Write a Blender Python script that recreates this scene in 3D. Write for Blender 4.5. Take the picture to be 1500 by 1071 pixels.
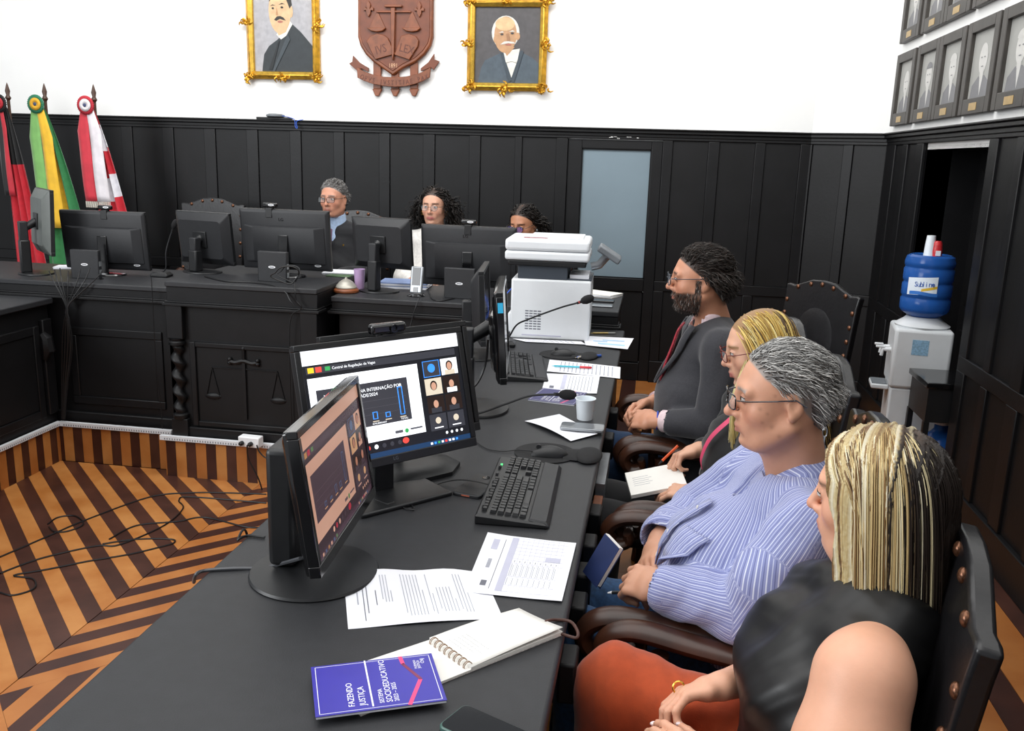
import bpy, bmesh, math, random
import numpy as np
from mathutils import Vector, Matrix, noise as mnoise
random.seed(7)
for o in list(bpy.data.objects): bpy.data.objects.remove(o)
SC = bpy.context.scene
COL = SC.collection
R = math.radians
PI = math.pi
# ---------------------------------------------------------------- camera
F_PX, PITCH, ROLL, YAW, CAMZ = 1316.0, R(13.1), R(1.7), R(8.7), 1.68
_f0 = Vector((-math.sin(YAW), math.cos(YAW), 0)); _r0 = Vector((math.cos(YAW), math.sin(YAW), 0)); _z = Vector((0, 0, 1))
CF = _f0*math.cos(PITCH) - _z*math.sin(PITCH); _u = _z*math.cos(PITCH) + _f0*math.sin(PITCH)
CR = _r0*math.cos(ROLL) + _u*math.sin(ROLL); CU = _u*math.cos(ROLL) - _r0*math.sin(ROLL)
CO = Vector((0, 0, CAMZ))
cd = bpy.data.cameras.new('camera'); cam = bpy.data.objects.new('camera', cd); COL.objects.link(cam)
cam.matrix_world = Matrix(((CR.x, CU.x, -CF.x, 0), (CR.y, CU.y, -CF.y, 0), (CR.z, CU.z, -CF.z, CAMZ), (0, 0, 0, 1)))
cd.sensor_width = 36; cd.lens = 36*F_PX/1500; cd.clip_start = .02
SC.camera = cam
def ray(px, py): return CR*((px-750)/F_PX) - CU*((py-535.5)/F_PX) + CF
def Zp(px, py, z): d = ray(px, py); return CO + d*((z-CAMZ)/d.z)      # where the pixel meets a level surface
def Yp(px, py, y): d = ray(px, py); return CO + d*(y/d.y)             # ... a plane parallel to the back wall
def Xp(px, py, x): d = ray(px, py); return CO + d*(x/d.x)             # ... a plane parallel to the right wall
# ---------------------------------------------------------------- light
VS = SC.view_settings
VS.view_transform = 'Standard'; VS.look = 'None'; VS.gamma = 1; VS.use_curve_mapping = False; VS.exposure = 0.22
w = bpy.data.worlds.new('hall_daylight'); SC.world = w; w.use_nodes = True
w.node_tree.nodes['Background'].inputs[0].default_value = (.93, .96, 1, 1)
w.node_tree.nodes['Background'].inputs[1].default_value = .45
def area(name, loc, target, sx, sy, power, col=(1, 1, 1)):
    l = bpy.data.lights.new(name, 'AREA'); l.shape = 'RECTANGLE'; l.size = sx; l.size_y = sy; l.energy = power; l.color = col
    o = bpy.data.objects.new(name, l); COL.objects.link(o); o.location = loc
    o.rotation_euler = (Vector(target)-Vector(loc)).to_track_quat('-Z', 'Y').to_euler(); return o
area('ceiling_bounce_fill', (-1.6, 2.2, 4.3), (-1.4, 3.2, 0), 5.0, 5.0, 150, (1, .985, .96))  # added soft area light, stands in for flash bounced off the ceiling
area('window_light', (-5.6, -.6, 2.9), (.2, 3.2, .8), 3.0, 2.6, 200, (.95, .975, 1))
area('wall_wash_fill', (-1.8, 4.6, 4.2), (-1.8, 6.9, 2.5), 6.0, .8, 90, (1, .99, .97))  # added area light that brightens the upper back wall, no fixture there
# ---------------------------------------------------------------- materials
MATS = {}
def lin(h):
    if isinstance(h, str):
        h = h.lstrip('#'); c = [int(h[i:i+2], 16)/255 for i in (0, 2, 4)]
    else: c = h
    return [x/12.92 if x <= .04045 else ((x+.055)/1.055)**2.4 for x in c]
def M(name, hexc='808080', rough=.5, metal=0, var=.12, scale=14, bump=0, bscale=None, stretch=(1, 1, 1), coat=0, trans=0, alpha=1, emis=0, sheen=0, ior=None, spec=None, attr=None, hue2=None, sss=0):
    if name in MATS: return MATS[name]
    m = bpy.data.materials.new(name); m.use_nodes = True; MATS[name] = m
    nt = m.node_tree; nd = nt.nodes; L = nt.links; b = nd['Principled BSDF']
    c = lin(hexc); b.inputs['Roughness'].default_value = rough; b.inputs['Metallic'].default_value = metal
    tc = nd.new('ShaderNodeTexCoord'); mp = nd.new('ShaderNodeMapping'); mp.inputs['Scale'].default_value = stretch
    L.new(tc.outputs['Object'], mp.inputs[0])
    n = nd.new('ShaderNodeTexNoise'); n.inputs['Scale'].default_value = scale; n.inputs['Detail'].default_value = 4
    L.new(mp.outputs[0], n.inputs['Vector'])
    mix = nd.new('ShaderNodeMix'); mix.data_type = 'RGBA'
    c2 = lin(hue2) if hue2 else [min(1, x*(1+var)) for x in c]; c1 = c if hue2 else [x*(1-var) for x in c]
    mix.inputs[6].default_value = (*c1, 1); mix.inputs[7].default_value = (*c2, 1)
    rp = nd.new('ShaderNodeMapRange'); rp.inputs[1].default_value = .35; rp.inputs[2].default_value = .65
    L.new(n.outputs['Fac'], rp.inputs[0]); L.new(rp.outputs[0], mix.inputs[0])
    out = mix.outputs[2]
    if attr:
        a = nd.new('ShaderNodeAttribute'); a.attribute_name = attr
        mu = nd.new('ShaderNodeMix'); mu.data_type = 'RGBA'; mu.blend_type = 'MULTIPLY'; mu.inputs[0].default_value = 1
        L.new(a.outputs['Color'], mu.inputs[6]); L.new(out, mu.inputs[7]); out = mu.outputs[2]
    L.new(out, b.inputs['Base Color'])
    if coat: b.inputs['Coat Weight'].default_value = coat; b.inputs['Coat Roughness'].default_value = .15
    if trans: b.inputs['Transmission Weight'].default_value = trans
    if sheen: b.inputs['Sheen Weight'].default_value = sheen; b.inputs['Sheen Roughness'].default_value = .4
    if ior: b.inputs['IOR'].default_value = ior
    if spec is not None: b.inputs['Specular IOR Level'].default_value = spec
    if sss: b.inputs['Subsurface Weight'].default_value = sss; b.inputs['Subsurface Scale'].default_value = .004; b.inputs['Subsurface Radius'].default_value = (1, .35, .2)
    if alpha < 1: b.inputs['Alpha'].default_value = alpha
    if emis:
        L.new(out, b.inputs['Emission Color']); b.inputs['Emission Strength'].default_value = emis
    if bump:
        n2 = nd.new('ShaderNodeTexNoise'); n2.inputs['Scale'].default_value = bscale or scale*6; n2.inputs['Detail'].default_value = 3
        L.new(mp.outputs[0], n2.inputs['Vector'])
        bp = nd.new('ShaderNodeBump'); bp.inputs['Strength'].default_value = bump; bp.inputs['Distance'].default_value = .004
        L.new(n2.outputs['Fac'], bp.inputs['Height']); L.new(bp.outputs[0], b.inputs['Normal'])
    return m
# ---------------------------------------------------------------- mesh builder
def frame(d):
    d = Vector(d).normalized(); a = Vector((0, 0, 1)) if abs(d.z) < .9 else Vector((1, 0, 0))
    x = a.cross(d).normalized(); return x, d.cross(x)
class MB:
    def __init__(s): s.v = []; s.f = []; s.mi = []
    def add(s, v, f, mi=0, mx=None):
        b = len(s.v)
        s.v += [tuple(mx @ Vector(p)) if mx else tuple(p) for p in v]
        s.f += [tuple(b+i for i in q) for q in f]; s.mi += [mi]*len(f); return s
    def box(s, c, d, mi=0, mx=None, rz=0):
        x, y, z = [k/2 for k in d]; vs = [(i*x, j*y, k*z) for k in (-1, 1) for j in (-1, 1) for i in (-1, 1)]
        m = Matrix.Translation(c) @ Matrix.Rotation(rz, 4, 'Z')
        if mx: m = mx @ m
        return s.add(vs, [(0, 2, 3, 1), (4, 5, 7, 6), (0, 1, 5, 4), (2, 6, 7, 3), (0, 4, 6, 2), (1, 3, 7, 5)], mi, m)
    def b2(s, lo, hi, mi=0, mx=None):
        return s.box([(a+b)/2 for a, b in zip(lo, hi)], [b-a for a, b in zip(lo, hi)], mi, mx)
    def prism(s, poly, z0, z1, mi=0, mx=None):
        n = len(poly); ar = sum(poly[i][0]*poly[(i+1) % n][1]-poly[(i+1) % n][0]*poly[i][1] for i in range(n))
        if ar < 0: poly = poly[::-1]
        v = [(p[0], p[1], z0) for p in poly]+[(p[0], p[1], z1) for p in poly]
        f = [tuple(range(n-1, -1, -1)), tuple(range(n, 2*n))]+[(i, (i+1) % n, n+(i+1) % n, n+i) for i in range(n)]
        return s.add(v, f, mi, mx)
    def loft(s, rings, mi=0, cap=True, mx=None, closed=False):
        n = len(rings[0]); v = [p for r in rings for p in r]; f = []
        k = len(rings)
        for a in range(k if closed else k-1):
            for i in range(n): f.append((a*n+i, a*n+(i+1) % n, ((a+1) % k)*n+(i+1) % n, ((a+1) % k)*n+i))
        if cap and not closed: f += [tuple(range(n-1, -1, -1)), tuple((k-1)*n+i for i in range(n))]
        return s.add(v, f, mi, mx)
    def tube(s, path, r, n=8, mi=0, mx=None, closed=False, flat=1.0, cap=True):
        path = [Vector(p) for p in path]; k = len(path); rs = r if hasattr(r, '__len__') else [r]*k
        rings = []; px = None
        for i, p in enumerate(path):
            if closed: t = path[(i+1) % k]-path[i-1]
            else: t = path[min(i+1, k-1)]-path[max(i-1, 0)]
            if t.length < 1e-9: t = Vector((0, 0, 1))
            t.normalize()
            if px is None: px, _ = frame(t)
            px = (px - t*px.dot(t))
            if px.length < 1e-6: px, _ = frame(t)
            px.normalize(); py = t.cross(px)
            rings.append([p+px*(math.cos(2*PI*j/n)*rs[i])+py*(math.sin(2*PI*j/n)*rs[i]*flat) for j in range(n)])
        return s.loft(rings, mi, cap, mx, closed)
    def lathe(s, prof, n=24, c=(0, 0, 0), mi=0, mx=None, cap=True):
        rings = [[(c[0]+r*math.cos(2*PI*j/n), c[1]+r*math.sin(2*PI*j/n), c[2]+z) for j in range(n)] for r, z in prof]
        return s.loft(rings, mi, cap, mx)
    def ball(s, c, r, n=10, mi=0, mx=None):
        r = r if hasattr(r, '__len__') else (r, r, r)
        rings = [[(c[0]+r[0]*math.sin(a)*math.cos(2*PI*j/n), c[1]+r[1]*math.sin(a)*math.sin(2*PI*j/n), c[2]-r[2]*math.cos(a)) for j in range(n)]
                 for a in [PI*(i+.02)/(n*.6+.04) for i in range(int(n*.6)+1)]]
        return s.loft(rings, mi, True, mx)
    def grid(s, pts, mi=0, mx=None, two=0):
        a, b = len(pts), len(pts[0]); v = [p for r in pts for p in r]
        return s.add(v, [(i*b+j, i*b+j+1, (i+1)*b+j+1, (i+1)*b+j) for i in range(a-1) for j in range(b-1)], mi, mx)
    def build(s, name, mats, parent=None, bevel=0, seg=2, smooth=40, sub=0, solid=0):
        me = bpy.data.meshes.new(name); me.from_pydata(s.v, [], s.f)
        for m in (mats if isinstance(mats, (list, tuple)) else [mats]): me.materials.append(m)
        me.polygons.foreach_set('material_index', s.mi)
        bm = bmesh.new(); bm.from_mesh(me); bmesh.ops.recalc_face_normals(bm, faces=bm.faces); bm.to_mesh(me); bm.free()
        if smooth:
            me.polygons.foreach_set('use_smooth', [True]*len(me.polygons)); me.set_sharp_from_angle(angle=R(smooth))
        me.update()
        o = bpy.data.objects.new(name, me); COL.objects.link(o)
        if parent: o.parent = parent
        if solid: md = o.modifiers.new('thickness', 'SOLIDIFY'); md.thickness = solid; md.offset = 0
        if bevel: md = o.modifiers.new('bevel', 'BEVEL'); md.width = bevel; md.segments = seg; md.limit_method = 'ANGLE'; md.angle_limit = R(50)
        if sub: md = o.modifiers.new('sub', 'SUBSURF'); md.levels = sub; md.render_levels = sub
        return o
def tag(o, label, cat, group=None):
    o['label'] = label; o['category'] = cat
    if group: o['group'] = group
    return o
def thing(name, label, cat, loc=(0, 0, 0), rz=0, group=None):
    o = bpy.data.objects.new(name, None); COL.objects.link(o); o.empty_display_size = .05
    o.location = loc; o.rotation_euler = (0, 0, rz); return tag(o, label, cat, group)
def struct(o): o['kind'] = 'structure'; return o
def clone(src, parent=None, loc=None, rz=None):
    c = src.copy(); COL.objects.link(c)
    if parent: c.parent = parent
    if loc is not None: c.location = loc
    if rz is not None: c.rotation_euler = (0, 0, rz)
    for ch in list(src.children): clone(ch, c)
    return c
def text(name, body, size, mat, parent, mx, ext=.0004, align='LEFT', sx=1, font_sp=1.0):
    cu = bpy.data.curves.new('t', 'FONT'); cu.body = body; cu.size = size; cu.extrude = ext; cu.align_x = align; cu.space_character = font_sp
    cu.resolution_u = 2
    t = bpy.data.objects.new('t', cu); COL.objects.link(t)
    dg = bpy.context.evaluated_depsgraph_get(); me = bpy.data.meshes.new_from_object(t.evaluated_get(dg))
    bpy.data.objects.remove(t); me.transform(mx @ Matrix.Diagonal((sx, 1, 1, 1))); me.materials.clear(); me.materials.append(mat); me.name = name
    o = bpy.data.objects.new(name, me); COL.objects.link(o); o.parent = parent; return o
def bez(pts, n=24):
    """Catmull-Rom through points"""
    pts = [Vector(p) for p in pts]; out = []; k = len(pts)
    seg = max(2, n//(k-1))
    for i in range(k-1):
        p0, p1, p2, p3 = pts[max(i-1, 0)], pts[i], pts[i+1], pts[min(i+2, k-1)]
        for j in range(seg):
            t = j/seg; out.append(.5*((2*p1)+(p2-p0)*t+(2*p0-5*p1+4*p2-p3)*t*t+(3*p1-p0-3*p2+p3)*t**3))
    out.append(pts[-1]); return out
def fr(o, x, y, z=None):
    """matrix with origin o and axes x, y"""
    x = Vector(x).normalized(); y = Vector(y); y = (y-x*y.dot(x)).normalized(); z = x.cross(y)
    return Matrix(((x.x, y.x, z.x, o[0]), (x.y, y.y, z.y, o[1]), (x.z, y.z, z.z, o[2]), (0, 0, 0, 1)))
def clip(poly, a, b, c):
    """keep a*x+b*y <= c"""
    out = []; n = len(poly)
    for i in range(n):
        p, q = poly[i], poly[(i+1) % n]; dp, dq = a*p[0]+b*p[1]-c, a*q[0]+b*q[1]-c
        if dp <= 0: out.append(p)
        if dp*dq < 0: t = dp/(dp-dq); out.append((p[0]+(q[0]-p[0])*t, p[1]+(q[1]-p[1])*t))
    return out
# ================================================================ setting
m_white = M('white_plaster', 'f4f4f2', .8, var=.02, scale=3, bump=.04)
m_black = M('black_painted_wood', '0e0e10', .45, var=.25, scale=6, bump=.10, bscale=60, spec=.35)
m_black2 = M('black_wood_panel', '0b0b0d', .5, var=.25, scale=5, bump=.10, bscale=50, spec=.35)
m_glass = M('frosted_glass', '768791', .5, var=.06, scale=2)
m_lwood = M('light_floor_wood', 'b0713a', .38, var=.16, scale=5, stretch=(1, 1, 1), bump=.06, bscale=40, hue2='a05f2a')
m_dwood = M('dark_floor_wood', '43231a', .35, var=.3, scale=5, bump=.05, bscale=40, hue2='351a14')
m_lwood2 = M('light_floor_wood_b', 'bb7f45', .38, var=.16, scale=6, bump=.06, bscale=40, hue2='a8682f')
m_dwood2 = M('dark_floor_wood_b', '4c2c22', .35, var=.3, scale=6, bump=.05, bscale=40, hue2='3a2018')
XW, YW, ZCAP = 1.55, 6.9, 1.905          # right wall, back wall, wainscot height
A_, B_ = Vector((1.07, YW, 0)), Vector((XW, 6.63, 0))
CEIL = 4.6
def wall(name, p, q, panels, holes=(), cap=True):
    """plaster wall from p to q (left to right seen from the room) with wainscot stiles, rails and panels"""
    d = (q-p); L = d.length; d.normalize(); nrm = Vector((d.y, -d.x, 0))      # towards the room
    mx = fr(p, d, (0, 0, 1))      # x along, y up, z = d x up = towards the room
    w = MB()
    segs = [(0, L, 0, CEIL)]
    for (h0, h1, z0, z1) in holes: segs = [(0, h0, 0, CEIL), (h1, L, 0, CEIL), (h0, h1, z1, CEIL)]
    for (a, b, z0, z1) in segs: w.b2((a, z0, -.14), (b, z1, 0), 0, mx)
    wo = struct(w.build(name, m_white))
    T = .016
    def piece(nm, a, b, z0, z1, t0, t1, mat, bev=.004):
        if b-a < .01: return
        for (h0, h1, hz0, hz1) in holes:
            if a < h1-.001 and b > h0+.001 and z0 < hz1-.001:
                if a < h0: piece(nm, a, h0, z0, z1, t0, t1, mat, bev)
                if b > h1: piece(nm, h1, b, z0, z1, t0, t1, mat, bev)
                return
        MB().b2((a, z0, t0), (b, z1, t1), 0, mx).build(nm, mat, wo, bevel=bev)
    piece('wainscot_backing', 0, L, 0, ZCAP-.03, 0, T*.5, m_black2, 0)
    piece('rail', 0, L, 1.825, ZCAP-.03, 0, T+.012, m_black)
    piece('rail', 0, L, .715, .79, 0, T+.012, m_black)
    piece('baseboard', 0, L, 0, .17, 0, T+.022, m_black)
    edges = [0]+[e for pn in panels for e in pn]+[L]
    for i in range(0, len(edges), 2): 
        piece('stile', edges[i], edges[i+1], .17, .715, 0, T+.012, m_black); piece('stile', edges[i], edges[i+1], .79, 1.825, 0, T+.012, m_black)
    for (a, b) in panels:
        for (z0, z1) in ((.17, .715), (.79, 1.825)):
            m = MB(); g = .014
            m.b2((a+.001, z0+.001, T*.4), (b-.001, z1-.001, T*.9), 0, mx)
            m.b2((a+g, z0+g, T*.5), (b-g, z1-g, T*.62), 0, mx)
            m.build('panel', m_black2, wo, bevel=.003, seg=1)
    if cap:
        c = MB()
        for (z0, z1, t) in ((ZCAP-.06, ZCAP-.035, .035), (ZCAP-.035, ZCAP-.012, .055), (ZCAP-.012, ZCAP, .07)): c.b2((-.02, z0, 0), (L+.02, z1, t), 0, mx)
        c.build('cap_moulding', m_black, wo, bevel=.004)
    return wo, mx
x0 = -6.4
def bk(x): return x-x0
pn = [(-3.127-.356*k, -3.127-.356*k+.262) for k in range(9, 0, -1)]+[(-3.127, -2.862), (-2.771, -2.506), (-2.421, -2.14), (-2.055, -1.79), (-1.699, -1.43), (-1.344, -1.078), (-1.025, -.766), (.092, .348), (.427, .68), (.752, .996)]
wb, wbmx = wall('wall_back', Vector((x0, YW, 0)), A_, [(bk(a), bk(b)) for a, b in pn], holes=[(bk(-.68), bk(.02), 0, 1.82)])
wall('wall_corner', A_, B_, [(.02, .24), (.31, .53)])
def rk(y): return 6.63-y
wr, wrmx = wall('wall_right', B_, Vector((XW, -1.6, 0)), [(rk(b), rk(a)) for a, b in ((6.2, 6.39), (5.88, 6.09), (4.30, 4.53), (3.98, 4.22), (3.60, 3.86), (3.22, 3.48), (2.84, 3.1), (2.46, 2.72), (2.08, 2.34), (1.6, 1.9))], holes=[(rk(5.74), rk(4.64), 0, 1.79)])
# door with frosted glass in the back wall
d1 = MB()
yd = YW+.02
for (a, b, z0, z1) in ((-.68, -.575, 0, 1.82), (-.06, .02, 0, 1.82), (-.575, -.06, 1.755, 1.82), (-.575, -.06, .70, .797), (-.575, -.06, 0, .14)): d1.b2((a, yd-.03, z0), (b, yd+.03, z1))
door = struct(d1.build('door_1', m_black, bevel=.004))
MB().b2((-.575, yd-.008, .797), (-.06, yd+.008, 1.755)).build('pane', m_glass, door)['label'] = 'bluish frosted glass pane'
MB().b2((-.575, yd-.015, .14), (-.06, yd+.015, .70)).build('panel', m_black2, door, bevel=.01)
m = MB()
for z0, a, b in ((.797, -.575, -.06), (1.747, -.575, -.06)): m.b2((a, yd-.02, z0), (b, yd-.008, z0+.008))
for xx in (-.575, -.068): m.b2((xx, yd-.02, .797), (xx+.008, yd-.008, 1.755))
m.build('glazing_bead', m_black, door)
# small off-white flecks scattered above the door
rr = random.Random(3); m = MB()
for k in range(16):
    px = 893+rr.random()*58; py = 194+rr.random()*9; p = Yp(px, py, YW); s = .003+.008*rr.random()
    m.box((p.x, YW-.0305, p.z), (s*2.2, .002, s))
m.build('pale_flecks', M('fleck_offwhite', 'd8d8d4', .9), wb)
# recessed doorway in the right wall
d2 = MB()
xd = XW+.30
d2.b2((xd, 4.64, 0), (xd+.05, 5.74, 1.79))
d2o = struct(d2.build('door_2', m_black2))
MB().b2((XW, 5.74, 0), (xd, 5.76, 1.79)).b2((XW, 4.62, 0), (xd, 4.64, 1.79)).b2((XW, 4.62, 1.79), (xd+.05, 5.76, 1.81)).build('jamb', m_black, d2o)
for y0, y1 in ((4.72, 5.13), (5.25, 5.66)):
    for z0, z1 in ((.12, .75), (.9, 1.68)): MB().b2((xd-.014, y0, z0), (xd, y1, z1)).build('panel', m_black2, d2o, bevel=.008)
# --- inlaid floor of the well between the benches
FZ, XC, XL, XR, YB, YC = -.24, -2.2, -3.55, -.9, 4.80, 2.53
fl = struct(MB().b2((-4.2, -1.6, FZ-.08), (XR+.3, YB+.2, FZ-.012)).build('floor', m_dwood))
cnt = 0
def plank(poly, light, mat=None):
    global cnt
    for (a, b, c) in ((-1, 0, -XL), (1, 0, XR), (0, 1, YB), (0, -1, 1.0)): 
        if len(poly) > 2: poly = clip(poly, a, b, c)
    if len(poly) < 3: return
    ar = abs(sum(poly[i][0]*poly[(i+1) % len(poly)][1]-poly[(i+1) % len(poly)][0]*poly[i][1] for i in range(len(poly))))/2
    if ar < .002: return
    cx = sum(p[0] for p in poly)/len(poly); cy = sum(p[1] for p in poly)/len(poly)
    s = 1-.0012/math.sqrt(ar); q = [(cx+(p[0]-cx)*s, cy+(p[1]-cy)*s) for p in poly]
    cnt += 1
    MB().prism(q, FZ-.012, FZ+.0004*random.random()).build('plank', (([m_lwood, m_lwood2] if light else [m_dwood, m_dwood2])[cnt % 2]), fl, smooth=0)
PW = .1035
for k in range(0, 23):                  # nested chevrons
    c0, c1 = YC+PW*k, YC+PW*(k+1)
    plank([(XC, c0), (XC, c1), (XC-2, c1+2), (XC-2, c0+2)], k % 2 == 0)
    plank([(XC, c0), (XC+2, c0+2), (XC+2, c1+2), (XC, c1)], k % 2 == 0)
for k in range(0, 12):                  # mirrored chevrons towards the near side
    c0, c1 = YC-PW*k, YC-PW*(k+1)
    plank([(XC, c0), (XC, c1), (XC-2, c1-2), (XC-2, c0-2)], k % 2 == 0)
    plank([(XC, c0), (XC+2, c0-2), (XC+2, c1-2), (XC, c1)], k % 2 == 0)
for k in range(17):                     # side quadrants: planks along the benches
    for sg in (-1, 1):
        a, b = k*.08, (k+1)*.08
        plank([(XC+sg*a, YC-a), (XC+sg*a, YC+a), (XC+sg*b, YC+b), (XC+sg*b, YC-b)], k % 2 == 1)
# --- raised platform round the well, its striped riser and boards
pf = struct(MB().b2((XR, -1.6, FZ-.05), (XW+.4, YW+.1, -.012)).b2((-6.4, YB+.02, FZ-.05), (XR, YW+.1, -.012)).b2((-6.4, -1.6, FZ-.05), (XL-.02, YB+.02, -.012)).build('floor_platform', m_dwood))
for k in range(9):                      # boards along the right wall: broad light ones, dark ones between
    xa = XW-.105-.27*k
    MB().b2((xa, -1.6, -.012), (xa+.103, YW, 0)).build('plank', m_dwood if k else m_dwood2, pf, smooth=0)
    for j in range(4):
        ya = -1.6+2.2*j+(.7 if k % 2 else 0)
        MB().b2((xa-.165, max(-1.6, ya), -.012), (xa-.002, min(YW, ya+2.198), .0005*(j % 2))).build('plank', (m_lwood, m_lwood2)[(j+k) % 2], pf, smooth=0)
def riser(p, q, n, off=0):
    d = Vector((q[0]-p[0], q[1]-p[1], 0)); L = d.length; d.normalize(); mx = fr((p[0], p[1], FZ), d, (0, 0, 1))
    t = struct(MB().b2((0, 0, -.06), (L, .228, 0), 0, mx).build('trim_%d' % n, m_dwood))
    per = .127; x = -off; k = 0
    while x < L:
        for a, b, mt in ((x, x+.066, (m_lwood, m_lwood2)[k % 2]), (x+.066, x+per, (m_dwood, m_dwood2)[k % 2])):
            a, b = max(a, 0), min(b, L)
            if b-a > .004: MB().b2((a+.0006, 0, 0), (b-.0006, .222, .012), 0, mx).build('riser_slat', mt, t, smooth=0)
        x += per; k += 1
    return t
riser((-3.55, 4.82), (-2.79, 4.82), 1, .1)
riser((-2.79, 4.72), (-1.79, 4.72), 2, .06)
riser((-1.79, 4.82), (-.9, 4.82), 3)
riser((-3.56, 1.0), (-3.56, 4.81), 4, .03)
tq = riser((-.9, 4.81), (-.9, -1.6), 5)
# ================================================================ benches
m_desk = M('black_leathercloth', '232427', .52, var=.10, scale=30, bump=.12, bscale=400)
m_dface = M('black_bench_wood', '0e0e10', .48, var=.2, scale=8, bump=.08, bscale=60, spec=.35)
m_dface2 = M('black_bench_panel', '0a0a0c', .52, var=.2, scale=8, bump=.06, bscale=60, spec=.35)
DZ = .78
XDL, XDR = -.915, -.125
t = thing('long_desk', 'long black-topped desk in front of the seated row, inner side open to the striped floor', 'desk', (0, 0, 0))
MB().b2((XDL, -.9, DZ-.035), (XDR, 4.818, DZ)).build('top', m_desk, t, bevel=.008, seg=3)
MB().b2((XDL+.015, -.88, DZ-.10), (XDR-.012, 4.815, DZ-.035)).build('apron', m_dface, t, bevel=.006)
for k in range(7):
    y0 = -.86+.81*k
    MB().b2((XDL+.055, y0+.03, .1), (XDL+.066, y0+.77, .6)).build('panel', m_dface2, t, bevel=.006)
m = MB().b2((XDL+.03, -.88, 0), (XDL+.055, 4.815, DZ-.1)); m.build('modesty_panel', m_dface, t)
for y0 in (-.8, .45, 1.36, 2.52, 3.15, 4.3):
    MB().b2((XDL+.055, y0, 0), (XDR-.08, y0+.04, DZ-.1)).build('support', m_dface2, t, bevel=.003)
m_runner = M('zinc_runner', '8d9094', .35, metal=.7); m_ply = M('plywood_edge', '8a4e2c', .5, var=.2, scale=20)
MB().b2((-.137, 2.74, .60), (-.105, 3.06, .665)).build('drawer_runner', m_runner, t, bevel=.002); MB().b2((-.137, 2.53, .56), (-.108, 2.70, .64)).build('drawer_side', m_ply, t, bevel=.002)
for yb in (1.62, 1.86, 2.02, 2.2, 2.42, 3.15, 3.5):
    MB().b2((-.137, yb, .60), (-.10, yb+.085, .69)).build('clamp', m_dface, t, bevel=.006)
# far bench: left wing, raised middle, right wing
def fpanel(t, xa, xb, z0, z1, y):
    f = MB(); w_ = .05
    f.b2((xa, y-.012, z0), (xb, y+.01, z0+w_)).b2((xa, y-.012, z1-w_), (xb, y+.01, z1)).b2((xa, y-.012, z0+w_), (xa+w_, y+.01, z1-w_)).b2((xb-w_, y-.012, z0+w_), (xb, y+.01, z1-w_))
    f.build('panel_frame', m_dface, t, bevel=.005)
    MB().b2((xa+w_, y-.002, z0+w_), (xb-w_, y+.01, z1-w_)).build('panel', m_dface2, t, bevel=.002)
def wing(label, xa, xb, zt, yf, yb, panels, z_f):
    t = thing('judges_bench', label, 'bench', ((xa+xb)/2, yf, 0))
    dx = -(xa+xb)/2
    mxx = Matrix.Translation((dx, -yf, 0))
    MB().b2((xa, yf-.01, zt-.03), (xb, yb, zt), 0, mxx).build('top', m_desk, t, bevel=.005)
    MB().b2((xa+.002, yf, z_f+.012), (xb-.002, yb-.04, zt-.03), 0, mxx).build('fascia', m_dface, t, bevel=.003)
    MB().b2((xa-.015, yf-.028, z_f-.012), (xb+.015, yf+.1, z_f+.004), 0, mxx).b2((xa-.005, yf-.016, z_f+.004), (xb+.005, yf+.1, z_f+.014), 0, mxx).build('moulding', m_dface, t, bevel=.003)
    MB().b2((xa+.01, yf+.02, 0), (xb-.01, yf+.05, z_f-.012), 0, mxx).b2((xa+.01, yf+.02, 0), (xa+.04, yb-.06, z_f-.012), 0, mxx).b2((xb-.04, yf+.02, 0), (xb-.01, yb-.06, z_f-.012), 0, mxx).build('body', m_dface, t)
    MB().b2((xa, yf-.005, 0), (xb, yf+.03, .07), 0, mxx).build('plinth', m_dface, t, bevel=.006)
    for (a, b) in panels: fpanel(t, a+dx, b+dx, .12, .6, .02)
    return t, dx
wing('left wing of the black far bench behind the bundle of hanging cables', -5.0, -2.775, .875, 4.85, 5.58, [(-3.47, -2.86), (-4.2, -3.66)], .79)
wing('right wing of the black far bench, carrying the cube printer end', -1.795, -.165, .875, 4.85, 5.58, [(-1.76, -1.24), (-1.2, -.3)], .79)
t, dx = wing('raised middle of the far bench with twisted columns and a carved sword', -2.74, -1.83, .93, 4.73, 5.56, [], .805)
m = MB(); m.b2((-.30, .012, .1), (.30, .03, .56)); m.build('panel', m_dface2, t, bevel=.008)
f = MB()
for (a, b, z0, z1) in ((-.33, -.295, .08, .585), (.295, .33, .08, .585), (-.295, .295, .08, .11), (-.295, .295, .555, .585)): f.b2((a, -.002, z0), (b, .025, z1))
f.build('panel_frame', m_dface, t, bevel=.005)
sw = MB(); sw.box((.0, .006, .32), (.018, .014, .36)).tube([(0, .004, .50), (0, .004, .555)], [.011, .011], 8).ball((0, .004, .562), .014, 8)
sw.tube(bez([(-.085, .003, .485), (-.05, .003, .478), (0, .003, .49), (.05, .003, .478), (.085, .003, .485)], 16), .012, 6)
for s in (-1, 1): sw.ball((s*.085, .003, .495), .014, 8).ball((s*.085, .003, .475), .014, 8)
sw.build('carved_sword', m_dface, t)
sc = MB()
for s in (-1, 1):
    sc.tube([(s*.2, .008, .44), (s*.24, .008, .27)], .003, 5).tube([(s*.2, .008, .44), (s*.16, .008, .27)], .003, 5).ball((s*.2, .01, .265), (.05, .012, .02), 10)
sc.tube([(-.2, .008, .44), (.2, .008, .44)], .004, 5)
sc.build('carved_scales', m_dface, t)
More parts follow.
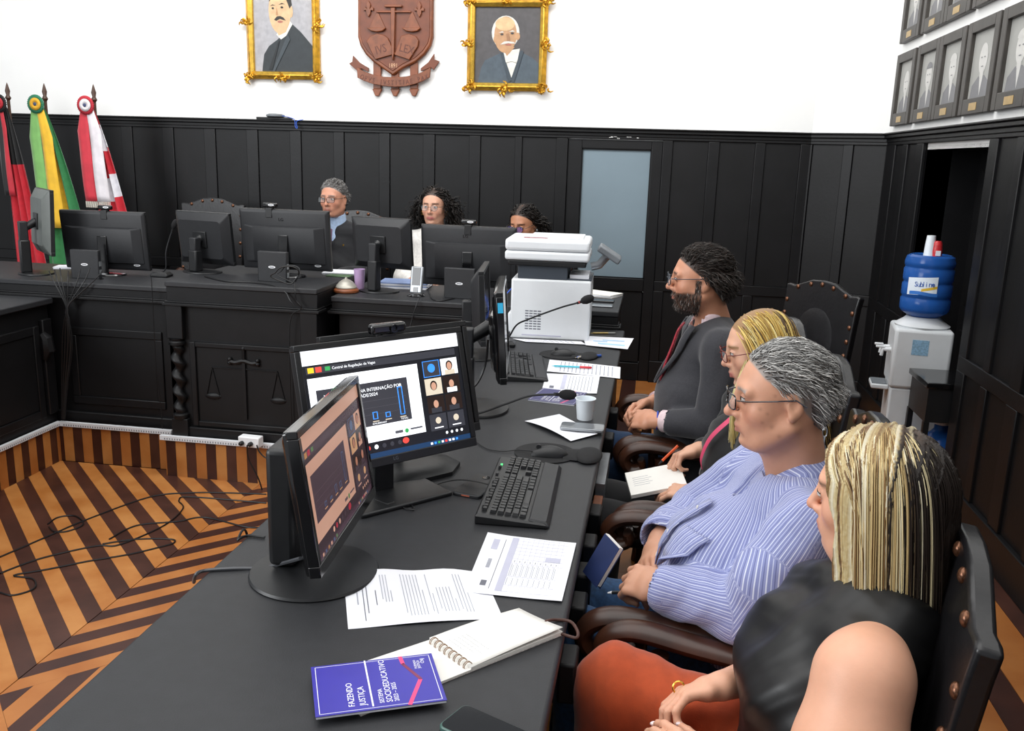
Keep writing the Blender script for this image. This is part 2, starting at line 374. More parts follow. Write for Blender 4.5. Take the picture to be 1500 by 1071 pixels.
for s in (-1, 1):        # twisted columns with capital and square block
    cx = s*.405
    MB().b2((cx-.05, -.02, .60), (cx+.05, .04, .795)).build('block', m_dface, t, bevel=.004); MB().b2((cx-.05, -.02, .0), (cx+.05, .05, .12)).build('block', m_dface, t, bevel=.004)
    MB().lathe([(.03, .555), (.048, .565), (.048, .58), (.036, .588), (.04, .6)], 16, (cx, .005, 0)).build('capital', m_dface, t); MB().lathe([(.04, .12), (.046, .13), (.046, .145), (.032, .155)], 16, (cx, .005, 0)).build('column_foot', m_dface, t)
    rings = []
    for i in range(61):
        u = i/60; z = .15+u*.41; ph = u*2*PI*4.2*s; ro = .012*math.sin(PI*min(1, u*8, (1-u)*8)/2)
        rings.append([(cx+ro*math.cos(ph)+.030*math.cos(2*PI*j/14), .005+ro*math.sin(ph)+.030*math.sin(2*PI*j/14), z) for j in range(14)])
    MB().loft(rings).build('twisted_column', m_dface, t)
# left bench, mirror of the long desk
t = thing('side_bench', 'black side bench on the far side of the striped floor with panelled face', 'bench', (-3.9, 3.3, 0))
mxx = Matrix.Translation((3.9, -3.3, 0))
MB().b2((-4.35, 1.8, DZ-.035), (-3.52, 4.818, DZ), 0, mxx).build('top', m_desk, t, bevel=.006)
MB().b2((-4.33, 1.82, 0), (-3.56, 4.815, DZ-.035), 0, mxx).build('body', m_dface, t, bevel=.004)
for k in range(4): 
    y0 = 4.70-.72*(k+1); m = MB().b2((-3.56, y0+.05, .12), (-3.548, y0+.67, .58), 0, mxx); m.build('panel', m_dface2, t, bevel=.006)
    m = MB()
    for (a, b, z0, z1) in ((y0, y0+.05, .07, .63), (y0+.67, y0+.72, .07, .63), (y0+.05, y0+.67, .07, .12), (y0+.05, y0+.67, .58, .63)): m.b2((-3.56, a, z0), (-3.54, b, z1), 0, mxx)
    m.build('panel_frame', m_dface, t, bevel=.004)
m = MB(); m.b2((-3.56, 4.72, .08), (-3.53, 4.80, .66), 0, mxx); m.tube([(.36, 1.42, .58), (.385, 1.42, .55), (.39, 1.42, .48), (.365, 1.42, .42)], [.02, .035, .04, .015], 8); m.build('carved_bracket', m_dface, t, bevel=.006)
# ================================================================ office things
m_plas = M('black_plastic', '161719', .42, var=.1, scale=40, bump=.05, bscale=300)
m_gloss = M('glossy_black_plastic', '0b0b0d', .12, var=.05, coat=.5)
m_matte = M('dark_grey_plastic', '1f2023', .5, var=.08, scale=40)
m_silver = M('silver_plastic', '9b9fa3', .3, metal=.6, var=.06)
m_grey = M('grey_plastic', '70757a', .45, var=.06)
m_paper = M('white_paper', 'ecedf3', .7, var=.015, scale=6)
m_paper2 = M('cream_paper', 'e6e4de', .75, var=.02, scale=8)
m_ink = M('grey_print', 'a6a8b2', .8, var=.1)
m_ink2 = M('dark_print', '70727c', .8, var=.1)
m_table = M('lavender_print', 'c3c4d6', .8, var=.05)
m_lbl = M('white_sticker', 'e9eaec', .5, var=.02)
m_screenoff = M('dark_screen', '060608', .08, var=.05)
m_logo = M('logo_grey', '5c6066', .4)
m_cable = M('black_cable', '0e0e10', .45)
def E_(name, h, e=1.0): return M('lit_'+name, h, .25, var=0.0, emis=e)
s_white, s_dark, s_dgrey, s_blue, s_red = E_('white', 'f3f6fa', .85), E_('black', '1c1d22', .6), E_('grey', '3a3b42', .6), E_('blue', '3d8ff0', .8), E_('red', 'ee4a40', .8)
s_task, s_yel, s_skin, s_hair, s_green = E_('taskbar', '1f3c60', .6), E_('yellow', 'f2c530', .8), E_('skin', 'c99a82', .6), E_('hair', '2c211e', .5), E_('green', '3da35a', .7)
s_cream, s_line = E_('cream', 'd9cdb8', .6), E_('gridline', '55565e', .6)
def video_screen(W, H, name='lit', dim=None):
    """video call with a bar chart slide, drawn flat on the display; returns a builder and the materials"""
    m = MB(); mats = [s_white, s_dark, s_dgrey, s_blue, s_red, s_task, s_yel, s_skin, s_hair, s_green, s_cream, s_line]
    if dim: mats = [dim[i] for i in range(len(mats))]
    lay = [0]
    def q(u0, v0, u1, v1, mi, d=None):      # u right, v down, 0..1
        lay[0] += 1; z = .00012*(d if d is not None else lay[0] % 9+1)
        m.b2(((u0-.5)*W, -z-.0003, (.5-v1)*H), ((u1-.5)*W, .0002, (.5-v0)*H), mi)
    def disc(u, v, r, mi, d, sq=1.0):
        n = 14; x, z = (u-.5)*W, (.5-v)*H
        m.add([(x+r*math.cos(2*PI*k/n), -.00012*d-.0003, z+sq*r*math.sin(2*PI*k/n)) for k in range(n)], [tuple(range(n))], mi)
    q(0, 0, 1, 1, 1, 0); q(0, 0, 1, .125, 0, 1); q(0, .955, 1, 1, 5, 1); q(.02, .14, .97, .2, 2, 1)
    q(.03, .145, .065, .19, 6, 2); q(.075, .145, .11, .19, 4, 2); q(.13, .15, .16, .185, 9, 2)
    q(.02, .235, .70, .86, 0, 1)                       # slide
    q(.06, .34, .62, .72, 2, 2)
    for k in range(3): q(.08, .50+.06*k, .60, .5018+.06*k, 11, 3)
    for k, (h, u) in enumerate(((.035, .21), (.02, .30), (.065, .39), (.045, .47), (.25, .565))):
        q(u-.016, .665-h, u+.016, .665, 3, 4); q(u-.010, .672-h, u+.010, .659, 2, 5)
        q(u-.02, .68, u+.02, .688, 10, 4)
    q(.50, .80, .55, .825, 11, 2); disc(.575, .815, .006, 9, 3); q(.60, .80, .68, .815, 11, 2)
    for r in range(4):
        for c in range(2):
            u0, v0 = .735+.125*c, .225+.165*r; u1, v1 = u0+.115, v0+.15
            bg = [[2, 0], [10, 1], [1, 1], [2, 2]][r][c]; q(u0, v0, u1, v1, bg if bg != 1 else 8, 1)
            uc = (u0+u1)/2
            if (r, c) == (0, 0): 
                q(u0, v0, u1, v0+.006, 3, 2); q(u0, v1-.006, u1, v1, 3, 2); q(u0, v0, u0+.004, v1, 3, 2); q(u1-.004, v0, u1, v1, 3, 2); disc(uc, v0+.07, .012, 3, 3)
            elif r == 3: disc(uc, v0+.06, .009, 10, 3); q(uc-.03, v1-.03, uc+.03, v1-.02, 0, 3)
            else:
                disc(uc, v0+.066, .0115, 8, 3, 1.15); disc(uc, v0+.072, .0082, 7, 4, 1.3)
                q(uc-.035, v0+.105, uc+.035, v1, [10, 0, 2][r] if c else [0, 10, 2][r], 2)
    for k in range(6): disc(.27+.05*k, .905, .006, [0, 4, 0, 2, 2, 2][k], 2)
    disc(.56, .90, .010, 4, 3, .8)
    for k in range(6): q(.06+.045*k, .965, .08+.045*k, .99, [0, 3, 6, 0, 3, 9][k], 2)
    for k in range(8): q(.72+.025*k, .968, .735+.025*k, .988, [0, 3, 9, 0, 4, 0, 0, 3][k], 2)
    for k in range(4): disc(.84+.035*k, .905, .004, 0, 2)
    return m, mats
def text_on_screen(par, W, H, items, mat):
    for body, u, v, s in items: text('lettering', body, s, mat, par, fr(((u-.5)*W, -.0012, (.5-v)*H), (1, 0, 0), (0, 0, 1)), .0001)
def logo_oval(par, c, n, up, w=.044, h=.015, red=False):
    mx = fr(c, Vector(up).cross(Vector(n)), up)
    a = MB().prism([(w/2*math.cos(2*PI*k/20)*(1 if abs(math.cos(2*PI*k/20)) < .8 else 1), h/2*math.sin(2*PI*k/20)) for k in range(20)], 0, .0012, 0, mx).build('label', m_lbl, par)
    MB().b2((-w*.3, -h*.16, .0012), (w*.3, h*.16, .0015), 0, mx).build('label_print', M('label_red', 'b0504a', .6) if red else m_ink2, a)
def monitor(label, c, rz, W, H, tilt, zb, kind='lg', stand='lg', screen=None, oval=False, brand=None, sticker=None, roll=0, webc=False, group=None, base_off=(0, 0), backmat=None):
    t = thing('monitor', label, 'monitor', (c[0], c[1], zb), rz, group)
    zc = c[2]-zb
    T = Matrix.Translation((0, 0, zc)) @ Matrix.Rotation(roll, 4, 'Y') @ Matrix.Rotation(-tilt, 4, 'X')   # local: -y is the viewing side
    th = .018; bz = .016
    f = MB()
    for (a, b, z0, z1) in ((-W/2, W/2, H/2-bz, H/2), (-W/2, W/2, -H/2, -H/2+bz*1.5), (-W/2, -W/2+bz, -H/2+bz*1.5, H/2-bz), (W/2-bz, W/2, -H/2+bz*1.5, H/2-bz)): f.b2((a, -.006, z0), (b, th, z1), 0, T)
    f.build('bezel', m_gloss if kind == 'gloss' else m_plas, t, bevel=.002)
    sw, sh = W-2*bz, H-2.5*bz
    Ts = T @ Matrix.Translation((0, -.001, bz*.25))
    if screen:
        m, mats = screen(sw, sh); s = m.build('screen', mats, t, smooth=0); s.matrix_local = Ts
    else:
        s = MB().b2((-sw/2, -.001, -sh/2), (sw/2, .004, sh/2), 0, Ts).build('screen', m_screenoff, t)
    # back shell
    def rect(w, h, y, r): 
        pts = []
        for sx, sz, a0 in ((1, 1, 0), (-1, 1, 90), (-1, -1, 180), (1, -1, 270)):
            for k in range(4): a = R(a0+30*k); pts.append((sx*(w/2-r)+r*math.cos(a), y, sz*(h/2-r)+r*math.sin(a)))
        return pts
    b = MB()
    if kind == 'hp':
        b.loft([rect(W-.004, H-.004, th-.002, .006), rect(W-.01, H-.01, th+.004, .01), rect(W*.80, H*.74, .052, .02), rect(W*.78, H*.72, .056, .02)], 0, True, T)
    else:
        b.loft([rect(W-.002, H-.002, th-.002, .006), rect(W-.004, H-.004, th+.006, .008), rect(W-.03, H-.03, th+.014, .01)], 0, True, T)
        b.loft([rect(W*.9, H*.62, th+.010, .008), rect(W*.9, H*.62, .036, .01), rect(W*.70, H*.58, .050, .012)], 0, True, T @ Matrix.Translation((0, 0, -H*.07)))
    b.build('back_shell', backmat or (m_matte if kind != 'gloss' else m_gloss), t, smooth=30)
    if kind == 'hp':
        MB().b2((-.05, .054, -.05), (.05, .066, .05), 0, T).build('mount_plate', m_plas, t, bevel=.004)
    if brand: text('brand_mark', brand, .026, m_gloss if brand == 'LG' else m_logo, t, T @ fr((.03, .0325, H*.32), (-1, 0, 0), (0, 0, 1)), .0006)
    if oval: logo_oval(t, T @ Vector((-W*.02 if kind == 'hp' else -W*.36, .034 if kind == 'hp' else th+.015, H*.33 if kind == 'hp' else -H*.40)), T.to_3x3() @ Vector((0, 1, 0)), T.to_3x3() @ Vector((0, 0, 1)), red=kind == 'hp')
    if sticker: MB().b2((-W/2-.0006, -.004, sticker), (-W/2+.001, .014, sticker+.035), 0, T).build('sticker', M('sky_blue_note', '35b6e6', .6), t)
    bx, by = base_off
    if stand == 'hp':
        ht = zc+.02
        col = MB(); col.b2((-.03+bx, .075+by, .012), (.03+bx, .135+by, ht*.62)); col.build('column', m_plas, t, bevel=.008)
        MB().b2((-.025+bx, .08+by, ht*.6), (.025+bx, .13+by, ht*.95)).build('column_slide', m_matte, t, bevel=.006)
        MB().tube([(bx, .10+by, ht*.82), (0, .058, zc)], [.022, .026], 10).build('neck', m_plas, t)
        m = MB(); m.lathe([(.105, 0), (.115, .003), (.113, .009), (.07, .014), (.02, .015)], 40, (0, 0, 0)); m.build('base', m_plas, t).matrix_local = Matrix.Translation((bx, by+.05, 0)) @ Matrix.Diagonal((1.1, .9, 1, 1))
    elif stand == 'lg':
        MB().b2((-.03, .045, .012), (.03, .062, zc+.03)).build('column', m_gloss, t, bevel=.004)
        m = MB(); m.lathe([(.09, 0), (.1, .003), (.095, .01), (.03, .014)], 32); m.build('base', m_gloss, t).matrix_local = Matrix.Translation((0, .04, 0)) @ Matrix.Diagonal((1.35, .9, 1, 1))
    elif stand == 'plate':
        MB().b2((-.03, .03, .008), (.03, .05, zc+.03)).build('column', m_plas, t, bevel=.004)
        MB().b2((-.14, -.09, 0), (.14, .10, .012)).build('base', m_plas, t, bevel=.004)
    elif stand == 'hpfoot':
        MB().tube([(.03, .09, .01), (.03, .085, zc*.6), (0, .05, zc)], [.03, .025, .025], 10, flat=.6).build('column', m_plas, t)
        m = MB(); m.loft([[(.05+.14*x*s, .02+.09*y*s, z) for x, y in ((-1, -.2), (-.8, -.75), (-.3, -1), (.5, -1), (1, -.35), (1, .5), (.4, 1), (-.5, 1), (-.9, .6))] for z, s in ((0, 1), (.012, 1), (.024, .8), (.028, .4))]); m.build('base', m_plas, t, smooth=30)
    elif stand == 'round':
        MB().b2((-.055, .085, .02), (.06, .145, zc+.05)).build('column', m_plas, t, bevel=.012, seg=3)
        m = MB(); m.lathe([(.135, 0), (.14, .003), (.137, .008), (.07, .016), (.02, .02)], 48); m.build('base', m_plas, t).matrix_local = Matrix.Translation((-.03, .05, 0))
        MB().tube([(0, .09, zc*.9), (0, .03, zc*.95)], .03, 10).build('neck', m_plas, t)
    return t, T, s, (sw, sh)
def webcam(label, loc, rz, w=.09, oval=True):
    t = thing('webcam', label, 'webcam', loc, rz, 'webcams clipped on the far monitors' if oval else None)
    MB().b2((-w/2, -.014, .008), (w/2, .014, .036)).build('body', m_gloss, t, bevel=.008, seg=3)
    MB().lathe([(.011, 0), (.011, .006), (.007, .006), (.006, .003)], 20, mx=fr((.012, -.013, .022), (1, 0, 0), (0, 0, 1))).build('lens', m_screenoff, t)
    MB().b2((-.022, -.012, -.004), (.022, .012, .008)).b2((-.02, .018, -.05), (.02, .026, .004)).b2((-.02, .0, 0), (.02, .026, .006)).build('clip', m_plas, t, bevel=.002)
    if oval: logo_oval(t, (-.012, .0142, .024), (0, 1, 0), (0, 0, 1), .038, .013)
    return t
BZ, CZ = .875, .93
PI2 = PI
# --- screens on the long desk
monA, TA, scA, szA = monitor('large monitor with video call and bar chart, facing the striped-shirt man', (-.655, 2.195, 1.052), R(48.5), .505, .335, R(15), DZ, 'lg', 'plate', video_screen, roll=R(0))
text_on_screen(scA, *szA, [('Nº DE ENTRADAS NA INTERNAÇÃO POR', .10, .415, .0122), ('UNIDADE/2024', .25, .46, .0122), ('Central de Regulação de Vagas', .17, .18, .010), ('TOTAL', .548, .71, .007), ('307', .556, .41, .007), ('SEMILIBERDADE', .365, .71, .006)], s_white)
text('brand_mark', 'LG', .013, m_logo, monA, TA @ fr((-.02, -.0064, -.158), (1, 0, 0), (0, 0, 1)), .0003)
monH, TH, _, _ = monitor('black monitor standing close behind the large video call monitor', (-.662, 2.35, 1.048), R(48.5), .475, .325, R(15), DZ, 'hp', 'hpfoot', base_off=(.0, .05))
MB().b2((.145, -.0072, -.156), (.168, -.006, -.136), 0, TH).build('brand_badge', m_silver, monH)
dimm = [E_('dim%d' % i, h, .32) for i, h in enumerate(('c89a84', '3a2a30', '4a3a42', '4a5a78', 'a83240', '4a3440', 'b08050', 'b07860', '33241f', '5a7a50', 'c89a70', '5a4a50'))]
monB, TB, scB, szB = monitor('glossy monitor on round base seen nearly edge-on beside the printed sheets', (-.640, 1.76, 1.016), R(94), .455, .30, R(8), DZ, 'gloss', 'round', lambda w_, h_: video_screen(w_, h_, dim=dimm))
monC, TC, _, _ = monitor('black monitor with sky blue note on its edge, behind the gooseneck microphone', (-.515, 3.17, 1.075), R(98), .45, .32, R(4), DZ, 'gloss', 'hp', sticker=.09, base_off=(-.06, .03))
monD, TD, _, _ = monitor('black monitor next to the white printer, its rear column beside the bench', (-.735, 3.98, 1.03), R(97), .40, .33, R(3), DZ, 'hp', 'hp', base_off=(.0, -.02))
webcam('black conference camera sitting on top of the large video call monitor', TA.to_translation()+monA.location if False else monA.matrix_basis @ (TA @ Vector((.02, .006, .165))), R(48.5), .105, oval=False)
# --- screens on the far bench (their backs face the room)
monitor('small monitor turned sideways on the far bench beside the flags', (-3.77, 5.16, 1.20), R(137), .42, .40, R(-3), BZ, 'hp', 'hp', roll=R(0), base_off=(-.0, .03), backmat=M('pewter_plastic', '5d625f', .45, var=.06))
def farmon(lbl, c, a, W, H, zb, kind, oval=True, brand=None, cam=None, **k):
    t, T, _, _ = monitor(lbl, c, R(180+a), W, H, R(k.get('tilt', 6)), zb, kind, 'hp' if kind == 'hp' else 'lg', oval=oval, brand=brand)
    if cam: 
        bpy.context.view_layer.update(); webcam(cam, t.matrix_basis @ (T @ Vector((k.get('cx', 0), .006, H/2))), R(180+a))
farmon('wide monitor on the left wing in front of the red and white flag', (-3.425, 5.25, 1.09), 3, .56, .37, BZ, 'lg', cam='webcam on the monitor in front of the red and white flag', cx=-.02)
farmon('square monitor with red oval badge beside the desk microphone', (-2.72, 5.2, 1.138), -14, .41, .32, CZ, 'hp')
farmon('wide monitor on the raised bench middle before the man in suit', (-2.20, 5.2, 1.15), -2, .57, .365, CZ, 'lg', brand='LG', cam='webcam on the monitor before the man in suit', cx=.09)
farmon('square monitor behind the brass bell and lilac tumbler', (-1.585, 5.17, 1.16), -14, .395, .30, BZ, 'hp', oval=False)
farmon('wide monitor with maker lettering before the curly-haired woman', (-1.07, 5.2, 1.10), -2, .57, .36, BZ, 'lg', oval=False, brand='LG', cam='webcam on the monitor before the curly-haired woman', cx=.0)
def minipc(lbl, c, a, zb):
    t = thing('mini_computer', lbl, 'computer', (c[0], c[1], zb), R(a), 'small upright computers on the far bench')
    MB().b2((-.09, -.018, .002), (.09, .018, .178)).build('case', m_matte, t, bevel=.005)
    MB().b2((-.095, -.022, 0), (.095, .022, .004)).build('foot', m_plas, t)
    m = MB().b2((.0902, -.012, .03), (.0915, .012, .06)).b2((.0902, -.012, .08), (.0915, .012, .11)); m.build('ports', m_silver, t)['kind'] = 'stuff'
    logo_oval(t, (0, -.0182, .09), (0, -1, 0), (0, 0, 1))
minipc('small upright computer under the monitor by the flags', (-3.41, 5.0, BZ), 3, BZ)
minipc('small upright computer on the raised bench middle above cable coil', (-2.16, 4.9, CZ), -3, CZ)
minipc('small upright computer at the foot of the lettered monitor', (-1.08, 5.0, BZ), -4, BZ)
# --- printer
t = thing('printer', 'white multifunction printer with grey paper bin at the desk end', 'printer', (-.50, 4.60, DZ), R(2))
m_wp = M('white_printer_plastic', 'e8ebee', .4, var=.02, scale=9)
m_bg = M('blue_grey_plastic', '3d444d', .5, var=.05)
MB().b2((-.20, -.16, .0), (.20, .17, .305)).build('body', m_wp, t, bevel=.01, seg=3)
MB().b2((-.22, -.10, .02), (-.2, .06, .12)).build('side_cover', m_wp, t, bevel=.006)
MB().b2((-.17, -.15, .305), (.08, .16, .375)).build('paper_bin', m_bg, t, bevel=.004)
MB().b2((.08, -.14, .305), (.2, .17, .312)).build('output_tray', m_bg, t)
MB().b2((.09, -.12, .312), (.185, .10, .33)).build('printed_sheets', m_paper, t)
MB().b2((-.235, -.18, .40), (.185, .18, .445)).build('scanner_bed', m_wp, t, bevel=.012, seg=3)
MB().b2((-.235, -.18, .447), (.185, .18, .505)).build('scanner_lid', m_wp, t, bevel=.016, seg=3)
MB().b2((-.22, -.17, .372), (.17, .17, .40)).build('scanner_base', m_plas, t, bevel=.006)
MB().b2((-.12, -.1, .505), (.15, .12, .516)).build('feeder_cover', m_wp, t, bevel=.004)
MB().b2((-.15, -.11, .505), (-.03, -.07, .5065)).build('red_label', M('dull_red_print', '8a3a3c', .6), t)
pan = MB().box((.28, .02, .43), (.13, .16, .035), 0, Matrix.Translation((.28, .02, .43)) @ Matrix.Rotation(R(32), 4, 'Y') @ Matrix.Translation((-.28, -.02, -.43))).build('control_panel', m_grey, t, bevel=.008)
MB().tube([(.19, .02, .36), (.23, .02, .37), (.27, .02, .42)], .022, 10).build('panel_arm', m_silver, t)
v = MB()
for i in range(8):
    for j in range(4): v.b2((-.125+.021*j+.0, -.1606, .05+.013*i), (-.108+.021*j, -.1598, .056+.013*i))
vo = v.build('vent_slots', m_ink2, t); vo['kind'] = 'stuff'
MB().b2((.09, -.1606, .255), (.112, -.1598, .278)).build('badge', m_wp, t, bevel=.003)
MB().b2((-.14, -.161, .018), (.06, -.1598, .024)).build('paper_slot', m_table, t)
# --- keyboards
key_cache = {}
def keymesh(wk, dk):
    k = (round(wk, 4), round(dk, 4))
    if k not in key_cache:
        m = MB(); a, b = wk/2, dk/2
        m.loft([[(x*a, y*b, 0) for x, y in ((-1, -1), (1, -1), (1, 1), (-1, 1))], [(x*a*.8, y*b*.8, .0075) for x, y in ((-1, -1), (1, -1), (1, 1), (-1, 1))]])
        o = m.build('key', M('black_keycap', '17181a', .4, var=.08), None, smooth=0); key_cache[k] = o.data; bpy.data.objects.remove(o)
    return key_cache[k]
def keyboard(lbl, loc, rz, led=True):
    t = thing('keyboard', lbl, 'keyboard', loc, rz)
    W, D = .455, .185
    MB().loft([[(-W/2, -D/2, 0), (W/2, -D/2, 0), (W/2, D/2, 0), (-W/2, D/2, 0)], [(-W/2, -D/2, .008), (W/2, -D/2, .008), (W/2, D/2, .022), (-W/2, D/2, .022)], [(-W/2+.006, -D/2+.012, .014), (W/2-.006, -D/2+.012, .014), (W/2-.006, D/2-.006, .028), (-W/2+.006, D/2-.006, .028)]]).build('body', m_plas, t, bevel=.006, seg=3)
    MB().loft([[(-W/2+.004, -D/2-.004, .004), (W/2-.004, -D/2-.004, .004), (W/2-.004, -D/2+.05, .018), (-W/2+.004, -D/2+.05, .018)], [(-W/2+.012, -D/2+.006, .016), (W/2-.012, -D/2+.006, .016), (W/2-.012, -D/2+.048, .022), (-W/2+.012, -D/2+.048, .022)]]).build('palm_rest', m_matte, t, bevel=.003)
    sl = math.atan2(.014, D-.018)
    def put(x, y, wk, dk=.0165):
        o = bpy.data.objects.new('key', keymesh(wk, dk)); COL.objects.link(o); o.parent = t
        o.location = (x, y, .0145+(y+D/2-.012)*math.tan(sl)); o.rotation_euler = (sl, 0, 0)
    x0, y0, p = -W/2+.018, -D/2+.058, .0188
    rows = [[1.25, 1.25, 1.25, 6.25, 1.25, 1.25, 1.25, 1.25], [2.25]+[1]*10+[2.75], [1.75]+[1]*11+[2.25], [1.5]+[1]*12+[1.5], [1]*13+[2]]
    for r, row in enumerate(rows):
        x = x0
        for wk in row: put(x+wk*p/2, y0+r*p+.008, wk*p-.002); x += wk*p
    for c in range(12): put(x0+(c+.8+.35*(c//4))*p, y0+5*p+.012, p-.003, .012)
    for c in range(3):
        for r in (3, 4): put(x0+(15.9+c)*p, y0+r*p+.008, p-.002)
        put(x0+(15.9+c)*p, y0+.008, p-.002)
    put(x0+16.9*p, y0+p+.008, p-.002)
    for c in range(4):
        for r in range(5): put(x0+(19.3+c)*p, y0+r*p+.008, p-.002)
    for c in range(6): put(x0+.02+.06*c+.012, D/2-.016, .016, .008)
    MB().b2((W/2-.085, D/2-.02, .0268), (W/2-.068, D/2-.014, .0285)).build('status_light', M('green_led', '49e07a', .4, emis=.8), t)
    return t
keyboard('black keyboard lying between the cased phone and the table edge', (-.315, 2.295, DZ), R(92))
keyboard('black keyboard partly under the far gooseneck microphone', (-.525, 3.77, DZ), R(100))
# --- mice and pads
def pad(lbl, loc, rz):
    t = thing('mouse_pad', lbl, 'mouse pad', loc, rz)
    pts = []
    for k in range(40):
        a = 2*PI*k/40; r = .098; x, y = r*math.cos(a), r*math.sin(a)
        pts.append((x, y))
    MB().prism(pts, 0, .004).build('mat', M('black_cloth_pad', '141416', .85, var=.15, scale=90), t, bevel=.001)
    m = MB(); m.ball((.135, 0, .006), (.042, .075, .016), 20); m.tube([(.06, 0, .004), (.10, 0, .005), (.135, 0, .006)], [.05, .055, .05], 12, flat=.14); m.build('wrist_rest', M('black_cloth_pad'), t)
def mouse(lbl, loc, rz):
    t = thing('mouse', lbl, 'mouse', loc, rz)
    rings = []
    for i in range(13):
        u = i/12; x = -.056+.112*u; wv = .030*math.sin(PI*min(1, .12+u*.86))**.5*(1-.10*math.sin(PI*u)); h = .036*math.sin(PI*(.08+.86*u))**.7*(1-.25*(1-u))
        rings.append([(x, wv*math.cos(a), max(.001, h*math.sin(a))) if math.sin(a) > 0 else (x, wv*math.cos(a), .001) for a in [2*PI*j/18 for j in range(18)]])
    MB().loft(rings).build('shell', m_plas, t)
    MB().tube([(-.034, -.004, .0255), (-.034, .004, .0255)], .008, 12).build('wheel', m_matte, t)
    return t
pad('black mouse pad with wrist rest between keyboard and folded sheet', (-.292, 2.655, DZ), R(-2))
mouse('black mouse on the pad between keyboard and folded sheet', (-.277, 2.63, DZ+.004), R(2))
pad('black mouse pad with wrist rest in front of the printer sheets', (-.40, 4.10, DZ), R(-6))
mouse('black mouse on the pad in front of the printer sheets', (-.385, 4.09, DZ+.004), R(-6))
# --- papers
def sheet(lbl, cs, h=None, name='printed_sheet', cat='paper', mat=None, prints=(), lift=0.0, n=14):
    """cs: four ground corners (TL, TR, BR, BL of the reading direction)"""
    cs = [Vector((*c, 0)) if len(c) == 2 else Vector(c) for c in cs]; ctr = sum(cs, Vector())/4
    t = thing(name, lbl, cat, (ctr.x, ctr.y, DZ+lift))
    def P(u, v, dz=0):
        p = cs[0]*(1-u)*(1-v)+cs[1]*u*(1-v)+cs[2]*u*v+cs[3]*(1-u)*v
        return (p.x-ctr.x, p.y-ctr.y, (h(u, v) if h else 0)+dz)
    g = [[P(i/n, j/n, .0006) for i in range(n+1)] for j in range(n+1)]; g2 = [[P(i/n, j/n, 0) for i in range(n+1)] for j in range(n+1)]
    m = MB(); m.grid(g); m.grid(g2)
    ed = [(i, 0) for i in range(n)]+[(n, j) for j in range(n)]+[(i, n) for i in range(n, 0, -1)]+[(0, j) for j in range(n, 0, -1)]
    m.loft([[g2[j][i] for i, j in ed], [g[j][i] for i, j in ed]], cap=False)
    m.build('sheet', mat or m_paper, t)
    byc = {}
    for (u0, v0, u1, v1, mm) in prints: byc.setdefault(mm, []).append((u0, v0, u1, v1))
    for mm, L in byc.items():
        q = MB()
        for (u0, v0, u1, v1) in L:
            k = max(1, int(max(abs(u1-u0), abs(v1-v0))*10))
            q.grid([[P(u0+(u1-u0)*i/k, v0+(v1-v0)*j/k, .0011) for i in range(k+1)] for j in range(k+1)])
        o = q.build('print', mm, t, smooth=0); o['kind'] = 'stuff'
    return t, P
rr = random.Random(11)
pr = []
def para(v, n, u0=.13, u1=.88, dv=.021, last=.5, mm=m_ink, th=.005):
    for k in range(n): pr.append((u0+(.0 if k else .05), v+dv*k, u1 if k < n-1 else u0+(u1-u0)*last, v+dv*k+th, mm))
    return v+dv*n
pr.append((.38, .075, .62, .083, m_ink)); pr.append((.1, .115, .9, .121, m_ink2)); pr.append((.22, .14, .72, .146, m_ink2)); pr.append((.34, .2, .60, .206, m_ink2))
para(.245, 4, .38, .88, .02, .4)
v = para(.39, 7, .12, .9, .022, .6); para(.565, 2, .12, .9); v = para(.62, 6, .16, .62, .022); para(.76, 4, .14, .88, .022)
c1 = [Zp(*p, DZ).xy for p in ((510, 922), (503, 839), (707, 838), (737, 906))]
sheet('printed text sheet lying under the corner of the table sheet', [c1[0], c1[1], c1[2], c1[3]], lambda u, v: .004*math.sin(PI*v)**2+.006*u*math.sin(2*PI*v)**2, prints=pr)
pr2 = [(.12, .0+.13, .2, .19, m_ink2), (.4, .12, .55, .16, m_ink), (.72, .1, .9, .17, m_table), (.08, .23, .92, .236, m_ink2), (.06, .30, .97, .37, m_table)]
for k in range(10): pr2.append((.06, .37+.056*k, .97, .3725+.056*k, m_table))
for u in (.06, .16, .3, .52, .6, .68, .74, .80, .86, .92, .967): pr2.append((u, .37, u+.003, .93, m_table))
for k in range(9):
    pr2 += [(.17, .385+.056*k, .28, .39+.056*k, m_ink), (.31, .385+.056*k, .51, .39+.056*k, m_ink), (.31, .402+.056*k, .49, .407+.056*k, m_ink), (.54, .40+.056*k, .57, .405+.056*k, m_ink2)]
pr2.append((.6, .72, .68, .88, m_table))
c2 = [Zp(*p, DZ+.003).xy for p in ((679, 867), (714.5, 781.5), (844, 798), (823, 882))]
sheet('printed table sheet lying near the keyboard, over the text sheet', [c2[0], c2[1], c2[2], c2[3]], lambda u, v: .003+.006*max(0, v-.7)+.008*max(0, u-.75)*v+.010*max(0, .25-v)*u, prints=pr2)
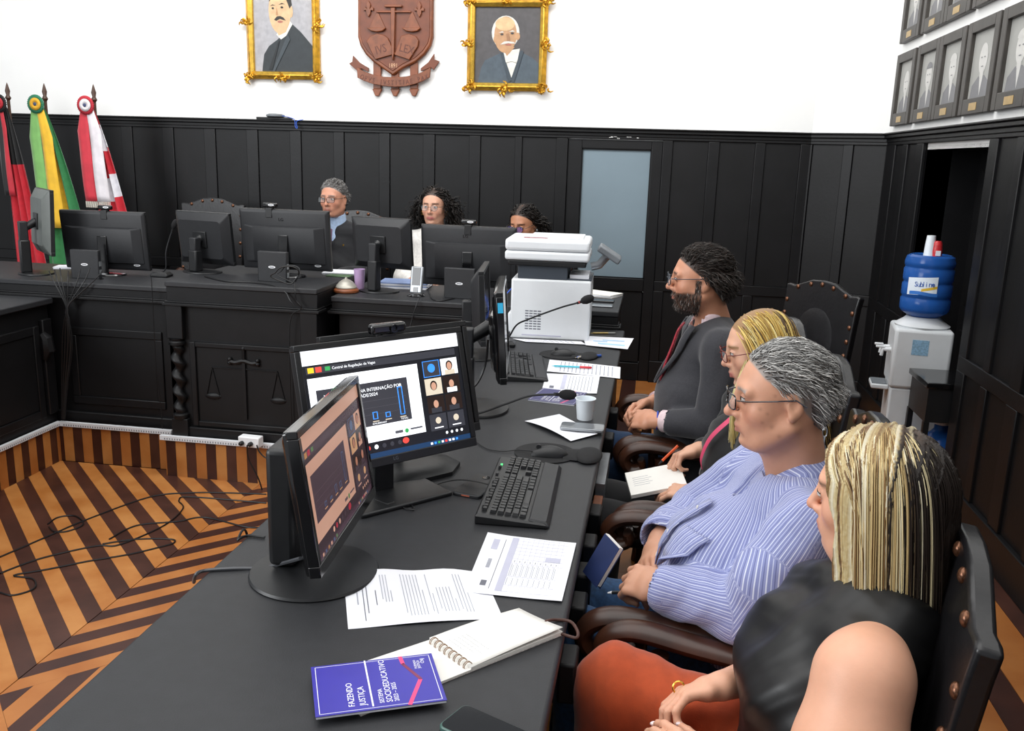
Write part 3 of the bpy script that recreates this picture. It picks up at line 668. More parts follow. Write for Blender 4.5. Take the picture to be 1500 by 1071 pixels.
# sheets further along the desk
prA = [(.06+.1*(k % 2), .12+.06*k, .9, .135+.06*k, m_ink) for k in range(13)]
sheet('upper printed sheet under the blue and red pen', [(-.105, 3.70), (-.112, 3.915), (-.436, 3.975), (-.42, 3.745)], lambda u, v: .0025+.004*v*(1-v), prints=[(.08, .1+.055*k, .92, .115+.055*k, m_ink) for k in range(14)])
sheet('printed sheet partly covering the distant blue booklet', [(-.403, 3.442), (-.417, 3.712), (-.191, 3.732), (-.184, 3.421)], lambda u, v: .001+.02*max(0, v-.85), prints=[(.1, .12, .25, .2, m_ink2), (.1, .32, .95, .40, m_table)]+[(.1, .45+.06*k, .9, .462+.06*k, m_ink) for k in range(8)])
sheet('sheet with pale blue chart in front of the printer', [(-.30, 4.34), (-.335, 4.575), (-.071, 4.555), (-.093, 4.275)], lambda u, v: .005+.006*v, prints=[(.2, .3, .35, .9, E_ and M('pale_blue_print', 'a9cdea', .8)), (.45, .2, .55, .5, M('pale_blue_print')), (.6, .4, .7, .85, M('pale_blue_print'))])
sheet('printed sheet at the foot of the printer beside the chart sheet', [(-.60, 4.34), (-.675, 4.40), (-.33, 4.43), (-.30, 4.36)], lambda u, v: .004+.0*u, prints=[(.2, .1+.08*k, .8, .115+.08*k, m_ink) for k in range(10)])
sheet('white sheet folded in two under the silver phone', [(-.226, 2.789), (-.404, 2.975), (-.295, 3.079), (-.145, 2.877)], lambda u, v: .004+.035*u*(1-u)*max(0, 1-1.6*v)+.004*v)
# --- booklets
m_navy = M('indigo_cover', '3b35a0', .35, var=.04)
m_navy2 = M('dull_indigo_cover', '3a3970', .4, var=.05)
m_pink = M('pink_print', 'e8487e', .4, var=.03); m_mar = M('maroon_print', '7d2f52', .4, var=.03)
def booklet(lbl, cs, z, cover, small=False):
    o, a, b = Vector((*cs[3], z)), Vector((*cs[2], z)), Vector((*cs[0], z))   # BL, BR, TL
    X, Y = (a-o), (b-o); w_, h_ = X.length, Y.length
    t = thing('booklet', lbl, 'booklet', o); mx = fr((0, 0, 0), X, Y)
    MB().b2((.001, .001, 0), (w_-.001, h_-.001, .004), 0, mx).build('pages', m_paper, t)
    MB().b2((0, 0, .004), (w_, h_, .0055), 0, mx).build('cover', cover, t, bevel=.0004)
    L = M('white_print', 'f2f2f6', .5, var=.01)
    def tx(body, x, y, s): text('lettering', body, s, L, t, mx @ Matrix.Translation((x*w_, y*h_, .0056)), .0002)
    tx('FAZENDO', .1, .70, .0150); tx('JUSTIÇA', .1, .615, .0150)
    tx('SISTEMA', .1, .475, .011); tx('SOCIOEDUCATIVO', .1, .41, .0150); tx('2023 – 2025', .1, .36, .011)
    tx('FAZENDO', .70, .155, .006); tx('JUSTIÇA', .70, .125, .007); tx('CNJ', .80, .085, .009)
    def ln(x0, y0, x1, y1, wd, mm, nm):
        p, q = Vector((x0*w_, y0*h_, 0)), Vector((x1*w_, y1*h_, 0)); d = (q-p).normalized()*wd; n = Vector((-d.y, d.x, 0))/2
        MB().prism([(p+n).xy, (q+n).xy, (q-n).xy, (p-n).xy], .0055, .0058, 0, mx).build(nm, mm, t)
    ln(.06, .565, 1.0, .565, .0028, L, 'white_rule')
    ln(1.0, .27, .83, .26, .007, m_pink, 'pink_stroke'); ln(.84, .265, .47, .15, .006, m_mar, 'maroon_stroke'); ln(.47, .155, 0.0, .29, .007, m_pink, 'pink_stroke')
    f = MB()
    for (x0, y0, x1, y1) in ((.03, .03, .97, .035), (.03, .965, .97, .97), (.03, .03, .036, .97), (.964, .03, .97, .97)): f.b2((x0*w_, y0*h_, .0055), (x1*w_, y1*h_, .0057), 0, mx)
    f.build('border_line', L, t)
    return t
bc = [Zp(*p, DZ+.012).xy for p in ((462, 1052), (453, 974), (632, 960), (655, 1029))]     # TL, TR, BR, BL seen by a reader on the right
booklet('indigo booklet lying across the spiral notebook', [bc[0], bc[1], bc[2], bc[3]], DZ+.011, m_navy)
b2c = [Zp(*p, DZ+.004).xy for p in ((771, 587.5), (775, 570), (860, 576), (841, 593.6))]
booklet('indigo booklet beside the paper cup, under the microphone head', b2c, DZ, m_navy2)
# --- open spiral notebook
nA, nB, nC, nD = [Zp(*p, DZ).xy for p in ((629, 941), (760, 897), (824, 931), (690, 985))]
t = thing('spiral_notebook', 'open spiral notebook with handwriting, half under the indigo booklet', 'notebook', (*nA, DZ))
def rel(p, z): return (p[0]-nA[0], p[1]-nA[1], z)
def block(nm, P4, z0, z1, mt): 
    m = MB(); m.prism([rel(p, 0)[:2] for p in P4], z0, z1); return m.build(nm, mt, t, bevel=.0005)
nE, nF = Vector(nA)+(Vector(nA)-Vector(nB))*1.02, Vector(nD)+(Vector(nD)-Vector(nC))*1.02
block('cover', [nA, nB, nC, nD], 0, .002, M('speckled_cover', 'cfc9c4', .7, var=.3, scale=300)); block('pages', [nA, nB, nC, nD], .002, .009, m_paper2)
block('cover', [nA, nD, nF, nE], 0, .002, M('speckled_cover')); block('pages', [nA, nD, nF, nE], .002, .0055, m_paper2)
m = MB(); g = []
for j in range(9):
    v = j/8; g.append([])
    for i in range(13):
        u = i/12; p = Vector(nA)*(1-u)*(1-v)+Vector(nB)*u*(1-v)+Vector(nC)*u*v+Vector(nD)*(1-u)*v; p = p-Vector(nA)
        g[-1].append((p.x, p.y, .0095+.008*v*v*(u**2)+.003*math.sin(PI*u)))
m.grid(g); m.build('top_page', m_paper2, t, solid=.0004)
q = MB(); e1 = (Vector(nB)-Vector(nA)); e2 = (Vector(nD)-Vector(nA))
for k in range(5):
    u = .10+.045*k; pts = []
    for i in range(28): 
        v = .25+.6*i/27*(.6+.4*((k*37) % 5)/4); p = e1*(u+.006*math.sin(i*2.3+k))+e2*v; pts.append((p.x, p.y, .0135))
    q.tube(pts, .0002, 4)
o = q.build('handwriting', M('ink_blue', '6a6e8c', .7), t); o['kind'] = 'stuff'
for k in range(8):
    v = .10+.115*k; p = e2*v; d = e1.normalized(); ring = []
    for i in range(17):
        a = 2*PI*i/16; r = .0085; ring.append((p.x+d.x*(r*math.cos(a)), p.y+d.y*(r*math.cos(a)), .0075+r*math.sin(a)))
    for sft in (0, .0035): 
        s2 = e2.normalized()*sft; MB().tube([(x+s2.x, y+s2.y, z) for x, y, z in ring], .0008, 6).build('binding_ring', M('bronze_wire', '8a6a4c', .3, metal=.8), t)
# --- strap, phones, cup, pens
st = [Zp(px, py, z) for px, py, z in ((797, 917, DZ+.004), (801, 910, DZ+.012), (815, 908, DZ+.004), (836, 911, DZ+.004), (846, 925, DZ+.006), (845, 934, DZ+.004), (836, 933, DZ+.003), (818, 927, DZ+.004))]
tag(MB().tube(bez(st, 40), .0032, 8).build('leather_strap', M('brown_leather', '4a2c22', .6, var=.2)), 'thin brown leather strap loop beside the open notebook', 'strap')
def phone(lbl, cs, z, body, scr, cat='phone', face_up=True, glow=False):
    o, a, b = Vector((*cs[0], z)), Vector((*cs[1], z)), Vector((*cs[3], z)); X, Y = a-o, b-o; w_, h_ = X.length, Y.length
    t = thing('phone', lbl, cat, o); mx = fr((0, 0, 0), X, Y)
    m = MB(); pts = []; r = .011
    for sx, sy, a0 in ((w_-r, h_-r, 0), (r, h_-r, 90), (r, r, 180), (w_-r, r, 270)):
        for k in range(5): aa = R(a0+22.5*k); pts.append((sx+r*math.cos(aa), sy+r*math.sin(aa)))
    m.prism(pts, 0, .0095, 0, mx).build('case', body, t, bevel=.0025, seg=3)
    ins = [(w_/2+(p[0]-w_/2)*.93, h_/2+(p[1]-h_/2)*.965) for p in pts]
    MB().prism(ins, .0095, .0102, 0, mx).build('screen' if face_up else 'back_panel', scr, t)
    return t, mx, w_, h_
m_glossscr = M('phone_glass', '101114', .06, var=.03)
pc = [Zp(*p, DZ+.01).xy for p in ((661, 720), (702.5, 727.5), (713.5, 692), (674.6, 690))]
ph, mx, w_, h_ = phone('black phone in rugged case lying face down by the keyboard', pc, DZ, m_matte, m_plas, face_up=False)
MB().lathe([(.011, .0102), (.011, .0118), (.004, .0122)], 24, (w_*.5, h_*.84, 0), mx=mx).build('camera_island', m_gloss, ph).scale = (1, 1, 1)
MB().b2((w_*.36, -.0004, .003), (w_*.64, .001, .007), 0, mx).build('port', M('copper_port', 'b0604a', .4, metal=.3), ph)
pc = [Zp(*p, DZ+.018).xy for p in ((884.6, 639.6), (887, 629), (825, 624), (820, 630))]
pc = [Vector((-.125, 2.875)), Vector((-.125, 2.945)), Vector((-.272, 2.952)), Vector((-.272, 2.882))]
phone('silver phone face up on the folded white sheet', [pc[0], pc[1], pc[2], pc[3]], DZ+.0125, m_silver, M('bright_phone_glass', '6e7276', .08))
pc = [Zp(*p, DZ+.01).xy for p in ((768, 1122), (655, 1052), (704, 1032), (806, 1085))]
phone('phone in teal rimmed case near the indigo booklet', [pc[0], pc[3], pc[2], pc[1]], DZ, M('teal_case', '3f5f58', .3), m_glossscr)
cp = Zp(855.5, 617, DZ)
t = thing('paper_cup', 'translucent white plastic cup beside the indigo booklet', 'cup', (cp.x, cp.y+.028, DZ))
MB().lathe([(.0, .001), (.027, 0), (.028, .003), (.0345, .072), (.0365, .074), (.0365, .076), (.034, .076), (.0275, .005), (.0, .004)], 32, cap=False).build('body', M('milky_plastic', 'e6edf2', .35, var=.02, sss=0), t)
MB().tube([(.0362*math.cos(2*PI*k/32), .0362*math.sin(2*PI*k/32), .0755) for k in range(32)], .0012, 6, closed=True).build('rim', M('milky_plastic'), t)
def pen(lbl, a, b, z, mats, r=.0045):
    a, b = Vector((*a, z)), Vector((*b, z)); d = b-a; L = d.length
    t = thing('pen', lbl, 'pen', a); x, y = frame(d); mx = fr((0, 0, r), x, y)
    MB().lathe([(.0008, 0), (.0025, .012), (r, .014), (r, L*.72)], 12, mx=mx).build('barrel', mats[0], t)
    MB().lathe([(r+.0006, L*.70), (r+.0006, L*.98), (r*.5, L)], 12, mx=mx).build('cap', mats[1], t)
    return t
pen('light blue ballpoint pen with red cap on the printed sheet', (-.41, 3.817), (-.233, 3.832), DZ+.007, (M('light_blue_pen', '4fb3c4', .3), M('red_cap', 'd0303c', .35)))
pen('patterned blue and yellow pen beside the mouse pad', (-.324, 4.03), (-.209, 4.11), DZ+.001, (M('patterned_pen', '2a5fb8', .35, var=.5, scale=160, hue2='e8d070'), M('blue_pen_cap', '234b9c', .35)), .0065)
pen('brass coloured pen lying at the desk end behind the chart sheet', (-.30, 4.66), (-.17, 4.70), DZ, (M('brass_pen', 'b29a60', .3, metal=.7), M('grey_pen_cap', '8a8a88', .4)), .005)
# --- microphones
def gooseneck(lbl, base, pts, zb, red=True, fullbase=True, hr=.017):
    t = thing('gooseneck_microphone', lbl, 'microphone', base)
    b = Vector(base); P = [Vector(p)-b for p in pts]
    m = MB(); m.loft([[(x*s, y*s, z) for x, y in ((-.06, -.045), (.06, -.045), (.05, .05), (-.05, .05))] for z, s in ((0, 1), (.014, 1), (.03, .72))]); m.build('base', m_plas, t, bevel=.006, smooth=30)
    P = bez([(0, 0, .025)]+P, 40)
    MB().tube(P[:-3], .0042, 8).build('neck', m_matte, t)
    e, d = P[-1], (P[-1]-P[-4]).normalized(); x, y = frame(d)
    mx = fr(e-d*.01, x, y)
    MB().lathe([(.006, -.02), (.0065, 0), (hr*.7, .006), (hr, .022), (hr, .04), (hr*.8, .055), (hr*.3, .063)], 20, mx=mx).build('foam_head', M('black_foam', '161618', .95, var=.3, scale=300, bump=.4, bscale=500), t)
    if red: MB().lathe([(.0068, -.012), (.0068, -.006)], 16, mx=mx).build('light_ring', M('red_ring', 'a83030', .4), t)
    return t
gooseneck('gooseneck microphone bending towards the paper cup', (-.66, 3.02, DZ), [Zp(696, 606, DZ+.03), Yp(740, 592, 3.05), Yp(776, 580, 3.1), Yp(812, 578, 3.12), Yp(823, 578, 3.12)], DZ, red=False, hr=.019)
gooseneck('gooseneck microphone bending across the front of the printer', (-.69, 4.24, DZ), [Yp(746, 493, 4.22), Yp(757, 476, 4.2), Yp(776, 467, 4.18), Yp(820, 451, 4.15), Yp(845, 444, 4.12), Yp(854, 441, 4.12)], DZ, hr=.020)
gooseneck('gooseneck microphone on the bench beside the square badge monitor', (-3.06, 5.25, BZ), [Yp(243, 392, 5.25), Yp(243, 370, 5.25), Yp(248, 350, 5.27), Yp(254, 333, 5.28)], BZ, red=False)
# --- far bench bits
t = thing('desk_bell', 'pale bell on round wooden base at the bench corner', 'bell', (-1.765, 5.02, BZ))
MB().lathe([(.068, 0), (.074, .006), (.074, .016), (.066, .024), (.06, .026)], 32).build('base', M('red_brown_wood', '7a4426', .35, var=.2), t)
MB().lathe([(.060, .026), (.062, .032), (.055, .045), (.052, .047), (.04, .062), (.022, .074), (.008, .080), (.006, .088), (.002, .09)], 32).build('dome', M('stone_grey_metal', 'a8a49a', .35, metal=.3), t)
t = thing('tumbler', 'lilac plastic tumbler behind the square monitor', 'cup', (-1.72, 5.13, BZ))
MB().lathe([(.0, .001), (.026, 0), (.034, .125), (.032, .125), (.025, .004), (0, .003)], 28, cap=False).build('body', M('lilac_plastic', 'b99bc4', .35, var=.03), t)
MB().tube([(.033*math.cos(2*PI*k/28), .033*math.sin(2*PI*k/28), .125) for k in range(28)], .0015, 6, closed=True).build('rim', M('lilac_plastic'), t)
t = thing('handheld_device', 'silver handheld device standing in its black cradle', 'device', (-1.345, 5.02, BZ), R(-8))
MB().lathe([(.05, 0), (.052, .004), (.03, .012), (.02, .014)], 28).build('cradle', m_gloss, t)
Tp = Matrix.Translation((0, 0, .016)) @ Matrix.Rotation(R(-10), 4, 'X')
MB().b2((-.038, -.008, 0), (.038, .01, .155), 0, Tp).build('case', m_silver, t, bevel=.007, seg=3)
MB().b2((-.026, -.0095, .045), (.026, -.008, .148), 0, Tp).build('screen', m_screenoff, t)
MB().b2((-.014, -.0105, .006), (.014, -.008, .035), 0, Tp).build('antenna_clip', m_gloss, t)
def stack(lbl, loc, rz, w_, d_, n, mats, nm='paper_stack'):
    t = thing(nm, lbl, 'papers', loc, R(rz)); r2 = random.Random(hash(lbl) % 99 if False else len(lbl))
    for k in range(n): MB().box((r2.uniform(-.006, .006), r2.uniform(-.006, .006), .003+.006*k), (w_, d_, .0055), rz=R(r2.uniform(-4, 4))).build('bundle', mats[k % len(mats)], t)
    return t
stack('stack of papers behind the silver handheld device', (-1.5, 5.36, BZ), 8, .30, .21, 6, [m_paper, m_paper, M('blue_edge_folder', '7f93bd', .6)])
stack('white papers on the raised bench middle before the suited man', (-1.94, 5.43, CZ), 5, .2, .18, 2, [m_paper])
tag(MB().box((0, 0, .004), (.15, .075, .008)).build('phone', M('green_lit_phone', '5e7a58', .3), bevel=.003), 'phone with greenish screen lying at the raised bench edge', 'phone').location = (-1.90, 5.28, CZ)
stack('crumpled white sheet behind the sideways monitor', (-3.80, 5.42, BZ), 20, .2, .12, 2, [m_paper])
stack('pale folder with green corner on the bench end by the printer', (-.30, 5.42, BZ), -25, .22, .16, 3, [m_paper2, m_paper])
tag(MB().box((0, 0, .005), (.15, .075, .010)).build('phone', m_gloss, bevel=.004), 'black phone lying on the bench end nearer the door', 'phone').location = (-.28, 5.18, BZ)
tag(MB().box((0, 0, .005), (.15, .07, .010)).build('phone', m_silver, bevel=.004), 'silver phone lying at the front of the bench end', 'phone').location = (-.28, 5.0, BZ)
tag(MB().box((0, 0, .004), (.18, .05, .008)).build('pen_tray', m_matte, bevel=.003), 'flat dark pen tray on the left wing of the bench', 'tray').location = (-4.4, 5.3, BZ)
# --- hub with its lit lamp
hb = Zp(556, 737, DZ)
t = thing('usb_hub', 'small black hub with blue light between the two near monitors', 'usb hub', hb, R(-30))
MB().b2((-.04, -.014, 0), (.045, .014, .013)).build('case', m_plas, t, bevel=.003)
MB().b2((-.043, -.004, .004), (-.039, .006, .010)).build('status_light', M('blue_led', '2a4bff', .3, emis=4), t)
def cable(lbl, pts, r=.0028, n=40, mat=None, group=None, name='cable'):
    return tag(MB().tube(bez(pts, n), r, 6).build(name, mat or m_cable), lbl, 'cable', group)
zd = DZ+.004
cable('thin cable from the black keyboard curling past the cased phone', [Zp(722, 712, DZ+.012), Zp(700, 706, DZ+.022), Zp(670, 703, DZ+.016), Zp(640, 710, zd), Zp(612, 728, zd), Zp(590, 742, zd), Zp(606, 747, zd), Zp(600, 738, zd), Zp(578, 736, zd)], .002)
cable('mouse cable running from the near mouse under the monitor foot', [Zp(780, 661, DZ+.018), Zp(760, 659, DZ+.009), Zp(738, 661, zd), Zp(715, 658, zd), Zp(698, 648, zd)], .0018)
cable('grey power cable leaving the glossy monitor over the desk edge', [Zp(440, 818, DZ+.09), Zp(415, 825, DZ+.03), Zp(385, 832, zd), Zp(340, 833, zd), Zp(300, 836, zd), Zp(287, 842, DZ+.008), Zp(284, 853, DZ-.02)], .0042, mat=M('grey_cable', '4a4c50', .35))
cable('cable crossing the desk edge behind the glossy monitor column', [Zp(388, 787, zd), Zp(362, 785, zd), Zp(348, 792, DZ+.004), Vector((-.925, 1.9, DZ-.02)), Vector((-.93, 1.92, .4))], .003)
# --- cables over the bench fronts
YF = 4.815
def hang(pxs, y): return [Yp(px, py, y) for px, py in pxs]
G = 'cables hanging down the bench front'
for k, (a, off) in enumerate(((72, -6), (80, -2), (88, 2), (100, 6), (118, 8), (132, 9), (150, 3))):
    cable('black cable gathered in the bundle down the left wing front', [Yp(a, 400-2*(k % 3), 4.9)+Vector((0, 0, .012)), Yp(a+(98-a)*.25, 412, 4.825), Yp(98+off*.2, 449, 4.805), Yp(97+off*.5, 470, 4.80), Yp(97+off, 500+6*(k % 2), 4.80), Yp(94+off*.6, 560, 4.80), Yp(92+off*.3, 614, 4.785)], .0035, 30, group=G)
cable('single thin cable down the bench front beside the twisted column', hang([(219, 402), (222, 412), (225, 470), (229, 540), (236, 600), (238, 632)], 4.80), .002)
cable('cable drooping from the coil down the raised bench middle', [Yp(432, 416, 4.76)+Vector((0, 0, .01)), Yp(432, 425, 4.70), Yp(434, 440, 4.695), Yp(441, 452, 4.695), Yp(425, 470, 4.71), Yp(425, 560, 4.71), Yp(428, 640, 4.71)], .0035)
cable('cable hanging from the right wing in front of the papers', [Yp(620, 430, 4.9), Yp(612, 442, 4.82), Yp(603, 470, 4.815), Yp(600, 490, 4.815), Yp(600, 540, 4.83)], .003)
co = [Vector((-2.03+.07*math.cos(a)+.012*math.sin(3*a), 4.78+.045*math.sin(a*.5), .93+.012*math.sin(2*a)+.045*math.sin(a)+.066)) for a in [.55*k for k in range(46)]]
cable('tangled coil of black cable on the raised bench middle', co, .0035, 140)
cable('cable lying along the raised bench top to the coil', [Zp(300, 405, CZ+.005), Zp(330, 412, CZ+.005), Zp(370, 414, CZ+.005), Zp(400, 418, CZ+.005), Yp(418, 428, 4.72), Yp(425, 440, 4.70), Yp(432, 448, 4.70)], .0045)
cable('cable looping at the foot of the lettered monitor', [Zp(628, 424, BZ+.004), Zp(632, 437, BZ+.004), Zp(645, 441, BZ+.004), Zp(668, 437, BZ+.004), Zp(690, 438, BZ+.004)], .0035)
cable('bright blue network cable beside the printer', [Vector((-.70, 4.60, DZ+.25)), Vector((-.755, 4.58, DZ+.18)), Vector((-.765, 4.58, DZ+.10)), Vector((-.72, 4.6, DZ+.05))], .003, mat=M('blue_cable', '2a5fd0', .4))
cable('thick cable behind the monitor with the blue note', [Vector((-.60, 3.3, 1.0)), Vector((-.62, 3.35, .88)), Vector((-.66, 3.30, .80)), Vector((-.75, 3.1, DZ+.005))], .005)
# --- cables on the inlaid floor
def flo(pxs): return [Zp(px, py, FZ+.004) for px, py in pxs]
for lbl, pxs in (('long black cable lying across the striped floor, loop in its middle', [(0, 816), (60, 790), (130, 760), (220, 728), (280, 722), (330, 722), (390, 724)]),
                 ('black cable on the striped floor ending in a loop', [(0, 840), (60, 818), (140, 800), (175, 798), (240, 770), (268, 745), (262, 733), (280, 728), (390, 737)]),
                 ('black cable winding over the light floor stripes below the socket box', [(0, 868), (20, 872), (50, 862), (48, 848), (20, 843), (70, 834), (130, 822), (190, 812), (240, 800), (255, 795), (250, 790), (200, 790), (150, 797)]),
                 ('black cable looping on the upper floor stripes', [(70, 768), (85, 758), (110, 756), (122, 768), (100, 778), (80, 779), (72, 772)]),
                 ('thin black cable across the floor towards the desk', [(160, 790), (200, 770), (260, 764), (300, 758), (360, 772), (388, 772)])):
    cable(lbl, flo(pxs), .004, 60)
# --- trunking and socket box along the riser top
m_tr = M('white_trunking', 'd6d8dc', .5, var=.03)
for i, (p, q) in enumerate((((-3.55, 1.2), (-3.55, 4.8)), ((-3.53, 4.808), (-2.79, 4.808)), ((-2.81, 4.708), (-1.8, 4.708)))):
    d = Vector((q[0]-p[0], q[1]-p[1], 0)); L = d.length; mx = fr((p[0], p[1], -.012), d, (0, 0, 1))
    t = thing('cable_trunking', ['white slotted cable trunking along the side bench foot', 'white slotted cable trunking under the hanging cable bundle', 'white slotted cable trunking under the carved sword'][i], 'trunking', (0, 0, 0))
    MB().b2((0, 0, 0), (L, .03, .022), 0, mx).build('channel', m_tr, t, bevel=.002)
    s = MB(); k = 0.03
    while k < L: s.b2((k, .006, .022), (k+.006, .016, .0226), 0, mx); k += .016
    so = s.build('slots', m_grey, t); so['kind'] = 'stuff'
p = Yp(368, 646, 4.67)
t = thing('socket_box', 'white double socket box on the trunking under the carved sword', 'socket', (p.x, 4.665, p.z-.03), R(-4))
MB().b2((-.065, -.03, 0), (.065, .03, .062)).build('case', m_lbl, t, bevel=.006)
for s in (-1, 1): MB().lathe([(.013, 0), (.013, .02), (.006, .03)], 14, mx=fr((.028*s-.01, -.03, .025), (1, 0, 0), (0, 0, 1))).build('plug', m_cable, t)
for s, pts in ((-1, [(362, 652), (364, 672), (378, 700), (384, 718)]), (1, [(376, 652), (380, 662), (388, 670), (396, 672)])):
    cable('black cable plugged into the %s socket of the white box' % ('first' if s < 0 else 'second'), [Yp(*q_, 4.62) for q_ in pts], .004)
p = Yp(8, 662, 4.1)
t = thing('socket_box', 'white socket box with red trim on the side bench trunking', 'socket', (-3.50, 4.08, -.05), R(90))
MB().b2((-.05, -.03, 0), (.05, .02, .07)).build('case', m_lbl, t, bevel=.005)
MB().b2((-.05, -.031, .066), (.05, -.028, .072)).build('trim', M('red_cap'), t)
# ================================================================ sculpting tools: smooth unions of tapered limbs turned into one continuous surface
def V3(p): return np.array(p, dtype=np.float32)
class SD:
    def __init__(s, lo, hi, h):
        s.lo = V3(lo); s.h = h; n = np.ceil((V3(hi)-s.lo)/h).astype(int)+1; s.n = n
        s.ax = [s.lo[i]+h*np.arange(n[i], dtype=np.float32) for i in range(3)]
        s.F = np.full(tuple(n), .06, np.float32); s.prims = []
    def _sub(s, lo, hi):
        a = np.maximum(np.floor((lo-s.lo)/s.h).astype(int), 0); b = np.minimum(np.ceil((hi-s.lo)/s.h).astype(int)+1, s.n)
        if np.any(b <= a): return None
        sl = tuple(slice(a[i], b[i]) for i in range(3))
        return sl, np.meshgrid(*[s.ax[i][sl[i]] for i in range(3)], indexing='ij', sparse=True)
    def _mix(s, sl, d, k, neg):
        F = s.F[sl]
        if neg:
            a, b = -F, d; h = np.maximum(k-np.abs(a-b), 0)/max(k, 1e-6); s.F[sl] = -(np.minimum(a, b)-h*h*k*.25)
        else:
            h = np.maximum(k-np.abs(F-d), 0)/max(k, 1e-6); s.F[sl] = np.minimum(F, d)-h*h*k*.25
    def cap(s, a, b, ra, rb=None, k=.02, neg=False, flat=None):
        rb = ra if rb is None else rb; a, b = V3(a), V3(b); fm = flat[1] if flat else 1
        m = max(ra, rb)*max(1, fm)+k+.02
        r = s._sub(np.minimum(a, b)-m, np.maximum(a, b)+m)
        if r is None: return s
        sl, (X, Y, Z) = r; d = b-a; L = float(d@d)+1e-12
        qx, qy, qz = X-a[0], Y-a[1], Z-a[2]
        t = np.clip((qx*d[0]+qy*d[1]+qz*d[2])/L, 0, 1)
        qx, qy, qz = qx-t*d[0], qy-t*d[1], qz-t*d[2]
        if flat:
            w = V3(flat[0]); w = w/np.linalg.norm(w); qw = (qx*w[0]+qy*w[1]+qz*w[2])*(1-1/fm)
            qx, qy, qz = qx-w[0]*qw, qy-w[1]*qw, qz-w[2]*qw
        s._mix(sl, (np.sqrt(qx*qx+qy*qy+qz*qz)-(ra+(rb-ra)*t)).astype(np.float32), k, neg); return s
    def ell(s, c, r, Rm=None, k=.02, neg=False):
        c, r = V3(c), V3(r); m = float(r.max())+k+.02
        q = s._sub(c-m, c+m)
        if q is None: return s
        sl, (X, Y, Z) = q; X, Y, Z = X-c[0], Y-c[1], Z-c[2]
        if Rm is not None: X, Y, Z = [X*Rm[0, i]+Y*Rm[1, i]+Z*Rm[2, i] for i in range(3)]
        k0 = np.sqrt((X/r[0])**2+(Y/r[1])**2+(Z/r[2])**2); k1 = np.sqrt((X/r[0]**2)**2+(Y/r[1]**2)**2+(Z/r[2]**2)**2)+1e-6
        s._mix(sl, (k0*(k0-1)/k1).astype(np.float32), k, neg); return s
    def plane(s, p, n, k=.004):
        """cut away everything on the side n points to"""
        p, n = V3(p), V3(n); n = n/np.linalg.norm(n)
        X, Y, Z = np.meshgrid(*s.ax, indexing='ij', sparse=True)
        d = -((X-p[0])*n[0]+(Y-p[1])*n[1]+(Z-p[2])*n[2]); s.F = np.maximum(s.F, -d.astype(np.float32)); return s
    def mesh(s):
        F = s.F; F[0], F[-1], F[:, 0], F[:, -1], F[:, :, 0], F[:, :, -1] = [.01]*6
        S = F < 0
        c = np.zeros(tuple(s.n-1), np.uint8)
        offs = [(i, j, k) for i in (0, 1) for j in (0, 1) for k in (0, 1)]
        def sh(A, o): return A[o[0]:A.shape[0]-1+o[0], o[1]:A.shape[1]-1+o[1], o[2]:A.shape[2]-1+o[2]]
        for o in offs: c += sh(S, o)
        act = np.argwhere((c > 0) & (c < 8)); idx = np.full(c.shape, -1, np.int32); idx[tuple(act.T)] = np.arange(len(act))
        val = {o: F[act[:, 0]+o[0], act[:, 1]+o[1], act[:, 2]+o[2]] for o in offs}
        P = np.zeros((len(act), 3), np.float32); N = np.zeros(len(act), np.float32)
        for o in offs:
            for ax in range(3):
                if o[ax]: continue
                q = list(o); q[ax] = 1; q = tuple(q); a, b = val[o], val[q]; m = (a < 0) != (b < 0)
                t = np.where(m, a/np.where(m, a-b, 1), 0); e = np.tile(np.array(o, np.float32), (len(act), 1)); e[:, ax] = t
                P[m] += e[m]; N[m] += 1
        P = s.lo+(act+P/N[:, None])*s.h
        quads = []
        for ax in range(3):
            A = S.take(range(0, s.n[ax]-1), ax); B = S.take(range(1, s.n[ax]), ax); e = np.argwhere(A != B)
            u, v = [(1, 2), (2, 0), (0, 1)][ax]
            ok = (e[:, u] > 0) & (e[:, v] > 0) & (e[:, u] < s.n[u]-1) & (e[:, v] < s.n[v]-1); e = e[ok]
            def cell(du, dv): q = e.copy(); q[:, u] -= du; q[:, v] -= dv; return idx[tuple(q.T)]
            Q = np.stack([cell(1, 1), cell(0, 1), cell(0, 0), cell(1, 0)], 1)
            fl = ~A[tuple(e.T)]; Q[fl] = Q[fl][:, ::-1]; quads.append(Q)
        s.P, s.Q = P, np.concatenate(quads); return s
    def normals(s):
        P, Q = s.P, s.Q; n = np.cross(P[Q[:, 2]]-P[Q[:, 0]], P[Q[:, 3]]-P[Q[:, 1]]); N = np.zeros_like(P)
        for i in range(4): np.add.at(N, Q[:, i], n)
        return N/(np.linalg.norm(N, axis=1)[:, None]+1e-9)
    def smooth(s, it=2, lam=.5):
        e = np.concatenate([s.Q[:, [0, 1]], s.Q[:, [1, 2]], s.Q[:, [2, 3]], s.Q[:, [3, 0]]])
        for _ in range(it):
            A = np.zeros_like(s.P); n = np.zeros(len(s.P))
            for k in range(3): A[:, k] = np.bincount(e[:, 0], s.P[e[:, 1], k], len(s.P))+np.bincount(e[:, 1], s.P[e[:, 0], k], len(s.P))
            n = np.bincount(e[:, 0], minlength=len(s.P))+np.bincount(e[:, 1], minlength=len(s.P))
            s.P = (s.P+lam*(A/np.maximum(n, 1)[:, None]-s.P)).astype(np.float32)
        return s
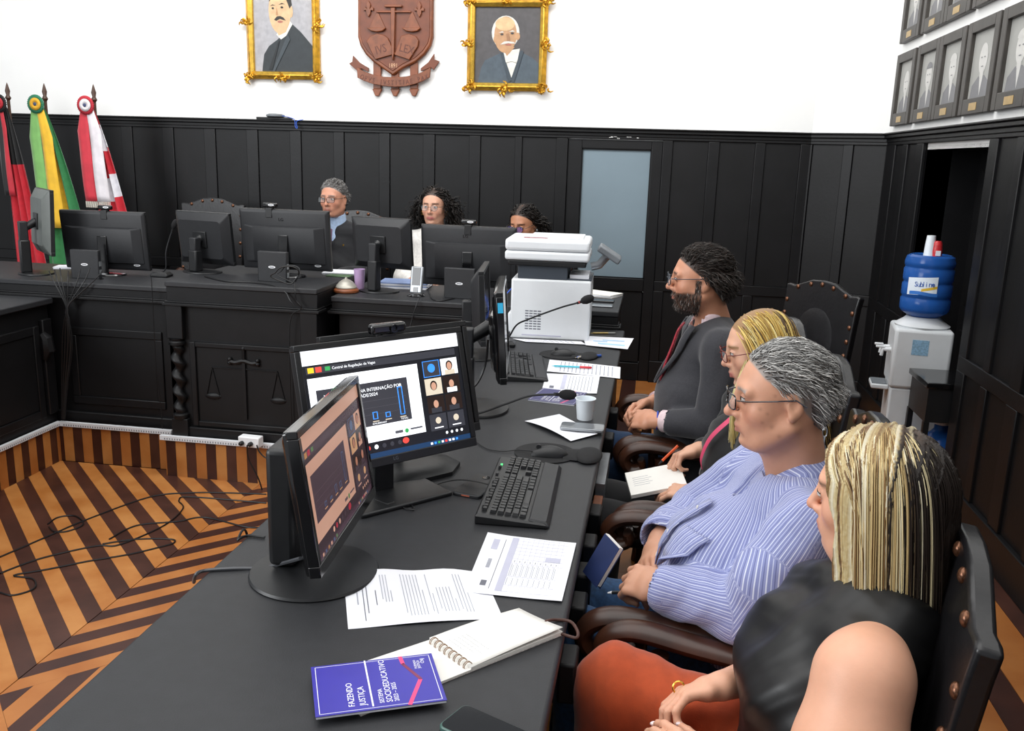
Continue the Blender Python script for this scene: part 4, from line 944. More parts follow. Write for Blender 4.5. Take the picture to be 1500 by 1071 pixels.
    def build(s, name, mat, parent=None, col=None, attr=None, disp=None, org=None):
        if not hasattr(s, 'P'): s.mesh()
        P = s.P
        if disp is not None: N = s.normals(); P = P+N*disp(P, N)[:, None]
        if org is None and parent is not None: org = parent.location
        if org is not None: P = P-np.array(org, np.float32)
        return npmesh(name, P, s.Q, mat, parent, col, attr)
def npmesh(name, P, Q, mat, parent=None, col=None, attr=None, smooth=True):
    me = bpy.data.meshes.new(name); nq, k = Q.shape
    me.vertices.add(len(P)); me.vertices.foreach_set('co', P.astype(np.float32).ravel())
    me.loops.add(nq*k); me.loops.foreach_set('vertex_index', Q.astype(np.int32).ravel())
    me.polygons.add(nq); me.polygons.foreach_set('loop_start', np.arange(nq, dtype=np.int32)*k)
    me.polygons.foreach_set('use_smooth', np.full(nq, smooth)); me.update(calc_edges=True); me.validate()
    me.materials.append(mat)
    if col is not None:
        a = me.color_attributes.new('tint', 'FLOAT_COLOR', 'POINT'); a.data.foreach_set('color', np.concatenate([col, np.ones((len(col), 1))], 1).astype(np.float32).ravel())
    if attr is not None:
        a = me.attributes.new('su', 'FLOAT', 'POINT'); a.data.foreach_set('value', attr.astype(np.float32))
    o = bpy.data.objects.new(name, me); COL.objects.link(o)
    if parent: o.parent = parent
    return o
def TP(T, pts):
    pts = np.atleast_2d(np.array(pts, np.float32)); A = np.array(T, np.float32); return pts@A[:3, :3].T+A[:3, 3]
def sm01(x, a, b): t = np.clip((x-a)/(b-a), 0, 1); return t*t*(3-2*t)
def headT(c, yaw, pitch=0, roll=0, s=1.0):
    """local: +x face direction, +y the person's left, +z up; yaw about z (0 faces -X), pitch > 0 looks down"""
    return Matrix.Translation(c) @ Matrix.Rotation(PI+yaw, 4, 'Z') @ Matrix.Rotation(pitch, 4, 'Y') @ Matrix.Rotation(roll, 4, 'X') @ Matrix.Scale(s, 4)
def head_prims(S, T, fem=False, jaw=1.0, nose=1.0, belly=0, ears=True, chin=1.0):
    sc = T.to_scale()[0]; Rm = np.array(T.to_3x3().normalized(), np.float32)
    def p(*q): return TP(T, [q])[0]
    def E(c, r, k=.02, neg=False): S.ell(p(*c), [x*sc for x in r], Rm, k*sc, neg)
    def C(a, b, ra, rb, k=.01, neg=False): S.cap(p(*a), p(*b), ra*sc, rb*sc, k*sc, neg)
    E((-.014, 0, .036), (.098, .077, .088)); E((.030, 0, .0), (.064, .064, .088), .03)
    E((.030, 0, -.066), (.052, .054*jaw, .046), .035); E((.074, 0, -.096), (.019*chin, .022*jaw, .017), .028)
    for s in (-1, 1):
        C((-.005, s*.060*jaw, -.055), (.055, s*.028*jaw, -.098), .014, .014, .03)
        E((.058, s*.042, -.026), (.024, .022, .022), .026)
    C((.083, -.030, .027), (.083, .030, .027), .011, .011, .018)
    if not fem: C((.079, -.045, .020), (.083, .045, .020), .010, .010, .016)
    for s in (-1, 1): E((.101, s*.031, .008), (.017, .019, .013), .014, True)
    n = nose
    C((.089, 0, .018), (.108+.006*n, 0, -.026), .0085, .0105*n, .012); E((.108+.006*n, 0, -.030), (.0115*n, .0105*n, .0095), .006)
    for s in (-1, 1): E((.100, s*.0125*n, -.034), (.010, .0068, .0075), .006)
    E((.079, 0, -.062), (.020, .032, .027), .02)
    C((.0885, -.025, -.0645), (.0985, -.007, -.0605), .0035, .0050, .006); C((.0985, -.007, -.0605), (.0985, .007, -.0605), .0050, .0050, .005); C((.0985, .007, -.0605), (.0885, .025, -.0645), .0050, .0035, .006)
    C((.0880, -.023, -.0675), (.0970, 0, -.0715), .0035, .0062, .005); C((.0970, 0, -.0715), (.0880, .023, -.0675), .0062, .0035, .005)
    C((.099, -.024, -.0658), (.1055, 0, -.0658), .0022, .0024, .003, True); C((.1055, 0, -.0658), (.099, .024, -.0658), .0024, .0022, .003, True)
    E((.092, 0, -.083), (.006, .02, .006), .012, True)
    if ears:
        for s in (-1, 1):
            E((-.012, s*.078, -.002), (.019, .0085, .031), .008); E((-.008, s*.087, .002), (.011, .006, .018), .004, True); E((-.004, s*.080, -.028), (.009, .006, .010), .006)
    for s in (-1, 1): E((.083, s*.031, .007), (.0128, .0145, .0118), .004)
HEADROUND = [((-.014, 0, .036), (.099, .078, .089))]
def face_tint(P, T, skin, lip, hair, mask=None, beard=None, brow=True, hand=None):
    """per-vertex colours in head space"""
    Ti = T.inverted(); L = TP(Ti, P); x, y, z = L.T; col = np.tile(np.array(lin(skin)), (len(P), 1))
    near = (np.abs(x) < .14) & (np.abs(y) < .11) & (z > -.12) & (z < .15)
    def blend(w, c): 
        w = (w*near)[:, None]; col[:] = col*(1-w)+np.array(lin(c))*w
    blush = np.exp(-(((x-.07)/.03)**2+((np.abs(y)-.042)/.02)**2+((z+.03)/.022)**2)); col[:, 1:] *= (1-.16*blush*near)[:, None]
    ns = np.exp(-(((x-.115)/.014)**2+(y/.015)**2+((z+.03)/.014)**2)); col[:, 1:] *= (1-.14*ns*near)[:, None]
    lm = (x > .080)*np.exp(-((np.abs(z+.0658)/.0098)**4))*np.exp(-((np.abs(y)/.027)**6)); blend(lm*.85, lip)
    if brow:
        arch = .0275-.10*(np.abs(y)-.030)**2/.02
        bm = (x > .06)*np.exp(-((z-arch)/.0042)**2)*(np.abs(y) > .012)*(np.abs(y) < .052); blend(np.clip(bm*1.0, 0, .85), hair)
    if mask is not None: blend(mask(L), hair)
    if beard is not None: blend(beard(L), hair)
    return col
def make_eyes(par, T, org, iris='3a2a1c', skin='c08a6c', h=None):
    """eyeballs with lids: one mesh per eye"""
    for s in (-1, 1):
        c = Vector((.0835, s*.031, .007)); r = .0136; n = 18; m = MB()
        vs = []; rings = []
        for i in range(n+1):
            th = PI*i/n; rings.append([(r*math.cos(th), r*math.sin(th)*math.cos(2*PI*j/n), r*math.sin(th)*math.sin(2*PI*j/n)) for j in range(n)])
        for i in range(n):
            for j in range(n):
                q = [rings[i][j], rings[i][(j+1) % n], rings[i+1][(j+1) % n], rings[i+1][j]]
                mid = [sum(v[k] for v in q)/4 for k in range(3)]
                zz = mid[2]/r; rad = math.hypot(mid[1], mid[2])/r
                mi = 3 if (zz > .34-.25*(mid[1]/r)**2 or zz < -.36+.2*(mid[1]/r)**2 or abs(mid[1]/r) > .9) else (2 if rad < .20 else 1 if rad < .46 else 0)
                m.add([tuple(c+Vector(v)) for v in q], [(0, 1, 2, 3)], mi)
        m.v = [tuple((T @ Vector(v))-Vector(org)) for v in m.v]
        m.build('eye', [M('eye_white', 'd9d5d0', .25), M('iris_'+iris, iris, .2), M('pupil', '050505', .1), M('lid_'+skin, skin, .5, var=.04)], par)
        # lashes / lid line
        l = MB().tube([T @ (c+Vector((r*1.0*math.cos(a)*.93, r*1.02*math.sin(a), r*.36*(1-.9*math.sin(a)**2)))) - Vector(org) for a in [R(-70+14*k) for k in range(11)]], .0009, 5); l.build('lashes', M('lash', '1c1310', .6), par)
def strands(name, par, mat, T, roots, d0, steps, seg, grav=.3, colliders=(), r0=.0018, cols=None, curl=0, cfreq=60, keep=.8, seed=1, flat=.5, comb=None, clumps=0, tip=.35, hug=.7, zend=None, layer=.010):
    """hair combed over the skull: every lock a tapered tube, all in one mesh (head space)"""
    rg = np.random.RandomState(seed); N = len(roots); p = roots.astype(np.float32).copy(); d = d0/(np.linalg.norm(d0, axis=1)[:, None]+1e-9)
    seg = np.broadcast_to(np.asarray(seg, np.float32), (N,)); path = [p.copy()]
    ph = rg.rand(N)*6.28; lay = (rg.rand(N)*layer).astype(np.float32)
    g = np.array([0, 0, -1], np.float32)
    for i in range(steps):
        cd_ = comb(p, i) if comb is not None else 0
        d = d*keep+g*grav+cd_; d /= np.linalg.norm(d, axis=1)[:, None]+1e-9
        if len(colliders):
            c, r = [np.array(v, np.float32) for v in colliders[0]]; q = (p-c)/(r+lay[:, None]); m = np.linalg.norm(q, axis=1); nv = q/r; nv /= np.linalg.norm(nv, axis=1)[:, None]+1e-9; dn = (d*nv).sum(1); w_ = (m < 1.25)*(dn > 0)*(nv[:, 2] > .05)*hug; d = d-nv*(dn*w_)[:, None]; d /= np.linalg.norm(d, axis=1)[:, None]+1e-9
        p = p+d*(seg*(1 if zend is None else (p[:, 2] > zend)*1.0+.02))[:, None].astype(np.float32)
        for (c, r) in colliders:
            q = (p-np.array(c, np.float32))/(np.array(r, np.float32)+lay[:, None]); m = np.linalg.norm(q, axis=1); ins = m < 1
            p[ins] = (np.array(c, np.float32)+q[ins]/m[ins][:, None]*(np.array(r, np.float32)+lay[ins][:, None]))
        path.append(p.copy())
    A = np.stack(path, 1)
    for _ in range(2): A[:, 1:-1] = .5*A[:, 1:-1]+.25*(A[:, :-2]+A[:, 2:])
    if curl:
        t = np.arange(steps+1)/steps; off = np.stack([np.cos(ph[:, None]+t*cfreq), np.sin(ph[:, None]+t*cfreq), np.cos(ph[:, None]*2+t*cfreq*.8)], 2)*curl*np.minimum(1, t*3)[None, :, None]; A = A+off
    tan = np.gradient(A, axis=1); tan /= np.linalg.norm(tan, axis=2)[:, :, None]+1e-9
    out = A-np.array([-.02, 0, .0]); side = np.cross(tan, out); side /= np.linalg.norm(side, axis=2)[:, :, None]+1e-9; nn = np.cross(side, tan)
    t = np.arange(steps+1)/steps; rad = r0*np.minimum(1, .4+t*4)*(1-(1-tip)*t**2)
    rad = rad[None, :, None]*(.7+.6*rg.rand(N))[:, None, None]
    ring = np.stack([A+side*rad*ca+nn*rad*flat*sa for ca, sa in ((1, -.5), (0, 1), (-1, -.5))], 2)
    S1 = steps+1; V = ring.reshape(-1, 3); V = TP(T, V)
    if par is not None: V = V-np.array(par.location, np.float32)
    b = (np.arange(N)[:, None, None]*S1+np.arange(steps)[None, :, None])*3; j = np.arange(3)[None, None, :]
    Q = np.stack([b+j, b+(j+1) % 3, b+3+(j+1) % 3, b+3+j], -1).reshape(-1, 4)
    cc = np.repeat(cols, S1*3, axis=0) if cols is not None else None
    return npmesh(name, V, Q, mat, par, cc)
def scalp_roots(n, mask, seed=1, c=(-.014, 0, .036), r=(.097, .076, .087)):
    rg = np.random.RandomState(seed); out = np.zeros((0, 3), np.float32)
    while len(out) < n:
        q = rg.randn(n*3, 3); q /= np.linalg.norm(q, axis=1)[:, None]; p = np.array(c)+q*np.array(r); out = np.concatenate([out, p[mask(p) > .5]])
    return out[:n].astype(np.float32)
def pick(n, cols, w, seed=1, jit=.12):
    rg = np.random.RandomState(seed); C = np.array([lin(c) for c in cols]); i = rg.choice(len(cols), n, p=np.array(w)/sum(w)); return np.clip(C[i]*(1+jit*rg.randn(n, 1)), 0, 1)
def male_mask(front=.075, temple=.028, nape=-.055):
    def f(L):
        x, y, z = L[:, 0], L[:, 1], L[:, 2]
        line = np.interp(x, [-.11, -.07, -.035, -.012, .02, .05, .075, .1], [nape, nape, -.02, .024, temple, .055, front, front+.012])
        return sm01(z-line, -.003, .004)*(1-.0*y)
    return f
def hand_prims(S, wrist, d, nrm, side=1, size=1.0, curl=(18, 22, 24, 28), curl2=1.0, spread=4, thumb=(35, 25), k=.004, thumb_out=1.0):
    """d: wrist->knuckles, nrm: out of the back of the hand, side=+1 puts the thumb at nrm x d"""
    d = Vector(d).normalized(); nrm = Vector(nrm); nrm = (nrm-d*nrm.dot(d)).normalized(); ac = nrm.cross(d)*side; w = Vector(wrist); z = size
    S.cap(w, w+d*.03*z, .022*z, .024*z, .012, flat=(ac, 1.3))
    S.cap(w+d*.03*z, w+d*.070*z, .0165*z, .0145*z, .012, flat=(ac, 2.3))
    tips = []
    for i in range(4):
        off = (1.5-i); b = w+d*(.083-.004*abs(off-.3))*z+ac*off*.0192*z
        a0 = R(spread*off); f = (d*math.cos(a0)+ac*math.sin(a0)).normalized(); L = [(.040, .026, .020), (.045, .029, .022), (.042, .027, .021), (.033, .021, .018)][i]
        S.cap(w+d*.05*z+ac*off*.016*z, b, .0095*z, .0095*z, .006)
        ang = 0; p = b
        for j in range(3):
            ang += R(curl[i]*(1 if j == 0 else curl2*(1.1 if j == 1 else .8)))
            q = p+(f*math.cos(ang)-nrm*math.sin(ang))*L[j]*z
            S.cap(p, q, (.0092-.0010*j)*z, (.0086-.0012*j)*z, k); p = q
        tips.append(p)
    tb = w+d*.022*z+ac*.022*z; a1 = R(thumb[0]); f = (d*math.cos(a1)+ac*math.sin(a1)*thumb_out-nrm*.35).normalized()
    p1 = tb+f*.042*z; f2 = (f+d*.5-nrm*.2-ac*math.sin(R(thumb[1]))).normalized(); p2 = p1+f2*.032*z; p3 = p2+f2*.024*z
    S.cap(tb, p1, .014*z, .0115*z, .012); S.cap(p1, p2, .0110*z, .0095*z, k); S.cap(p2, p3, .0095*z, .0075*z, k)
    tips.append(p3); return tips
def glasses(par, T, mat, shape='rect', tint=None, up=0):
    org = Vector(par.location); g = bpy.data.objects.new('glasses', None); COL.objects.link(g); g.parent = par
    m = MB()
    def w(*q): return tuple((T @ Vector(q))-org)
    for s in (-1, 1):
        pts = []
        for k in range(24):
            a = 2*PI*k/24; ca, sa = math.cos(a), math.sin(a)
            if shape == 'rect': px_, pz = math.copysign(abs(ca)**.45, ca)*.026, math.copysign(abs(sa)**.5, sa)*.0165
            else: px_, pz = ca*.0235, sa*.0205+(.004*ca*ca*(1 if sa > 0 else 0) if shape == 'cat' else 0)
            yy = s*(.033+px_*1.0); pts.append((.118-.25*max(0, abs(yy)-.03), yy, .002+pz+up))
        MB().tube([w(*q) for q in pts], .0017 if shape != 'thin' else .0009, 6, closed=True).build('rim', mat, g)
        MB().add([w(*q) for q in pts], [tuple(range(24))]).build('lens', M('lens_glass' if not tint else 'lens_'+tint, tint or 'dfe6ea', .05, alpha=.16 if not tint else .45, var=0), g)
        MB().tube([w(.108, s*.0595, .008+up), w(.085, s*.077, .009+up), w(.03, s*.0815, .010+up), w(-.012, s*.0845, .012+up), w(-.035, s*.084, -.004+up)], .0016, 6).build('temple', mat, g)
    MB().tube([w(.119, -.010, .006+up), w(.1225, 0, .009+up), w(.119, .010, .006+up)], .0013, 6).build('bridge', mat, g)
    return g
m_skin = {}
def skin_mat(key, rough=.48):
    if key not in m_skin: m_skin[key] = M('skin_'+key, 'ffffff', rough, var=.035, scale=60, bump=.05, bscale=350, attr='tint', sss=.10)
    return m_skin[key]
def add_su(o, f):
    me = o.data; a = me.attributes.new('su', 'FLOAT', 'POINT'); a.data.foreach_set('value', [f(v.co) for v in me.vertices]); return o
def surf_x(P, y, z, r=.014):
    """front (-x) face of a sculpted garment at a given y, z"""
    m = (np.abs(P[:, 1]-y) < r) & (np.abs(P[:, 2]-z) < r); return float(P[m][:, 0].min()) if m.any() else None
def hair_mat(key='hair', rough=.42): return M(key, 'ffffff', rough, var=.06, scale=40, attr='tint', spec=.35)
# ================================================================ things on and along the walls
m_gold = M('gilded_plaster', 'c9962e', .32, metal=.75, var=.25, scale=30, bump=.3, bscale=80)
m_gold2 = M('bright_gilding', 'e2b84e', .25, metal=.75, var=.15, scale=30)
m_mahog = M('carved_mahogany', '7a4224', .42, var=.2, scale=16, bump=.1, bscale=90)
m_mahog2 = M('mahogany_ground', '6c361c', .45, var=.15, scale=16)
def paint(nm, h='808080'): return M('oil_'+nm, h, .6, var=.10, scale=25)
def portrait(lbl, x0, x1, z0, z1, fig):
    yb = YW-.004; w_ = x1-x0; h_ = z1-z0
    t = thing('framed_portrait', lbl, 'painting', ((x0+x1)/2, YW-.001, z0)); mx = Matrix.Translation((-(x0+x1)/2, -(YW-.001), -z0))
    fw = .075
    def rail(nm, a, b, off0, off1, dep, mat):
        """picture-frame ring between two insets"""
        m = MB()
        O = [(x0+off0, z0+off0), (x1-off0, z0+off0), (x1-off0, z1-off0), (x0+off0, z1-off0)]; I = [(x0+off1, z0+off1), (x1-off1, z0+off1), (x1-off1, z1-off1), (x0+off1, z1-off1)]
        for k in range(4):
            o1, o2, i2, i1 = O[k], O[(k+1) % 4], I[(k+1) % 4], I[k]
            m.add([(o1[0], yb, o1[1]), (o2[0], yb, o2[1]), (i2[0], yb, i2[1]), (i1[0], yb, i1[1]), (o1[0], yb-a, o1[1]), (o2[0], yb-a, o2[1]), (i2[0], yb-b, i2[1]), (i1[0], yb-b, i1[1])], [(0, 1, 2, 3), (7, 6, 5, 4), (0, 4, 5, 1), (2, 6, 7, 3), (1, 5, 6, 2), (0, 3, 7, 4)], 0, mx)
        return m.build(nm, mat, t, bevel=.006, smooth=30)
    rail('outer_moulding', .025, .055, .018, fw*.62, 0, m_gold); rail('inner_moulding', .05, .028, fw*.6, fw, 0, m_gold2)
    # scrolled ornament round the edge: corners and middles
    rq = random.Random(len(lbl))
    def orn(cx, cz, n, sp, nm):
        m = MB()
        for k in range(n):
            a = rq.random()*2*PI; r = sp*(.25+.75*rq.random()); px_, pz = cx+r*math.cos(a), cz+r*math.sin(a)*.8
            L = .02+.02*rq.random(); b = rq.random()*2*PI
            m.tube([(px_+L*u*math.cos(b+u*2.2), yb-.045-.012*math.sin(PI*u), pz+L*u*math.sin(b+u*2.2)) for u in (0, .25, .5, .75, 1)], [.006, .008, .008, .006, .003], 6, mx=mx)
        m.ball((cx, yb-.05, cz), (.016, .012, .016), 10, mx=mx)
        o = m.build(nm, m_gold, t); o['kind'] = 'stuff'
    e = .035
    for cx, cz in ((x0+e, z0+e), (x1-e, z0+e), (x0+e, z1-e), (x1-e, z1-e)): orn(cx, cz, 16, .045, 'corner_ornament')
    for cx, cz in ((x0+e*.7, (z0+z1)/2), (x1-e*.7, (z0+z1)/2), ((x0+x1)/2, z0+e*.6), ((x0+x1)/2, z1-e*.6)): orn(cx, cz, 12, .04, 'side_ornament')
    # canvas with the painted bust
    m = MB().b2((x0+fw, yb-.012, z0+fw), (x1-fw, yb-.002, z1-fw), 0, mx); m.build('canvas', fig['bg'], t)
    cw, ch = w_-2*fw, h_-2*fw
    f = MB(); mats = []
    for k, (mat, pts) in enumerate(fig['shapes']):
        if mat not in mats: mats.append(mat)
        y = yb-.0125-.0004*k
        f.add([(x0+fw+cw*u, y, z1-fw-ch*v) for u, v in pts], [tuple(range(len(pts)))], mats.index(mat), mx)
    f.build('painted_figure', mats, t, smooth=0)
    return t
def oval(cx, cy, rx, ry, n=24, a0=0, a1=360): return [(cx+rx*math.cos(R(a0+(a1-a0)*k/n)), cy+ry*math.sin(R(a0+(a1-a0)*k/n))) for k in range(n if a1-a0 == 360 else n+1)]
coat, skinp, hairp, shirt_, tie_, bgp = paint('charcoal', '2e3438'), paint('flesh', 'd2b088'), paint('dark_hair', '2e2c28'), paint('white', 'dad8d0'), paint('darker', '1f2326'), paint('grey_ground', 'a5a4a8')
portrait('gold-framed portrait of a dark-haired moustached man in a dark coat', -3.205, -2.585, 2.19, 3.03, dict(bg=bgp, shapes=[
    (coat, [(.12, 1), (.16, .82), (.25, .73), (.40, .66), (.66, .50), (.8, .58), (1, .73), (1, 1)]),
    (shirt_, [(.38, .61), (.46, .66), (.55, .62), (.66, .50), (.60, .45)]), (skinp, oval(.45, .36, .19, .24)), (skinp, [(.36, .5), (.42, .62), (.55, .58), (.62, .45)]), (skinp, oval(.645, .37, .03, .06)),
    (hairp, [(.27, .27), (.30, .17), (.38, .12), (.54, .105), (.63, .17), (.66, .30), (.62, .34), (.58, .27), (.52, .19), (.36, .20)]),
    (hairp, [(.35, .455), (.40, .42), (.455, .415), (.51, .43), (.55, .46), (.50, .455), (.45, .445), (.39, .465)]),
    (paint('lips', 'a8685a'), oval(.455, .475, .045, .012)), (hairp, [(.29, .315), (.33, .295), (.38, .305), (.33, .305)]), (hairp, [(.43, .30), (.49, .28), (.55, .295), (.49, .29)]),
    (hairp, oval(.335, .335, .02, .010)), (hairp, oval(.49, .325, .022, .010)), (paint('nose', 'b98d66'), [(.40, .32), (.42, .41), (.385, .405)]),
    (tie_, [(.42, .67), (.44, .67), (.30, .98), (.24, .98)]), (paint('lapel', '3c444a'), [(.58, .60), (.62, .66), (.34, 1), (.30, 1)])]))
coat2, wh2 = paint('slate_blue', '46525c'), paint('white_hair', 'cfcdc6')
portrait('gold-framed portrait of a balding man with a white moustache', -1.475, -.845, 2.135, 2.815, dict(bg=paint('dark_ground', '4c4a4c'), shapes=[
    (coat2, [(.05, 1), (.10, .80), (.16, .70), (.40, .60), (.66, .56), (.9, .66), (1, .74), (1, 1)]), (shirt_, [(.44, .58), (.48, .70), (.58, .93), (.66, .72), (.70, .54)]),
    (wh2, oval(.47, .33, .215, .22)), (paint('flesh_old', 'b68d68'), oval(.47, .36, .175, .24)), (paint('flesh_old'), [(.42, .52), (.50, .64), (.62, .52)]), (paint('flesh_old'), oval(.32, .42, .035, .05)), (paint('flesh_old'), oval(.66, .38, .035, .05)),
    (paint('flesh_light', 'cfae84'), oval(.46, .22, .15, .09)), (wh2, [(.39, .49), (.45, .45), (.52, .445), (.60, .455), (.63, .475), (.56, .475), (.52, .47), (.45, .485)]),
    (paint('lips'), oval(.52, .49, .05, .012)), (wh2, [(.36, .335), (.42, .315), (.45, .33)]), (wh2, [(.52, .32), (.58, .30), (.62, .32)]), (paint('eyes', '3a3a3c'), oval(.415, .355, .025, .012)), (paint('eyes'), oval(.575, .34, .025, .012)),
    (paint('nose2', '9a7252'), [(.48, .35), (.50, .44), (.55, .44), (.52, .34)]), (wh2, [(.47, .68), (.58, .66), (.68, .68), (.66, .73), (.58, .71), (.49, .73)]), (paint('lapel2', '38434c'), [(.40, .60), (.44, .60), (.58, .96), (.54, 1)]), (paint('lapel2'), [(.72, .56), (.76, .58), (.62, 1), (.57, .96)])]))
# carved emblem
cx, yb = -2.012, YW-.001
t = thing('carved_emblem', 'carved wooden shield with scales, law tablets and motto ribbon', 'emblem', (cx, yb, 2.1))
def EM(u, v): """pixel in a 1142 x 1071 blow-up of the emblem -> local x, z"""; p = Yp(500+u/7.14, v/7.14, YW-.03); return (p.x-cx, p.z-2.1)
def ep(nm, pts, y0, y1, mat, bev=.004): 
    q = [EM(*p) for p in pts]; m = MB(); m.prism(q, y0, y1, 0, Matrix(((1, 0, 0, 0), (0, 0, -1, 0), (0, 1, 0, 0), (0, 0, 0, 1)))); return m.build(nm, mat, t, bevel=bev)
def shield(s, dz=0): 
    pts = [(180, -560), (180, 390), (205, 480), (260, 570), (340, 650), (440, 720), (545, 795), (650, 720), (790, 650), (880, 570), (940, 480), (962, 390), (967, -560)]
    return [(570+(u-570)*s, 120+(v-120)*s) for u, v in pts]
ep('shield', shield(1.0), .0, .05, m_mahog, .012); ep('shield_field', shield(.93), .045, .054, m_mahog2, .004)
ep('tablet', [(280, 440), (320, 385), (390, 358), (460, 372), (500, 405), (580, 570), (370, 630)], .054, .072, m_mahog); ep('tablet', [(640, 385), (720, 360), (790, 385), (822, 430), (815, 490), (725, 632), (570, 580)], .054, .072, m_mahog)
ep('sword_blade', [(535, 90), (578, 90), (570, 560), (555, 640), (542, 560)], .054, .078, m_mahog, .003); ep('sword_hilt', [(470, 60), (650, 60), (650, 85), (470, 85)], .054, .08, m_mahog)
ep('balance_beam', [(385, 122), (740, 122), (745, 140), (380, 140)], .06, .074, m_mahog, .003)
for u in (390, 752):
    ep('balance_cord', [(u-8, 135), (u+8, 135), (u+85, 300), (u-85, 300)], .054, .062, m_mahog, .002); ep('balance_pan', [(u-105, 300), (u+95, 300), (u+60, 335), (u, 345), (u-60, 335)], .054, .08, m_mahog, .006)
for u, v in ((300, 100), (828, 105)):
    ep('lily', [(u-50, v+20), (u-52, v-10), (u-35, v-22), (u-15, v+2), (u-22, v-45), (u-2, v-85), (u+20, v-45), (u+14, v+2), (u+35, v-22), (u+52, v-8), (u+48, v+22), (u+25, v+15), (u+20, v+50), (u, v+85), (u-20, v+50), (u-25, v+15)], .054, .07, m_mahog, .002)
arc = [(175, 710), (250, 752), (350, 785), (450, 805), (570, 812), (690, 802), (800, 778), (880, 745), (940, 710)]
ep('ribbon', arc+[(930, 810), (860, 850), (780, 882), (680, 905), (570, 912), (450, 902), (340, 880), (250, 850), (180, 815)], .03, .058, m_mahog, .003)
ep('ribbon_tail', [(120, 580), (190, 655), (285, 712), (280, 750), (210, 715), (165, 740), (80, 665), (115, 645)], .01, .03, m_mahog2, .002); ep('ribbon_tail', [(970, 560), (910, 650), (830, 715), (830, 745), (935, 705), (965, 730), (1025, 640), (970, 620)], .01, .03, m_mahog2, .002)
for u in (372, 560, 757):
    ep('fasces', [(u-40, 640), (u+40, 640), (u+40, 930), (u-40, 930)], .0, .026, m_mahog, .004); ep('fasces_foot', [(u-50, 930), (u+50, 930), (u+30, 975), (u+18, 1005), (u-18, 1005), (u-30, 975)], .0, .03, m_mahog, .004)
def et(body, u, v, size, rot=0, mat=m_mahog2, y=.0725): 
    x, z = EM(u, v); text('lettering', body, size, mat, t, Matrix.Translation((x, -y, z)) @ Matrix.Rotation(rot, 4, 'Y') @ fr((0, 0, 0), (1, 0, 0), (0, 0, 1)), .0012, 'CENTER', .8)
m_let = M('carved_letter_shadow', '5a2a18', .5); m_let2 = M('brass_numerals', 'c49a7a', .4, metal=.3)
et('IVS', 440, 560, .085, R(-16), m_let); et('LEX', 690, 560, .085, R(14), m_let); et('1891', 553, 712, .045, 0, m_let2, .056)
for k, ch in enumerate('OPVS JVSTITIAE PAX'):
    u = 225+(905-225)*k/17; s = (u-565)/340; v = 893-62*s*s
    if ch != ' ': et(ch, u, v, .05, R(-14*-s) if False else -R(16*s), m_let, .0585)
# framed photographs on the right wall
m_fr = M('grey_brown_frame', '3c3834', .5, var=.15, scale=20); m_ph = M('grey_photo', 'a3a39f', .5, var=.05, scale=8); m_plq = M('brass_plaque', 'b4955a', .35, metal=.5)
m_phf, m_pht = M('pale_print', 'c9c8c4', .5, var=.04), M('dark_print_suit', '77777a', .5, var=.08)
looks = ['white-haired sitter', 'dark-browed sitter in white robe', 'bespectacled sitter turned aside', 'gaunt sitter in dark tie', 'broad-faced sitter in dark tie', 'sitter with pale collar', 'sitter in white bow tie', 'sitter with white shirt front', 'hidden sitter above brass plaque']
for i in range(9):
    row = 1 if i > 4 else 0; k = i-5 if row else i
    y1 = [6.585, 6.085, 5.635, 5.155, 4.675][k]; y0 = y1-.445; z0 = 2.475 if row else 1.95; z1 = z0+.455
    t = thing('framed_photograph', 'narrow grey frame photo, %s row on the wall, %s' % ('upper' if row else 'lower', looks[i]), 'picture', (XW-.001, (y0+y1)/2, z0), 0, 'photographs of former members')
    X0, X1 = -.034, 0.0; a, b = -.2225, .2225; H = z1-z0; m = MB(); fw = .075
    for (ya, yb_, za, zb_) in ((a, a+fw*.8, 0, H), (b-fw*.8, b, 0, H), (a+fw*.8, b-fw*.8, 0, fw*1.05), (a+fw*.8, b-fw*.8, H-fw*.75, H)): m.b2((X0, ya, za), (X1, yb_, zb_))
    m.build('frame', m_fr, t, bevel=.004)
    MB().b2((-.012, a+.05, .07), (-.004, b-.05, H-.05)).build('photograph', m_ph, t)
    MB().b2((X0-.002, -.055, .018), (X0, .055, .055)).build('plaque', m_plq, t, bevel=.001)
    f = MB()
    def P2(u, v): return (-.0125, b-.05-(b-a-.1)*u, H-.05-(H-.12)*v)       # u grows towards the viewer
    sh = [(1, [(.1, 1), (.15, .78), (.38, .66), (.62, .66), (.85, .78), (.9, 1)]), (0, [(.42, .62), (.5, .95), (.58, .62)]), (0, oval(.5, .42, .17, .22)), (0, [(.43, .55), (.43, .68), (.57, .68), (.57, .55)])]
    for q, (mi, pts) in enumerate(sh): f.add([(x-.0003*q, y, z) for x, y, z in [P2(*p) for p in pts]], [tuple(range(len(pts)))], mi)
    f.add([(x-.0018, y, z) for x, y, z in [P2(*p) for p in oval(.44, .40, .03, .01)]], [tuple(range(24))], 1); f.add([(x-.0018, y, z) for x, y, z in [P2(*p) for p in oval(.56, .40, .03, .01)]], [tuple(range(24))], 1); f.add([(x-.0018, y, z) for x, y, z in [P2(*p) for p in oval(.5, .53, .05, .008)]], [tuple(range(24))], 1)
    if i in (0, 3): pass
    else: f.add([(x-.0015, y, z) for x, y, z in [P2(*p) for p in oval(.5, .30, .165, .11, 24, 180, 360)]], [tuple(range(25))], 1 if i % 2 else 0)
    f.build('printed_bust', [m_phf, m_pht], t, smooth=0)
